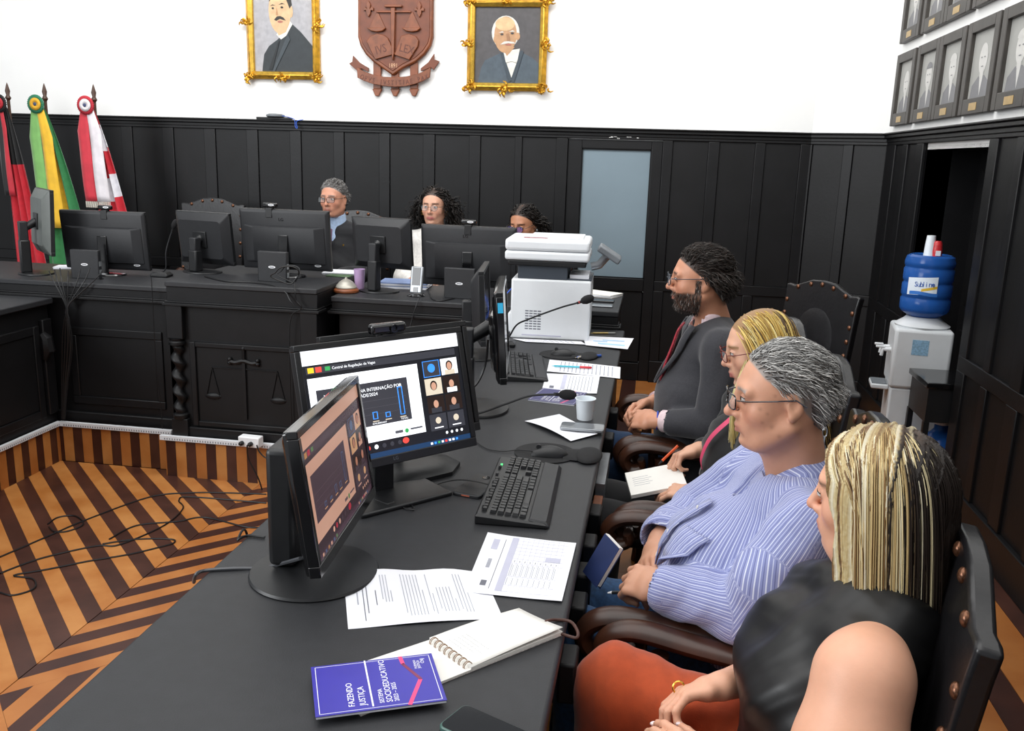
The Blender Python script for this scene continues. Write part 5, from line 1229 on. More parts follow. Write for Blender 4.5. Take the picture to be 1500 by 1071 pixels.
# device on the wainscot cap
p = Yp(403, 160, YW-.04)
t = thing('wireless_router', 'small round grey device on the wainscot ledge with blue cable', 'router', (p.x, YW-.04, ZCAP))
MB().b2((-.15, -.02, 0), (.13, .03, .018)).build('base', m_black, t, bevel=.003)
m = MB(); m.lathe([(.06, .018), (.07, .024), (.07, .036), (.05, .044), (.01, .046)], 28); m.build('shell', m_grey, t)
cable('thin blue cable dangling from the ledge device', [Vector((p.x+.06, YW-.06, ZCAP+.03)), Vector((p.x+.12, YW-.07, ZCAP+.02)), Vector((p.x+.17, YW-.078, ZCAP+.002)), Vector((p.x+.18, YW-.085, ZCAP-.05)), Vector((p.x+.195, YW-.085, ZCAP-.06)), Vector((p.x+.19, YW-.08, ZCAP-.01)), Vector((p.x+.24, YW-.07, ZCAP+.004))], .0025, mat=M('blue_cable'))
# ---------------------------------------------------------------- flags
def flag(lbl, px, cols, tilt, yy, bands, ros, ribbon):
    p = Yp(px, 150, yy); x = p.x
    t = thing('flag', lbl, 'flag', (x, yy, 0), 0)
    MB().tube([(0, .02, .01), (tilt*.3, .02, 1.98)], .012, 10).build('pole', M('flag_pole_wood', '4a3022', .4), t)
    MB().lathe([(.01, 1.98), (.022, 2.0), (.012, 2.02), (.018, 2.05), (.008, 2.09), (.002, 2.11)], 16, (tilt*.3, .02, 0)).build('finial', M('flag_pole_wood'), t)
    MB().lathe([(.13, 0), (.13, .02), (.05, .035), (.02, .06)], 24, (0, .02, 0)).build('stand', m_black, t)
    zt, zb_ = 1.93, bands['zb']; nz = 40; na = 40
    g = []
    for i in range(nz+1):
        u = i/nz; z = zt+(zb_-zt)*u; wd = .035+bands['w']*min(1, u*1.15)**.8; row = []
        for j in range(na+1):
            s = j/na; ph = s*2*PI*3.5
            row.append((tilt*.3+bands['lean']*u+(s-.25)*wd, -.03+.022*math.sin(ph+u*1.2)*min(1, u*3+.15)-.01, z-.06*math.sin(PI*s)*(u**2)))
        g.append(row)
    m = MB()
    m.grid(g)
    for k in range(len(m.f)):
        i, j = k//na, k % na; m.mi[k] = bands['f'](j/na, i/nz)
    m.build('cloth', [M('flag_'+c, h, .75, var=.08, scale=30, sheen=.3) for c, h in cols], t, solid=.0025)
    # rosette and ribbons
    m = MB(); m2 = MB(); m3 = MB(); n = 28; cz = 1.955
    def ring(r0, r1, y, amp):
        v = []; 
        for k in range(n*2):
            a = 2*PI*k/(n*2); v.append([(tilt*.3+r*math.cos(a), y+(amp if k % 2 else -amp), cz+r*math.sin(a)) for r in (r0, r1)])
        return v+[v[0]]
    m.grid(ring(.03, .068, -.092, .005)); m.build('rosette_pleats', M('ros_'+ros[0], ros[0], .7), t, solid=.002)
    m2.grid(ring(.012, .045, -.099, .003)); m2.build('rosette_middle', M('ros_'+ros[1], ros[1], .7), t, solid=.002)
    m3.ball((tilt*.3, -.103, cz), (.013, .006, .013), 12); m3.build('rosette_button', M('ros_'+ros[2], ros[2], .6), t)
    zr = ribbon[2]; off = ribbon[3]
    for q, (c, xo) in enumerate(((ribbon[0], -ribbon[5]), (ribbon[1], .0))):
        g = [[(tilt*.3+xo*(.45+.55*min(1, u*4))+ribbon[5]*s*(.5+.5*min(1, u*4))+off*u, -.085-.004*q+.006*math.sin(6*u+s*2), 1.94+(zr-1.94)*u) for s in (0, .33, .67, 1)] for u in [k/16 for k in range(17)]]
        MB().grid(g).build('ribbon', M('rib_'+c, c, .65, var=.08, sheen=.3), t, solid=.002)
        if ribbon[4]:
            f = MB()
            for k in range(12): xx = tilt*.3+xo+ribbon[5]*k/11+off; f.tube([(xx, -.087, zr), (xx+.002, -.089, zr-.045)], .0024, 4)
            f.build('fringe', M('cream_fringe', 'e2dcd0', .8), t)['kind'] = 'stuff'
    return t
flag('black and red flag with a black rosette', 12, [('black', '141416'), ('red', 'c22332')], -.04, 6.35, dict(zb=.42, w=.26, lean=.06, f=lambda s, u: 1 if u > .27 else 0), ('1b1b1d', 'b52a35', 'd8d0d0'), ('1b1b1d', 'c02a38', 1.28, .02, False, .042))
flag('green and yellow flag with a green rosette', 65, [('green', '2f7a46'), ('yellow', 'e8b52a'), ('lightgreen', '7fb465')], -.02, 6.35, dict(zb=.45, w=.42, lean=.07, f=lambda s, u: 0 if s > .62 else (1 if s > .35 else 0)), ('2f7d5c', 'e6b034', '3a4660'), ('79b060', 'ecb92c', 1.05, .06, False, .098))
flag('red and white striped flag with a red rosette', 137, [('red', 'c62a3c'), ('white', 'dedde2'), ('bluewhite', 'c4cbe0')], -.02, 6.35, dict(zb=.85, w=.26, lean=.09, f=lambda s, u: 0 if int(u*6.5+s*.4) % 2 == 0 else 1), ('c22f3d', 'e8e4e6', '3c4468'), ('c8303f', 'e4dee2', 1.26, .04, True, .098))
# ---------------------------------------------------------------- water cooler
WX, WY = 1.50, 5.22
t = thing('water_cooler', 'white free-standing water cooler with taps by the recessed door', 'water cooler', (WX, WY, 0), R(-8))
m_cool = M('white_enamel', 'dfe3e6', .4, var=.02)
MB().b2((-.15, -.15, .0), (.14, .16, .53)).build('lower_cabinet', m_cool, t, bevel=.012, seg=3); MB().b2((-.16, -.16, .53), (.16, .17, .89)).build('upper_cabinet', m_cool, t, bevel=.02, seg=3)
MB().lathe([(.15, .89), (.155, .90), (.11, .93), (.09, .95)], 32).build('collar', m_cool, t)
MB().b2((-.25, -.09, .50), (-.15, .09, .53)).build('drip_tray', m_cool, t, bevel=.008); MB().b2((-.245, -.08, .53), (-.16, .08, .534)).build('drip_grille', m_grey, t)
for yy in (-.045, .045):
    f = MB().tube([(-.15, yy, .74), (-.205, yy, .74), (-.21, yy, .70)], [.014, .014, .010], 10); f.build('tap', m_cool, t); MB().b2((-.245, yy-.012, .748), (-.195, yy+.012, .76)).build('tap_lever', m_cool, t, bevel=.003)
MB().b2((-.06, -.1612, .74), (.03, -.16, .83)).build('instruction_sticker', M('pale_blue_sticker', '8fb6d2', .5, var=.2, scale=120), t)
t.scale = (.93, .93, .93)
jug = thing('water_jug', 'large blue water jug upside down on the cooler', 'water jug', (WX, WY, .93*.93), R(-8)); jug.scale = (.93, .93, .93)
m_jug = M('blue_polycarbonate', '2a5fae', .18, var=.05, trans=.25, ior=1.3)
prof = [(.03, 0), (.05, .0), (.08, .02), (.125, .045), (.137, .06)]
for k in range(3): z = .075+k*.088; prof += [(.139, z), (.139, z+.05), (.133, z+.058), (.133, z+.066), (.139, z+.074)]
prof += [(.139, .345), (.130, .375), (.11, .386), (.09, .38), (.02, .378)]
MB().lathe(prof, 48).build('body', m_jug, jug)
# paper label wrapped on the room side
g = [[(.1402*math.cos(a), .1402*math.sin(a), z) for a in [R(232-5*k) for k in range(14)][::-1]] for z in [.155+.012*i for i in range(9)]]
g = [[(.1402*math.cos(R(215+5*k)), .1402*math.sin(R(215+5*k)), .155+.0125*i+.001*k) for k in range(15)] for i in range(9)]
lb = MB().grid(g).build('label', M('jug_label_white', 'dce6f0', .5, var=.02), jug)
g = [[(.1408*math.cos(R(222+5*k)), .1408*math.sin(R(222+5*k)), .158+.010*i+.004*math.sin(k*.4)) for k in range(14)] for i in range(3)]
MB().grid(g).build('label_band', M('jug_label_blue', '2f6fc0', .5), lb)
g = [[(.1406*math.cos(R(250+5*k)), .1406*math.sin(R(250+5*k)), .180+.008*i+.003*k) for k in range(8)] for i in range(3)]
MB().grid(g).build('label_swoosh', M('jug_label_yellow', 'e0b93a', .5), lb)
for k, ch in enumerate('Sublime'):
    a = R(233+6.3*k); text('lettering', ch, .042, M('label_blue_ink', '2c58a8', .5), lb, fr((.1412*math.cos(a), .1412*math.sin(a), .207+.001*k), (-math.sin(a), math.cos(a), 0), (0, 0, 1)), .0004)
t = thing('cup_stack', 'stack of plastic cups in red wrapper on the water jug', 'cups', (WX-.02, WY-.03, .93*(.93+.378)))
MB().lathe([(.030, 0), (.026, .07), (.022, .112), (.0, .114)], 24).build('cups', M('milky_plastic'), t)
m = MB(); m.lathe([(.028, 0), (.03, .03), (.024, .075), (.018, .085)], 14, (.032, -.012, 0)); m.build('wrapper', M('red_wrapper', 'c02a30', .35, var=.2, scale=60), t)
MB().b2((.02, -.044, .008), (.045, -.040, .035)).build('wrapper_label', m_lbl, t)
# small black side table and floor jug
t = thing('side_table', 'small glossy black side table beside the cooler', 'table', (1.555, 4.84, 0))
MB().b2((-.15, -.17, .60), (.15, .17, .63)).build('top', M('gloss_black_lacquer', '0c0c0e', .15, coat=.4), t, bevel=.004)
MB().b2((-.135, -.155, .42), (.135, .155, .60)).build('apron', m_plas, t)
for sx in (-1, 1):
    for sy in (-1, 1): MB().b2((sx*.125-.014, sy*.145-.014, 0), (sx*.125+.014, sy*.145+.014, .42)).build('leg', m_plas, t)
t = thing('floor_water_jug', 'blue water jug standing on the floor under the side table', 'water jug', (1.555, 4.84, 0))
MB().lathe([(.09, 0), (.10, .02), (.10, .26), (.09, .30), (.05, .33), (.035, .35), (.035, .39), (.0, .39)], 32).build('body', m_jug, t)
MB().lathe([(.038, .375), (.038, .40), (.0, .402)], 20).build('cap', m_lbl, t)
# ================================================================ carved armchairs
m_leather = M('black_leather', '131214', .32, var=.2, scale=18, bump=.15, bscale=60)
m_cw = M('dark_chair_wood', '2c1b14', .35, var=.35, scale=9, stretch=(1, 1, 1), bump=.06, hue2='46281a')
m_stud = M('worn_brass_stud', '6e4a36', .3, metal=.7, var=.4, scale=160)
def chair(label, loc, rz, group, H=1.12):
    """faces local -x"""
    t = thing('carved_armchair', label, 'chair', loc, rz, group)
    MB().b2((-.24, -.25, .38), (.24, .25, .43)).build('seat_frame', m_cw, t, bevel=.006)
    m = MB(); m.loft([[(x*.235*s, y*.25*s, z) for x, y in ((-1, -1), (0, -1), (1, -1), (1, 0), (1, 1), (0, 1), (-1, 1), (-1, 0))] for z, s in ((.43, 1), (.448, 1), (.465, .9), (.47, .5))]); m.build('seat', m_leather, t, sub=1)
    T = Matrix.Translation((.225, 0, .44)) @ Matrix.Rotation(R(7), 4, 'Y')      # back leans away
    hh = (H-.44)/math.cos(R(7))
    pr = [(-.255, .12), (-.255, hh-.10), (-.262, hh-.05), (-.24, hh-.045), (-.20, hh-.05), (-.14, hh-.028), (-.08, hh-.006), (0, hh), (.08, hh-.006), (.14, hh-.028), (.20, hh-.05), (.24, hh-.045), (.262, hh-.05), (.255, hh-.10), (.255, .12)]
    mxp = T @ Matrix(((0, 0, 1, 0), (1, 0, 0, 0), (0, 1, 0, 0), (0, 0, 0, 1)))
    MB().prism(pr, -.018, .018, 0, mxp).build('back', m_leather, t, bevel=.008, seg=3)
    m = MB(); m.ball((0, 0, 0), (.012, .15, .18), 18, mx=T @ Matrix.Translation((-.014, 0, hh*.55))); m.build('back_padding', m_leather, t)
    st = bpy.data.objects.new('x', None); pts = [(y, .14+k*(hh-.27)/6) for y in (-.235, .235) for k in range(7)]+[(-.17, hh-.055), (-.08, hh-.03), (0, hh-.022), (.08, hh-.03), (.17, hh-.055)]
    bpy.data.objects.remove(st)
    s0 = None
    for (y, z) in pts:
        p = T @ Vector((-.019, y, z))
        if s0 is None: s0 = MB().ball((0, 0, 0), (.008, .0125, .0125), 10).build('stud', m_stud, t); s0.location = p
        else: c = s0.copy(); COL.objects.link(c); c.location = p
    for s in (-1, 1):       # rear posts running up beside the back
        MB().tube([(.27, s*.225, 0), (.245, s*.232, .25), (.222, s*.235, .44), (.232, s*.236, .62)], .021, 8).build('rear_leg', m_cw, t)
        MB().tube([(-.215, s*.225, 0), (-.215, s*.225, .06), (-.215, s*.225, .10), (-.215, s*.225, .34), (-.215, s*.225, .40)], [.026, .020, .027, .021, .027], 10).build('front_leg', m_cw, t)
        MB().tube([(-.20, s*.26, .42), (-.205, s*.272, .47), (-.21, s*.28, .53), (-.20, s*.285, .60), (-.20, s*.285, .66)], [.022, .016, .028, .015, .02], 10).build('arm_post', m_cw, t)
        # arm: sweeping bar ending in a scroll
        path = bez([(.235, s*.245, .76), (.16, s*.265, .725), (.03, s*.285, .688), (-.12, s*.29, .69), (-.24, s*.29, .70), (-.30, s*.29, .685), (-.325, s*.29, .65), (-.305, s*.29, .615), (-.265, s*.29, .625), (-.268, s*.29, .652)], 54)
        rings = []; n = len(path)
        for i, p in enumerate(path):
            tt = (path[min(i+1, n-1)]-path[max(i-1, 0)]).normalized(); b = Vector((0, 1, 0)); up = tt.cross(b).normalized()
            hw, hv = .033, (.022 if i < n*.72 else .022-.010*(i/n-.72)/.28)
            rings.append([p+b*(hw*math.cos(a))*1.0+up*(hv*math.sin(a)) for a in [2*PI*j/12 for j in range(12)]])
        MB().loft(rings).build('arm', m_cw, t)
    MB().tube([(-.215, -.225, .16), (-.215, 0, .17), (-.215, .225, .16)], [.014, .02, .014], 8).build('stretcher', m_cw, t)
    MB().tube([(.25, -.225, .2), (.25, .225, .2)], .014, 8).build('stretcher', m_cw, t)
    return t
GR = 'carved armchairs along the long desk'
chair('carved armchair holding the woman in orange trousers', (.21, 1.435, 0), R(-11), GR, 1.13)
chair('carved armchair holding the man in striped shirt', (.235, 2.10, 0), R(-2), GR)
chair('carved armchair holding the blonde woman with pink lanyard', (.27, 2.76, 0), R(0), GR)
chair('carved armchair holding the bearded man', (.235, 3.42, 0), R(2), GR)
chair('empty carved armchair standing free behind the bearded man', (.60, 4.50, 0), R(32), None, 1.12)
GF = 'carved armchairs behind the far bench'
chair('carved armchair holding the grey-haired suited man', (-2.13, 6.02, 0), R(90), GF, 1.27)
chair('carved armchair holding the curly-haired woman', (-1.46, 6.05, 0), R(90), GF, 1.12)
chair('carved armchair holding the woman with violet lenses', (-.80, 5.98, 0), R(90), GF, 1.12)
chair('empty high-backed armchair behind the square badge monitor', (-3.33, 6.15, 0), R(88), GF, 1.31)
chair('empty carved armchair half hidden by the monitor at the flags', (-3.99, 5.94, 0), R(88), GF, 1.05)
# ================================================================ people
def fabric(key, h='808080', rough=.8, **k): return M('cloth_'+key, h, rough, var=k.pop('var', .10), scale=k.pop('scale', 60), bump=k.pop('bump', .12), bscale=k.pop('bscale', 500), sheen=k.pop('sheen', .25), **k)
def folds(dirs, amp=.004, seed=0, mask=None):
    rg = np.random.RandomState(seed)
    def f(P, N):
        d = np.zeros(len(P))
        for (v, lam, a) in dirs:
            v = np.array(v)/np.linalg.norm(v); o = rg.rand()*6; wv = .9*np.sin(P@np.array([7.3, 11.1, 5.7])+o)+.6*np.sin(P@np.array([-13.0, 6.1, 17.0])+o*2)
            s = np.sin(2*PI*(P@v)/lam+wv*1.4+o); d += a*(np.abs(s)**1.5*np.sign(s))*(.55+.45*np.sin(P@np.array([9.0, -14, 8])+o))
        if mask is not None: d = d*mask(P)
        return (amp*d).astype(np.float32)
    return f
class Body:
    """one continuous skin surface"""
    def __init__(s, lo, hi, h): s.S = SD(lo, hi, h)
def person(label, base): return thing('person', label, 'person', base)
def lobe(S, a, b, ra, rb, w=(0, 1, 0), f=1.0, k=.03): S.cap(a, b, ra, rb, k, flat=(w, f))
# ---------------------------------------------------------------- grey-haired man in striped shirt
def man_striped():
    t = person('grey-haired man in striped blue shirt with hands folded over a small notebook', (.24, 2.0, .0))
    T = headT((.292, 1.925, 1.195), R(4), R(4), R(2), .965)
    LS, LE, LW = (.345, 1.785, .96), (.235, 1.765, .765), (.065, 1.85, .762)
    RS, RE, RW = (.285, 2.155, .95), (.145, 2.225, .80), (.062, 2.06, .785)
    S = SD((-.12, 1.62, .60), (.52, 2.36, 1.36), .0037)
    head_prims(S, T, jaw=1.06, nose=1.12)
    nb = (.355, 1.965, 1.0)
    S.cap(TP(T, [(-.025, 0, -.045)])[0], nb, .053, .060, .03); S.cap(TP(T, [(.03, 0, -.085)])[0], (.315, 1.955, 1.0), .022, .03, .035)
    S.cap((.335, 1.985, .88), (.29, 1.99, .76), .085, .11, .05, flat=((0, 1, 0), 1.3)); S.cap(LS, LE, .048, .044, .04); S.cap(LE, LW, .043, .029, .03, flat=((0, 0, 1), 1.15)); S.cap((.355, 1.965, .965), LS, .042, .046, .04); S.cap((.355, 1.965, .965), RS, .042, .046, .04)
    S.cap(RS, RE, .048, .044, .04); S.cap(RE, RW, .043, .029, .03, flat=((0, 0, 1), 1.15))
    tl = hand_prims(S, LW, (-1, .72, -.12), (-.25, -.55, .80), side=-1, size=1.06, curl=(38, 42, 45, 48), curl2=1.25, thumb=(22, 30))
    tr = hand_prims(S, RW, (-.38, -.86, -.42), (-.72, .15, .68), side=-1, size=1.06, curl=(16, 20, 22, 26), curl2=1.0, thumb=(30, 20), spread=5)
    S.mesh().smooth(1, .4)
    mk = male_mask(.088, .034, -.058)
    tint = face_tint(S.P, T, 'cb967a', 'ac7062', '8d8a86', mask=lambda L: mk(L)*.9, brow=True)
    L = TP(T.inverted(), S.P)
    # sun spots on the temple
    for (x, y, z, r) in ((.06, .05, -.01, .004), (.045, .062, -.02, .0035), (.035, .064, -.05, .005), (.03, .066, .02, .004), (.055, .052, -.04, .003), (.02, .06, -.07, .004)):
        w_ = np.exp(-((L[:, 0]-x)**2+(L[:, 2]-z)**2)/r**2)*(L[:, 1] > .02)*.45; tint[:] = tint*(1-w_[:, None])+np.array(lin('7d5340'))*w_[:, None]
    S.build('body', skin_mat('tan'), t, tint)
    make_eyes(t, T, t.location, skin='b98268'); glasses(t, T, m_gloss, 'rect')
    # nails
    # hair: swept back grey waves
    rt = scalp_roots(3200, lambda p: mk(p)*((p[:, 2] > .042) | (p[:, 0] < -.045)), 3); d0 = rt-np.array([-.014, 0, .02]); d0 /= np.linalg.norm(d0, axis=1)[:, None]
    d0 = d0*.38+np.array([-.85, .05, .10])+.10*np.random.RandomState(1).randn(3200, 3); sd = rt[:, 2] < .055; d0[sd] += np.array([-.3, 0, -.45])
    strands('hair', t, hair_mat('grey_hair', .5), T, rt, d0, 8, np.where(rt[:, 0] < -.05, .0040, .0058), .12, HEADROUND, .0013, pick(3200, ['9b9a98', '7c7a78', 'c4c2be', '56524e', 'dcdad6'], [4, 3, 3, 2, 1.5], 4), curl=.0022, cfreq=7, keep=.93, seed=5)
    # shirt
    S = SD((-.06, 1.60, .46), (.56, 2.40, 1.12), .005)
    lobe(S, (.332, 1.98, .93), (.27, 2.0, .78), .112, .150, f=1.42, k=.06); lobe(S, (.24, 2.0, .76), (.27, 2.02, .58), .155, .165, f=1.18, k=.08); S.ell((.185, 2.0, .735), (.115, .16, .13), None, .08)
    S.cap((.36, 1.97, .985), LS, .064, .064, .05); S.cap((.36, 1.97, .985), RS, .064, .064, .05)
    S.cap(LS, (.275, 1.755, .86), .070, .066, .022); S.cap((.275, 1.755, .86), LE, .066, .064, .03); S.cap(LE, (.115, 1.825, .768), .062, .054, .02)
    S.cap(RS, RE, .070, .062, .022); S.cap(RE, (.085, 2.11, .795), .060, .053, .02)
    S.cap((.115, 1.825, .768), (.085, 1.84, .766), .058, .059, .006); S.cap((.09, 2.12, .796), (.068, 2.08, .790), .055, .056, .006)
    S.ell((.335, 1.955, 1.065), (.070, .068, .066), None, .012, True); S.cap((.265, 1.955, 1.03), (.215, 1.965, .94), .032, .004, .008, True)                               # neck opening
    S.cap((.10, 1.83, .767), (.02, 1.87, .765), .047, .045, .004, True); S.cap((.078, 2.10, .793), (.03, 2.0, .775), .046, .044, .004, True)
    S.mesh().smooth(2, .5)
    P = S.P
    # stripe coordinate: round the trunk, round each sleeve
    def seg(P, a, b): a, b = V3(a), V3(b); d = b-a; tt = np.clip(((P-a)@d)/(d@d), 0, 1); q = P-(a+tt[:, None]*d); return np.linalg.norm(q, axis=1), q, d/np.linalg.norm(d)
    su = np.arctan2(P[:, 1]-2.0, -(P[:, 0]-.33))*.185+.05*(P[:, 2]-.8)*(P[:, 1]-2)
    best = np.full(len(P), 1e9)
    for a, b, r in ((LS, LE, .066), (LE, LW, .058), (RS, RE, .066), (RE, RW, .056)):
        d, q, ax_ = seg(P, a, b); e1 = np.cross(ax_, [0.0, 0, 1]); e1 = e1/np.linalg.norm(e1); e2 = np.cross(ax_, e1)
        dt = d-r; m = (dt < .018) & (d < best) & ((P[:, 1] < 1.86) | (P[:, 1] > 2.13) | (d < .06)) & (np.abs(P[:, 1]-2.0) > .07)
        ang = np.arctan2(q@e2, q@e1)*.068+.3; su = np.where(m, ang, su); best = np.where(m, d, best)
    ms = bpy.data.materials.get('striped_shirt_cloth') or bpy.data.materials.new('striped_shirt_cloth'); ms.use_nodes = True; nt = ms.node_tree; b = nt.nodes['Principled BSDF']; b.inputs['Roughness'].default_value = .8; b.inputs['Sheen Weight'].default_value = .2
    a = nt.nodes.new('ShaderNodeAttribute'); a.attribute_name = 'su'
    mm = nt.nodes.new('ShaderNodeMath'); mm.operation = 'MULTIPLY'; mm.inputs[1].default_value = 1/.0135; nt.links.new(a.outputs['Fac'], mm.inputs[0])
    fr_ = nt.nodes.new('ShaderNodeMath'); fr_.operation = 'FRACT'; nt.links.new(mm.outputs[0], fr_.inputs[0])
    cr = nt.nodes.new('ShaderNodeValToRGB'); cr.color_ramp.interpolation = 'CONSTANT'; el = cr.color_ramp.elements
    el[0].position = 0; el[0].color = (*lin('7f86b4'), 1); el[1].position = .30; el[1].color = (*lin('cfd4e6'), 1)
    for ps, c_ in ((.42, '8a90bc'), (.62, '5f6796'), (.70, '8289b8'), (.9, 'b9bfdb')): e = el.new(ps); e.color = (*lin(c_), 1)
    nt.links.new(fr_.outputs[0], cr.inputs[0]); nt.links.new(cr.outputs[0], b.inputs['Base Color'])
    sh = S.build('shirt', ms, t, attr=su, disp=folds([((.3, .2, 1), .10, 1), ((1, .3, -.6), .075, .8), ((-.2, 1, .6), .13, .7)], .0042, 2))
    sh['label'] = 'blue shirt with white and lilac stripes'
    ml = Vector(t.location)
    # collar, placket, buttons, pocket laid on the sculpted cloth
    mcol = M('shirt_collar_cloth', '8288b4', .8, var=.12, scale=120)
    g = []
    for i in range(27):
        a = R(-150+300*i/26); nx, ny = -math.cos(a), math.sin(a); fz = max(0, math.cos(a))
        base = Vector((.340+.068*nx-.022*fz, 1.957+.066*ny, 1.036-.066*fz)); top = base+Vector((-.006*nx, -.005*ny, .026)); out = base+Vector((.026*nx-.006*fz, .030*ny, -.014-.018*fz)); tipo = out+Vector((.006*nx, .012*ny, -.02-.012*fz))
        if abs(a) < R(26): continue
        g.append([tuple(base-ml), tuple(top-ml), tuple((top+out)/2+Vector((.006*nx, .006*ny, .004))-ml), tuple(out-ml)])
    h2 = len(g)//2
    sf = lambda v: math.atan2(v.y-.0, -v.x)*.12
    add_su(MB().grid(g[:h2+1]).build('collar', ms, t, solid=.003), sf); add_su(MB().grid(g[h2:]).build('collar', ms, t, solid=.003), sf)
    def onshirt(y, z, off=.003):
        x = surf_x(P, y, z, .012); return Vector(((x if x is not None else .1)-off, y, z))-ml
    pl = [[tuple(onshirt(1.958+dy+.05*(1.0-z), z, .006)) for dy in (-.014, 0, .014)] for z in [.935-.018*k for k in range(14)]]
    add_su(MB().grid(pl).build('placket', ms, t, solid=.002), lambda v: v.y)
    for z in (.915, .85, .79, .73):
        MB().lathe([(.006, 0), (.006, .0022), (.003, .003)], 12, mx=fr(onshirt(1.958+.05*(1.0-z), z, .008), (0, 1, 0), (.3, 0, 1))).build('button', M('shell_button', 'e4e2dc', .3), t)
    pk = [[tuple(onshirt(1.855+.075*i/5, .885-.07*k/5-.010*math.sin(PI*i/5)*(k == 5), .004)) for i in range(6)] for k in range(6)]
    add_su(MB().grid(pk).build('pocket', ms, t, solid=.002), lambda v: v.y*1.05)
    # jeans and shoes
    S = SD((-.26, 1.80, .02), (.52, 2.24, .72), .006)
    S.ell((.30, 2.02, .56), (.17, .19, .12), None, .05)
    for y, kx in ((1.93, -.10), (2.11, -.12)): S.cap((.28, y, .555), (kx, y-.01, .575), .088, .068, .05); S.cap((kx, y-.01, .575), (kx-.02, y, .12), .066, .052, .05)
    S.mesh().smooth(2).build('jeans', fabric('denim', '27496f', .85, var=.25, scale=90), t, disp=folds([((1, .2, .3), .06, 1)], .003, 4))['label'] = 'blue denim jeans'
    for y in (1.93, 2.11): MB().ball((-.16-ml.x, y-ml.y, .045), (.125, .045, .045), 14).build('shoe', m_leather, t)
    return t, tl, tr
_, tl6, tr6 = man_striped()
# his pocket notebook and pen (held)
p0 = Vector((-.072, 2.005, .735))
n6 = thing('pocket_notebook', 'small blue notebook held in the striped-shirt man\'s hand', 'notebook', p0, R(20))
mx = Matrix.Rotation(R(-62), 4, 'Y') @ Matrix.Rotation(R(12), 4, 'X')
MB().b2((-.05, -.035, -.004), (.06, .04, -.0025), 0, mx).b2((-.05, -.035, .008), (.06, .04, .0095), 0, mx).build('cover', M('blue_board', '22315e', .6), n6, bevel=.0006)
MB().b2((-.045, -.033, -.0025), (.062, .038, .008), 0, mx).build('pages', m_paper2, n6)
pn = thing('ballpoint_pen', 'white tipped pen held under the striped-shirt man\'s fingers', 'pen', (-.02, 1.90, .715), R(160))
MB().tube([(-.05, 0, .02), (.025, 0, -.004)], .0042, 8).build('barrel', m_plas, pn); MB().tube([(.025, 0, -.004), (.036, 0, -.008)], [.004, .0015], 8).build('tip', m_lbl, pn)
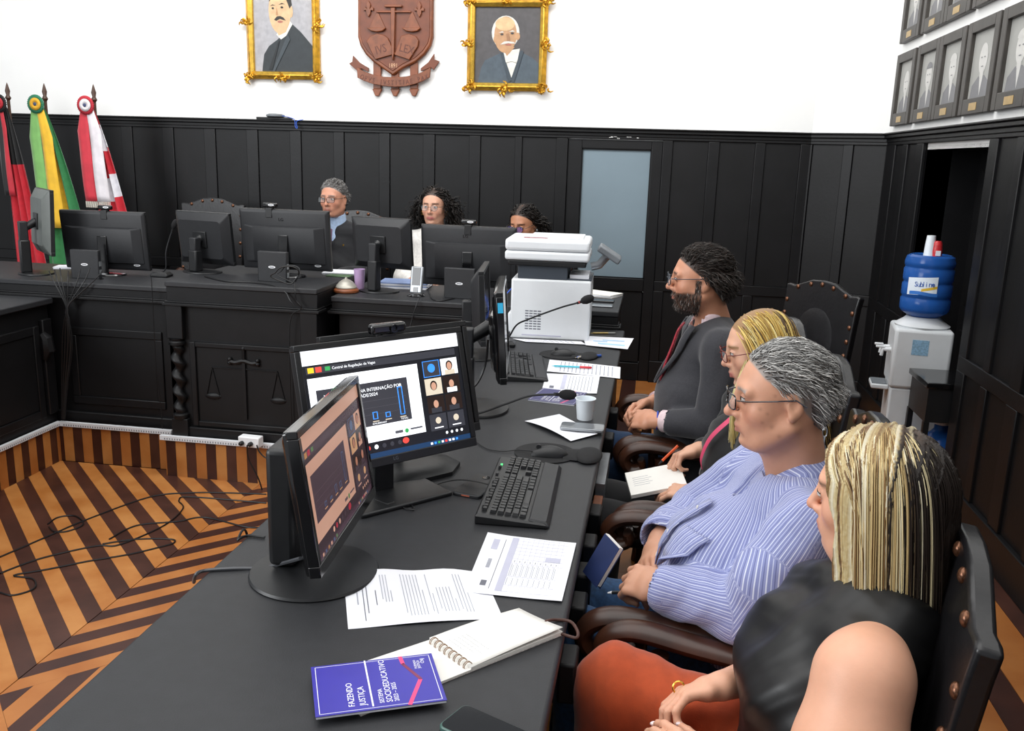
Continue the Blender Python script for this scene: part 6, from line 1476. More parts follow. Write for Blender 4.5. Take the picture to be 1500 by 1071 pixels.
# ---------------------------------------------------------------- woman in black top and orange trousers
def woman_orange():
    t = person('woman with streaked blonde bob, black sleeveless top and orange trousers', (.25, 1.46, .0))
    T = headT((.390, 1.475, 1.150), R(-24), R(5), R(-2), .92)
    nb = (.435, 1.455, .975)
    LS, LE, LW = (.345, 1.255, .945), (.31, 1.165, .70), (.135, 1.335, .70)
    RS, RE, RW = (.355, 1.605, .885), (.315, 1.655, .72), (.175, 1.515, .748)
    S = SD((-.02, 1.05, .58), (.60, 1.76, 1.32), .0037)
    head_prims(S, T, fem=True, jaw=.92, nose=.92, chin=.95)
    S.cap(TP(T, [(-.022, 0, -.05)])[0], nb, .050, .055, .04); S.cap(TP(T, [(.03, 0, -.08)])[0], (.385, 1.455, .975), .026, .04, .05)
    lobe(S, (.41, 1.455, .92), (.36, 1.45, .70), .080, .090, f=1.40, k=.05); S.cap(nb, LS, .042, .05, .04); S.cap(nb, RS, .042, .045, .04)
    S.cap(LS, (.325, 1.21, .84), .068, .072, .05); S.cap((.325, 1.21, .84), LE, .070, .052, .05); S.cap(LE, LW, .048, .027, .03)
    S.cap(RS, RE, .058, .046, .05); S.cap(RE, RW, .046, .026, .03)
    tps = hand_prims(S, LW, (-.75, .62, .12), (-.15, -.35, .9), side=-1, size=.94, curl=(20, 24, 28, 34), curl2=1.0, thumb=(40, 18), spread=3)
    tps += hand_prims(S, RW, (-.95, -.22, -.22), (-.25, .35, .9), side=-1, size=.95, curl=(30, 32, 34, 38), curl2=1.1, thumb=(30, 22), spread=3)
    S.mesh().smooth(1, .4)
    mk = male_mask(.082, .03, -.06)
    tint = face_tint(S.P, T, 'dca588', 'b46a62', '5a4230', mask=lambda L: mk(L)*.9)
    S.build('body', skin_mat('fair'), t, tint); make_eyes(t, T, t.location, skin='c88f72')
    for q in tps: MB().ball(q-Vector(t.location)+Vector((-.002, 0, .003)), (.0075, .0055, .0045), 8).build('nail', M('pale_nail', 'e8d6d6', .2), t)
    # bob: a combed shell with streaks, loose locks over it
    rg = np.random.RandomState(4)
    def streak(L):
        x, y, z = L.T; yy = np.sign(y+.012)*(np.abs(y+.012)+np.maximum(0, z-.045)*1.1); return np.arctan2(yy, x+.02)
    def tone(ph, jit):
        pat = np.sin(ph*23+1)+.8*np.sin(ph*37+2)+.6*np.sin(ph*71)+jit
        pal = np.array([lin(c) for c in ('5a4230', '967348', 'cdb27c', 'e8d8a8', 'f6eed4')]); A_c = np.stack([np.interp(pat, [-1.9, -.9, 0, .9, 1.9], pal[:, k]) for k in range(3)], 1)
        dk = np.clip((np.abs(ph)-1.5)/.8, 0, 1)*1.35-.1; B_c = np.array(lin('241b16'))*np.ones((len(ph), 1)); w_ = sm01(dk*1.6-.35*pat, .35, .75)[:, None]
        return np.clip(A_c*(1-w_)+B_c*w_, 0, 1)
    S = SD(np.array(T.to_translation())-.24, np.array(T.to_translation())+np.array([.22, .22, .17]), .0038); Rm = np.array(T.to_3x3().normalized(), np.float32); sc = T.to_scale()[0]
    def HE(c, r, k=.03, neg=False): S.ell(TP(T, [c])[0], [q*sc for q in r], Rm, k, neg)
    HE((-.014, 0, .038), (.112, .090, .098)); HE((-.020, 0, -.03), (.104, .094, .10), .05); HE((-.026, 0, -.11), (.100, .098, .10), .05); HE((-.03, 0, -.17), (.095, .098, .06), .04)
    HE((.118, 0, -.045), (.090, .088, .120), .012, True); HE((.02, 0, -.16), (.06, .055, .09), .01, True)
    S.plane(TP(T, [(0, 0, -.178)])[0], np.array(T.to_3x3() @ Vector((-.12, 0, -1)))); S.mesh().smooth(3, .5)
    L = TP(T.inverted(), S.P); ph = streak(L)
    cols = tone(ph, .25*np.sin(ph*160)+.15*rg.randn(len(ph)))
    rootd = sm01(L[:, 2], .10, .135)[:, None]*.35; cols = cols*(1-rootd)+np.array(lin('6a4e36'))*rootd
    hm = M('combed_streaked_hair', 'ffffff', .40, var=.0, attr='tint', spec=.4); nt = hm.node_tree; bs = nt.nodes['Principled BSDF']
    a = nt.nodes.new('ShaderNodeAttribute'); a.attribute_name = 'su'; cx_ = nt.nodes.new('ShaderNodeCombineXYZ'); nt.links.new(a.outputs['Fac'], cx_.inputs[0])
    nz = nt.nodes.new('ShaderNodeTexNoise'); nz.inputs['Scale'].default_value = 55; nz.inputs['Detail'].default_value = 6; nz.inputs['Roughness'].default_value = .75; nt.links.new(cx_.outputs[0], nz.inputs['Vector'])
    mr = nt.nodes.new('ShaderNodeMapRange'); mr.inputs[1].default_value = .3; mr.inputs[2].default_value = .7; mr.inputs[3].default_value = .45; mr.inputs[4].default_value = 1.25; nt.links.new(nz.outputs['Fac'], mr.inputs[0])
    lk = bs.inputs['Base Color'].links[0].from_socket; mu = nt.nodes.new('ShaderNodeMix'); mu.data_type = 'RGBA'; mu.blend_type = 'MULTIPLY'; mu.inputs[0].default_value = 1; nt.links.new(lk, mu.inputs[6]); nt.links.new(mr.outputs[0], mu.inputs[7]); nt.links.new(mu.outputs[2], bs.inputs['Base Color'])
    bp = nt.nodes.new('ShaderNodeBump'); bp.inputs['Strength'].default_value = .6; bp.inputs['Distance'].default_value = .003; nt.links.new(nz.outputs['Fac'], bp.inputs['Height']); nt.links.new(bp.outputs[0], bs.inputs['Normal'])
    S.build('hair', hm, t, cols, ph, disp=lambda P_, N_: (.0016*np.sin(ph*90)+.0012*np.sin(ph*47+1)+.002*np.sin(ph*19)).astype(np.float32))
    n = 900; rt = scalp_roots(n, lambda p: mk(p)*(p[:, 2] > .085), 8, r=(.108, .087, .096)); sg = np.where(rt[:, 1] > -.012, 1, -1)
    d0 = np.stack([np.where(rt[:, 0] < -.01, (rt[:, 0]+.01)*9-.12, -.12), sg*(.35+np.abs(rt[:, 1]+.012)*8)*np.clip(1.1+rt[:, 0]*5, .25, 1), .1-.4*(np.abs(rt[:, 1]) > .05)], 1)+.02*rg.randn(n, 3)
    col_ = [((-.014, 0, .038), (.113, .091, .099)), ((-.020, 0, -.03), (.105, .095, .10)), ((-.026, 0, -.11), (.101, .099, .10)), ((-.03, 0, -.17), (.095, .098, .06))]
    ph = streak(rt)
    strands('loose_locks', t, hair_mat('streaked_hair', .42), T, rt, d0, 18, .0205, .34, col_, .0011, tone(ph, .3*rg.randn(n)), curl=.0006, cfreq=4, keep=.80, seed=12, tip=.5, zend=-.190+.03*rg.rand(n), layer=.003,
            comb=lambda p, i: np.stack([-.16*(p[:, 0] > .03)+.30*(p[:, 0] < -.12)*(p[:, 2] < .03), np.zeros(len(p)), np.zeros(len(p))], 1))
    # sleeveless top with tied neck
    S = SD((.10, 1.18, .46), (.60, 1.76, 1.08), .0045)
    lobe(S, (.395, 1.455, .93), (.34, 1.455, .80), .105, .120, f=1.42, k=.06); lobe(S, (.34, 1.455, .80), (.325, 1.455, .52), .120, .135, f=1.32, k=.07)
    for y in (1.375, 1.54): S.ell((.305, y, .82), (.088, .085, .10), None, .085)
    S.cap(nb, (.375, 1.33, .945), .064, .064, .05); S.cap(nb, (.360, 1.605, .905), .066, .066, .05)
    S.cap((.43, 1.455, .95), (.415, 1.46, 1.035), .072, .060, .03)                     # stand-up neck
    S.cap((.41, 1.46, 1.03), (.40, 1.465, 1.12), .052, .060, .006, True)
    S.cap((.348, 1.225, .965), (.328, 1.18, .80), .074, .076, .006, True); S.cap((.355, 1.665, .925), (.34, 1.70, .80), .062, .058, .006, True)
    S.cap((.33, 1.15, .76), (.14, 1.34, .72), .058, .045, .004, True); S.cap((.315, 1.68, .75), (.18, 1.53, .76), .055, .045, .004, True)
    S.mesh().smooth(2)
    S.build('top', M('black_satin', '0b0b0c', .45, var=.15, scale=30, spec=.5), t, disp=folds([((.5, .5, 1), .11, 1), ((-.5, .8, .7), .08, .8), ((1, 0, .5), .15, .6)], .005, 7))['label'] = 'black satin sleeveless top'
    ml = Vector(t.location)
    b = MB(); b.tube(bez([Vector(q)-ml for q in ((.345, 1.44, 1.0), (.318, 1.43, .975), (.298, 1.425, .94), (.275, 1.42, .90))], 16), [.008+.0018*(k % 3) for k in range(16)], 8, flat=.5); b.build('neck_tie', M('black_satin'), t)
    # trousers: right leg crossed high
    S = SD((-.22, 1.20, .02), (.56, 1.84, .78), .006)
    S.ell((.36, 1.455, .55), (.17, .20, .12), None, .06)
    S.cap((.33, 1.55, .57), (-.015, 1.645, .635), .108, .082, .06); S.cap((-.015, 1.645, .635), (-.06, 1.62, .15), .080, .06, .04)
    S.cap((.33, 1.36, .56), (-.02, 1.37, .575), .105, .078, .06); S.cap((-.02, 1.37, .575), (-.03, 1.38, .12), .076, .06, .04)
    S.mesh().smooth(2).build('trousers', fabric('rust', 'b1481f', .85, var=.08, scale=40), t, disp=folds([((1, .3, .2), .09, 1), ((.3, 1, .5), .12, .7)], .0035, 9))['label'] = 'rust orange trousers'
    for y in (1.62, 1.38): MB().ball((-.09-ml.x, y-ml.y, .045), (.11, .04, .045), 14).build('shoe', m_leather, t)
    MB().tube([Vector((.097+.0105*math.cos(a), 1.508+.004*math.sin(a), .738+.0105*math.sin(a)))-ml for a in [2*PI*k/16 for k in range(16)]], .0022, 6, closed=True).build('ring', M('gold_ring', 'd0a24a', .25, metal=.9), t)
    return t
woman_orange()
# ---------------------------------------------------------------- blonde woman with pink lanyard
def woman_lanyard():
    t = person('blonde woman in dark clothes with pink lanyard, writing in a notebook', (.28, 2.76, .0))
    T = headT((.335, 2.72, 1.14), R(4), R(12), 0, .97)
    nb = (.385, 2.765, .97)
    RS, RE, RW = (.32, 2.93, .92), (.26, 2.98, .735), (.185, 2.80, .785)
    LS, LE, LW = (.35, 2.60, .92), (.27, 2.53, .71), (.17, 2.62, .70)
    S = SD((-.02, 2.40, .58), (.54, 3.08, 1.30), .004)
    head_prims(S, T, fem=True, jaw=.9, nose=.88)
    S.cap(TP(T, [(-.022, 0, -.05)])[0], nb, .048, .052, .04); lobe(S, (.37, 2.765, .87), (.33, 2.76, .70), .08, .09, f=1.5, k=.05)
    S.cap(nb, RS, .045, .05, .05); S.cap(nb, LS, .045, .05, .05); S.cap(RS, RE, .045, .038, .04); S.cap(RE, RW, .038, .025, .03); S.cap(LS, LE, .045, .038, .04); S.cap(LE, LW, .038, .025, .03)
    tr = hand_prims(S, RW, (-.95, -.35, -.28), (-.2, .25, .95), side=-1, size=.95, curl=(42, 46, 50, 54), curl2=1.1, thumb=(20, 30))
    hand_prims(S, LW, (-.9, .35, -.05), (-.2, -.2, .95), side=-1, size=.93, curl=(24, 26, 30, 34), thumb=(30, 20))
    S.mesh().smooth(1, .4); mk = male_mask(.08, .03, -.06)
    S.build('body', skin_mat('fair'), t, face_tint(S.P, T, 'd8a68a', 'b8605e', '8a6a40', mask=lambda L: mk(L)*.9)); make_eyes(t, T, t.location, skin='cc9a80')
    glasses(t, T, M('red_brown_acetate', '6a2a22', .25), 'rect')
    n = 1500; rt = scalp_roots(n, mk, 18); sg = np.where(rt[:, 1] > .0, 1, -1)
    d0 = np.stack([-.35*np.ones(n), sg*.8, .2-.3*(np.abs(rt[:, 1]) > .05)], 1)+.03*np.random.RandomState(2).randn(n, 3)
    cols = pick(n, ['d9bd6e', 'c4a254', 'e8d494', 'a8823e', '5a442a'], [4, 3, 2.5, 1.5, .7], 19); bk = rt[:, 0] < -.06; cols[bk] = pick(int(bk.sum()), ['4a3a2a', '6e5433', 'b8964e'], [3, 2, 1.5], 20)
    strands('hair', t, hair_mat('golden_hair', .36), T, rt, d0, 14, (.33+.06*np.random.RandomState(5).rand(n))/14, .30, HEADROUND+[((.0, 0, -.05), (.086, .083, .075)), ((-.03, 0, -.13), (.08, .10, .10))], .0020, cols, curl=.002, cfreq=5, keep=.8, seed=22, tip=.4)
    # locks over the near shoulder
    rt2 = np.stack([.03+.03*np.random.RandomState(6).rand(260), .066+.012*np.random.RandomState(7).rand(260), -.01-.03*np.random.RandomState(8).rand(260)], 1).astype(np.float32)
    strands('hair_locks', t, hair_mat('golden_hair'), T, rt2, np.array([[.55, .16, -.85]])+.07*np.random.RandomState(1).randn(260, 3), 16, .29/16, .10, (), .0026, pick(260, ['d9c07c', 'e6d69c', 'c4a860'], [3, 3, 2], 30), curl=.004, cfreq=7, keep=.85, seed=31, tip=.3)
    S = SD((.05, 2.40, .42), (.54, 3.10, 1.02), .006)
    lobe(S, (.375, 2.765, .90), (.33, 2.76, .80), .10, .122, f=1.45, k=.06); lobe(S, (.33, 2.76, .80), (.33, 2.76, .52), .125, .14, f=1.3, k=.06); S.cap(nb, RS, .06, .06, .05); S.cap(nb, LS, .06, .06, .05)
    S.cap(RS, RE, .056, .046, .02); S.cap(RE, (.205, 2.85, .775), .046, .038, .015); S.cap(LS, LE, .056, .046, .02); S.cap(LE, (.20, 2.60, .70), .046, .038, .015); S.ell((.36, 2.755, 1.03), (.06, .06, .05), None, .01, True)
    S.mesh().smooth(2).build('blouse', fabric('black', '121214', .8), t, disp=folds([((.4, .3, 1), .09, 1), ((1, .4, 0), .1, .6)], .004, 12))['label'] = 'black long-sleeved blouse'
    ml = Vector(t.location)
    pts = bez([Vector(q)-ml for q in ((.34, 2.70, 1.0), (.255, 2.655, .93), (.205, 2.655, .87), (.185, 2.68, .80), (.19, 2.70, .76))], 24)
    MB().tube(pts, .011, 8, flat=.18).build('lanyard', M('pink_ribbon', 'd8486e', .6), t); MB().tube(bez([pts[-1]+Vector((0, 0, -.0)), pts[-1]+Vector((-.004, 0, -.02)), pts[-1]+Vector((.004, .002, -.042)), pts[-1]+Vector((0, 0, -.05))], 10), .004, 6).build('lanyard_clip', m_silver, t)
    S = SD((-.26, 2.52, .02), (.52, 3.0, .70), .007); S.ell((.32, 2.76, .54), (.16, .19, .11), None, .05)
    for y in (2.67, 2.85): S.cap((.30, y, .55), (-.10, y, .565), .085, .065, .05); S.cap((-.10, y, .565), (-.11, y, .1), .064, .05, .04)
    S.mesh().smooth(2).build('trousers', fabric('blackwool', '151517', .9), t)
    for y in (2.67, 2.85): MB().ball((-.15-ml.x, y-ml.y, .045), (.11, .04, .045), 14).build('shoe', m_leather, t)
    return tr
tr5 = woman_lanyard()
nbk = [(-.012, 2.70, .672), (.02, 2.79, .70)]
q = [Vector(v) for v in ((-.032, 2.775, .700), (.146, 2.80, .742), (.150, 2.66, .715), (-.022, 2.635, .672))]
t = thing('notebook', 'open ruled notebook in the lap of the blonde writing woman', 'notebook', q[3]); mx = fr((0, 0, 0), q[2]-q[3], q[0]-q[3]); w_, h_ = (q[2]-q[3]).length, (q[0]-q[3]).length
MB().b2((0, 0, -.016), (w_, h_, -.013), 0, mx).build('cover', m_plas, t); MB().b2((.002, .002, -.013), (w_-.002, h_-.002, 0), 0, mx).build('pages', m_paper2, t, bevel=.001)
o = MB()
for k in range(5): o.b2((.02, h_*.35+.012*k, .0002), (.02+.05*(1+.2*(k % 2)), h_*.35+.0012+.012*k, .0006), 0, mx)
o.build('handwriting', m_ink, t)['kind'] = 'stuff'
pa, pb = Yp(970, 675, 2.75), Yp(993, 653, 2.77); tipv = pa; pd = pb-pa
t = thing('pen', 'orange pen in the writing woman\'s fingers', 'pen', tipv)
MB().tube([pd*-.25, pd*0], [.001, .004], 8).build('tip', m_plas, t); MB().tube([pd*0, pd*1.0], .0042, 8).build('barrel', M('orange_plastic', 'e2571c', .35), t)
# ---------------------------------------------------------------- bearded man in grey suit
def man_bearded():
    t = person('bearded man in charcoal suit and glasses with folded hands', (.2, 3.3, .0))
    T = headT((.170, 3.24, 1.275), R(2), R(2), 0, .95)
    nb = (.232, 3.29, 1.115)
    LS, LE, LW = (.255, 3.10, 1.055), (.235, 3.02, .805), (.045, 3.13, .775)
    RS, RE, RW = (.20, 3.48, 1.045), (.15, 3.53, .80), (.02, 3.34, .775)
    S = SD((-.14, 2.90, .62), (.46, 3.62, 1.46), .004)
    head_prims(S, T, jaw=1.04, nose=1.05)
    S.cap(TP(T, [(-.02, 0, -.05)])[0], nb, .058, .062, .04); lobe(S, (.21, 3.3, 1.0), (.2, 3.3, .85), .085, .10, f=1.5, k=.05); S.cap((.228, 3.29, 1.075), LS, .042, .046, .04); S.cap((.228, 3.29, 1.075), RS, .042, .046, .04)
    S.cap(LS, LE, .045, .04, .04); S.cap(LE, LW, .04, .028, .03); S.cap(RS, RE, .045, .04, .04); S.cap(RE, RW, .04, .028, .03)
    hand_prims(S, LW, (-.95, .55, -.15), (-.35, -.6, .7), side=-1, size=1.05, curl=(40, 42, 45, 48), curl2=1.1, thumb=(25, 20)); hand_prims(S, RW, (-.85, -.62, -.12), (-.35, .6, .7), side=1, size=1.05, curl=(34, 38, 42, 46), curl2=1.1, thumb=(30, 20))
    S.mesh().smooth(1, .4); mk = male_mask(.075, .03, -.06)
    def beard(L):
        x, y, z = L.T; side = sm01(-z, .035-.0*x, .05)*sm01(x, -.005, .008)*(z > -.13); side = np.maximum(side, sm01(x, -.004, .004)*(1-sm01(x, .018, .026))*sm01(-z, -.01, .0)*(z > -.08))
        lip = np.exp(-((z+.0655)/.0105)**4)*np.exp(-(y/.027)**6)*(x > .075); cheek = sm01(x, .05, .075)*(z > -.045)*(np.abs(y) > .0)*1.0
        mo = np.exp(-((z+.049)/.0065)**2)*(np.abs(y) < .030)*(x > .08)
        return np.clip(np.maximum(side*(1-cheek), mo)*(1-lip), 0, 1)*.8
    S.build('body', skin_mat('tan'), t, face_tint(S.P, T, 'c68d70', '9e5c50', '211a17', mask=lambda L: mk(L)*.95, beard=beard)); make_eyes(t, T, t.location, skin='b27a5e'); glasses(t, T, M('blue_grey_metal', '3a414a', .3, metal=.5), 'round')
    n = 2000; rt = scalp_roots(n, mk, 41); d0 = (rt-np.array([-.014, 0, .02])); d0 /= np.linalg.norm(d0, axis=1)[:, None]
    d0 = d0*.55+np.array([-.6, 0, .2])+.15*np.random.RandomState(9).randn(n, 3); fr0 = rt[:, 0] > .03; d0[fr0] += np.array([.45, .1, .25]); lo_ = rt[:, 2] < .04; d0[lo_] += np.array([-.3, 0, -.6])
    strands('hair', t, hair_mat('dark_hair', .45), T, rt, d0, 8, .0080, .10, HEADROUND, .0016, pick(n, ['1d1714', '2a211c', '3a302a', '54504c'], [4, 3, 1.5, .8], 42), curl=.004, cfreq=9, keep=.9, seed=43)
    # beard tufts
    rg = np.random.RandomState(44); ok = beard(TP(T.inverted(), S.P)) > .45; c = np.argwhere(ok & (TP(T.inverted(), S.P)[:, 0] > .0))[:, 0]; c = rg.choice(c, 1100); Lr = TP(T.inverted(), S.P)[c]; nr = S.normals()[c]@np.array(T.to_3x3().normalized(), np.float32)
    strands('beard', t, hair_mat('dark_hair'), T, Lr, nr*.6+np.array([.2, 0, -.8]), 4, .0030, .2, (), .0012, pick(1100, ['241c18', '3a312b', '6a625c', '9a928c'], [4, 3, 1.5, .8], 45), keep=.9, seed=46)
    ml = Vector(t.location)
    # suit jacket, shirt front, tie
    S = SD((-.06, 2.88, .44), (.48, 3.66, 1.18), .006)
    lobe(S, (.222, 3.29, 1.02), (.19, 3.30, .82), .108, .130, f=1.5, k=.06); lobe(S, (.19, 3.30, .82), (.20, 3.30, .54), .140, .160, f=1.28, k=.07)
    S.cap((.23, 3.29, 1.085), LS, .062, .066, .05); S.cap((.23, 3.29, 1.085), RS, .062, .066, .05); S.cap(LS, LE, .068, .058, .018); S.cap(LE, (.105, 3.095, .785), .057, .047, .014); S.cap(RS, RE, .068, .058, .018); S.cap(RE, (.07, 3.40, .785), .057, .047, .014)
    S.ell((.19, 3.275, 1.15), (.064, .062, .055), None, .01, True)
    S.cap((.11, 3.275, 1.10), (.055, 3.288, .885), .058, .010, .006, True)
    S.cap((.09, 3.10, .783), (.0, 3.16, .775), .040, .04, .004, True); S.cap((.055, 3.385, .783), (.0, 3.32, .775), .040, .04, .004, True)
    S.mesh().smooth(2); JP = S.P; S.build('suit_jacket', fabric('charcoal', '2e2e33', .85, var=.14, scale=200), t, disp=folds([((.3, .2, 1), .14, 1), ((1, .3, -.3), .09, .7), ((0, 1, .6), .2, .6)], .0038, 15))['label'] = 'charcoal grey suit jacket'
    S = SD((0.0, 3.05, .70), (.42, 3.5, 1.20), .005); lobe(S, (.213, 3.285, .985), (.178, 3.295, .80), .098, .118, f=1.25, k=.05); S.cap((.215, 3.28, 1.07), (.205, 3.27, 1.145), .074, .066, .02); S.cap((.195, 3.27, 1.12), (.185, 3.26, 1.24), .057, .064, .004, True)
    S.mesh().smooth(1).build('shirt', fabric('pinkwhite', 'dcc4c8', .8), t)
    for s in (-1, 1):
        g = []
        for k in range(9):
            u = k/8; z = 1.115-.235*u; yi = .056*(1-u)+.008; wd = .050*math.sin(PI*min(1, .32+u*.66))+.004; row = []
            for v in (0, .5, 1):
                yy = 3.282+s*(yi+wd*v); xs = surf_x(JP, yy, z); xs = xs if xs is not None else .1; row.append(tuple(Vector((xs-.008-(.004 if v == .5 else 0), yy, z))-ml))
            g.append(row)
        MB().grid(g).build('lapel', fabric('charcoal'), t, solid=.004)
    tp = bez([Vector(q)-ml for q in ((.128, 3.272, 1.112), (.108, 3.275, 1.08), (.092, 3.28, 1.02), (.072, 3.286, .95), (.060, 3.288, .89))], 16)
    MB().tube(tp, [.012+.0008*k for k in range(17)], 8, flat=.35).build('tie', M('red_patterned_silk', '9a2634', .5, var=.4, scale=150), t)
    for (a, b) in (((.11, 3.093, .785), (.072, 3.115, .78)), ((.07, 3.395, .785), (.045, 3.37, .78))):
        MB().tube([Vector(a)-ml, Vector(b)-ml], [.041, .040], 16).build('shirt_cuff', fabric('pinkwhite'), t)
    MB().tube([Vector((.052+.0*1, 3.128+.031*math.cos(a), .777+.031*math.sin(a)))-ml for a in [2*PI*k/20 for k in range(20)]], .004, 6, closed=True).build('wristband', M('blue_band', '2b46a8', .5), t)
    S = SD((-.28, 3.08, .02), (.44, 3.54, .70), .007); S.ell((.22, 3.31, .54), (.16, .19, .11), None, .05)
    for y in (3.21, 3.41): S.cap((.22, y, .55), (-.16, y, .57), .088, .068, .05); S.cap((-.16, y, .57), (-.17, y, .1), .066, .05, .04)
    S.mesh().smooth(2).build('trousers', fabric('navy', '1f3a5c', .85), t)['label'] = 'dark blue trousers'
    for y in (3.21, 3.41): MB().ball((-.21-ml.x, y-ml.y, .045), (.12, .045, .045), 14).build('shoe', m_leather, t)
man_bearded()
# ---------------------------------------------------------------- three people behind the far bench
def far_person(label, c, yaw, kind, pitch=0, s=1.0):
    x, y, z = c; t = person(label, (x, y+.06, 0)); T = headT(c, R(90)+yaw, pitch, 0, s); ml = Vector(t.location)
    fem = kind != 'm'; skin, lip, hc = dict(m=('c58c72', 'a86a60', '6f6d6b'), a=('cf9c82', 'b65c62', '161210'), b=('b57d5e', 'a8404e', '16110f'))[kind]
    nb = Vector((x, y+.055, z-.165)); LS, RS = nb+Vector((.18, .01, -.065)), nb+Vector((-.18, .01, -.065)); LE, RE = LS+Vector((.05, -.02, -.26)), RS+Vector((-.05, -.02, -.26)); LW, RW = nb+Vector((.09, -.27, -.30)), nb+Vector((-.09, -.27, -.30))
    S = SD((x-.36, y-.42, z-.60), (x+.36, y+.26, z+.16), .0058)
    head_prims(S, T, fem=fem, jaw=.92 if fem else 1.03, nose=.9 if fem else 1.05)
    S.cap(TP(T, [(-.02, 0, -.05)])[0], nb, .05 if fem else .058, .055, .04); lobe(S, nb+Vector((0, 0, -.10)), nb+Vector((0, -.02, -.30)), .08, .09, (1, 0, 0), 1.5, .05); S.cap(nb+Vector((0, 0, -.03)), LS, .040, .045, .04); S.cap(nb+Vector((0, 0, -.03)), RS, .040, .045, .04)
    for a, b, c_, sd in ((LS, LE, LW, 1), (RS, RE, RW, -1)): S.cap(a, b, .043, .038, .04); S.cap(b, c_, .036, .026, .03); hand_prims(S, c_, (-.25*sd, -1, -.05), (0, 0, 1), side=sd, size=.98, curl=(20, 22, 24, 28))
    S.mesh().smooth(1, .35); mk = male_mask(.08, .03, -.055)
    S.build('body', skin_mat('far'), t, face_tint(S.P, T, skin, lip, hc, mask=lambda L: mk(L)*.95)); make_eyes(t, T, t.location, skin=skin)
    n = 1200
    if kind == 'm':
        glasses(t, T, m_gloss, 'rect'); rt = scalp_roots(n, mk, 51); d0 = rt-np.array([-.014, 0, .02]); d0 /= np.linalg.norm(d0, axis=1)[:, None]; d0 = d0*.45+np.array([-.7, .25, .25])+.12*np.random.RandomState(3).randn(n, 3); d0[rt[:, 2] < .04] += np.array([-.3, 0, -.6])
        strands('hair', t, hair_mat('grey_hair'), T, rt, d0, 7, .0055, .05, HEADROUND, .0018, pick(n, ['6b6967', '8b8987', '4a4644', 'b0aeac'], [4, 3, 2, 1.5], 52), curl=.004, cfreq=8, keep=.9, seed=53)
        cl, lab = fabric('black_suit', '17181c', .8), 'black suit jacket'
    else:
        rt = scalp_roots(850, mk, 61 if kind == 'a' else 71); n = len(rt); sg = np.where(rt[:, 1] > .0, 1, -1)
        d0 = np.stack([-.3*np.ones(n), sg*.7, .35*np.ones(n)], 1)+.25*np.random.RandomState(2).randn(n, 3)
        if kind == 'b': d0[:, 0] -= .7
        strands('hair', t, hair_mat('black_hair', .4), T, rt, d0, 13, (.215 if kind == 'a' else .20)/13, .22 if kind == 'a' else .26, HEADROUND+[((.0, 0, -.05), (.082, .083, .075)), ((-.035, 0, -.12), (.075, .085, .09))], .0036, pick(n, ['14100e', '1e1815', '2c2420'], [4, 3, 1.2], 62), curl=.012 if kind == 'a' else .008, cfreq=22, keep=.82, seed=63, tip=.5, comb=lambda p, i: np.stack([-.22*(p[:, 0] > .03), np.zeros(len(p)), np.zeros(len(p))], 1))
        glasses(t, T, M('thin_dark_metal', '3a4440', .3, metal=.4) if kind == 'a' else m_gloss, 'thin' if kind == 'a' else 'cat', None if kind == 'a' else '8c78c8')
        for sd in (-1, 1):
            e = TP(T, [(-.004, sd*.087, -.040)])[0]; MB().ball(Vector(e.tolist())-ml, (.014, .010, .019) if kind == 'a' else (.007, .007, .016), 12).build('earring', M('gold_ring', 'd0a24a', .25, metal=.9) if kind == 'a' else m_silver, t)
        cl, lab = (fabric('white_knit', 'e2dfda', .85), 'white jacket') if kind == 'a' else (fabric('black_far', '16161a', .8), 'dark blouse')
    S = SD((x-.42, y-.36, z-.86), (x+.42, y+.30, z-.10), .007)
    lobe(S, nb+Vector((0, 0, -.09)), nb+Vector((0, -.02, -.30)), .10, .12, (1, 0, 0), 1.55, .06); lobe(S, nb+Vector((0, -.02, -.30)), nb+Vector((0, 0, -.60)), .12, .14, (1, 0, 0), 1.3, .06)
    for a, b, c_ in ((LS, LE, LW), (RS, RE, RW)): S.cap(nb+Vector((0, 0, -.025)), a, .055, .060, .05); S.cap(a, b, .062, .054, .02); S.cap(b, b.lerp(c_, .85), .054, .042, .03)
    S.ell(nb+Vector((0, -.035, .035)), (.062, .062, .05), None, .01, True)
    if kind == 'm': S.cap(nb+Vector((0, -.12, -.02)), nb+Vector((0, -.165, -.30)), .05, .004, .005, True)
    S.mesh().smooth(2).build('jacket' if kind != 'b' else 'blouse', cl, t, disp=folds([((.2, .3, 1), .12, 1)], .003, 3))['label'] = lab
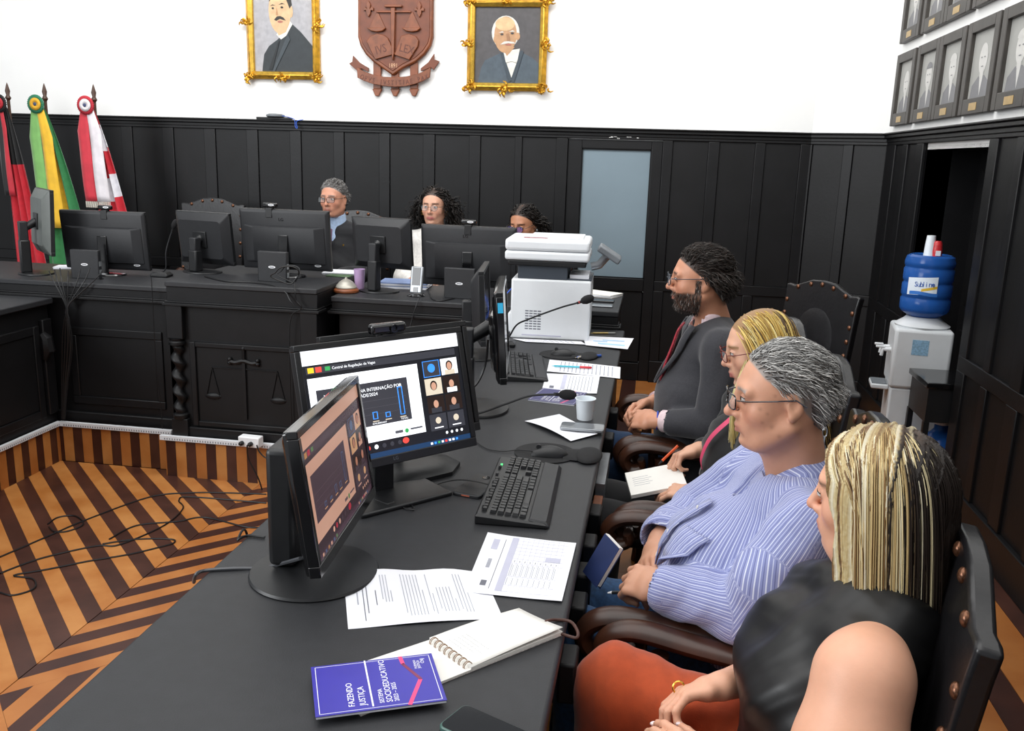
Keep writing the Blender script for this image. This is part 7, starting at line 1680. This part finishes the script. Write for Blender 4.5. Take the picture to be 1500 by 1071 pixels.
    if kind == 'm':
        S = SD((x-.2, y-.22, z-.55), (x+.2, y+.22, z-.08), .006); lobe(S, nb+Vector((0, -.008, -.11)), nb+Vector((0, -.032, -.32)), .090, .110, (1, 0, 0), 1.2, .05); S.cap(nb+Vector((0, -.01, -.03)), nb+Vector((0, -.02, .045)), .072, .066, .02); S.cap(nb+Vector((0, -.02, .02)), nb+Vector((0, -.03, .12)), .056, .06, .004, True)
        S.mesh().smooth(1).build('shirt', fabric('pale_blue', 'a9bfdc', .75), t)
        MB().tube([nb+Vector((0, -.103, -.03))-ml, nb+Vector((0, -.128, -.12))-ml, nb+Vector((0, -.146, -.30))-ml], [.014, .018, .026], 8, flat=.3).build('tie', M('mauve_silk', '8a6a84', .45), t)
        MB().lathe([(.007, 0), (.006, .003)], 12, mx=fr(nb+Vector((.085, -.122, -.13))-ml, (1, 0, 0), (0, 0, 1))).build('lapel_pin', M('gold_ring'), t)
    S = SD((x-.25, y-.42, .02), (x+.25, y+.30, .68), .009); S.ell((x, y+.06, .52), (.17, .15, .10), None, .05)
    for sd in (-.09, .09): S.cap((x+sd, y+.04, .53), (x+sd, y-.30, .54), .08, .062, .04); S.cap((x+sd, y-.30, .54), (x+sd, y-.31, .1), .06, .048, .03)
    S.mesh().smooth(1).build('trousers', fabric('blackwool'), t)
    for sd in (-.09, .09): MB().ball((x+sd-ml.x, y-.36-ml.y, .045), (.042, .11, .045), 12).build('shoe', m_leather, t)
far_person('grey-haired man with glasses in black suit and pale blue shirt', (-2.10, 5.75, 1.375), R(-6), 'm', R(3), .97)
far_person('curly dark-haired woman with gold earrings and thin glasses', (-1.43, 5.80, 1.345), R(-4), 'a', R(2), .98)
far_person('dark-haired woman with violet tinted lenses and red lipstick', (-.825, 5.72, 1.26), R(-22), 'b', R(14), 1.0)

# ---------------------------------------------------------------- handbag on a chain behind the striped-shirt man
t = thing('handbag', 'black handbag hanging by a silver chain between two chairs', 'handbag', (.50, 2.40, .42))
MB().b2((-.03, -.10, 0), (.03, .10, .17)).build('body', m_leather, t, bevel=.015, seg=3); MB().b2((-.034, -.10, .08), (-.028, .10, .165)).build('flap', m_leather, t, bevel=.004)
for k in range(18):
    u = k/17; c = Vector((-.02+.0*u, -.06+.05*u, .17+.40*u)); ax_ = k % 2
    MB().tube([c+Vector(((.006*math.cos(a) if ax_ else 0), (0 if ax_ else .006*math.cos(a)), .014*math.sin(a))) for a in [2*PI*j/10 for j in range(10)]], .0018, 5, closed=True).build('chain_link', m_silver, t)
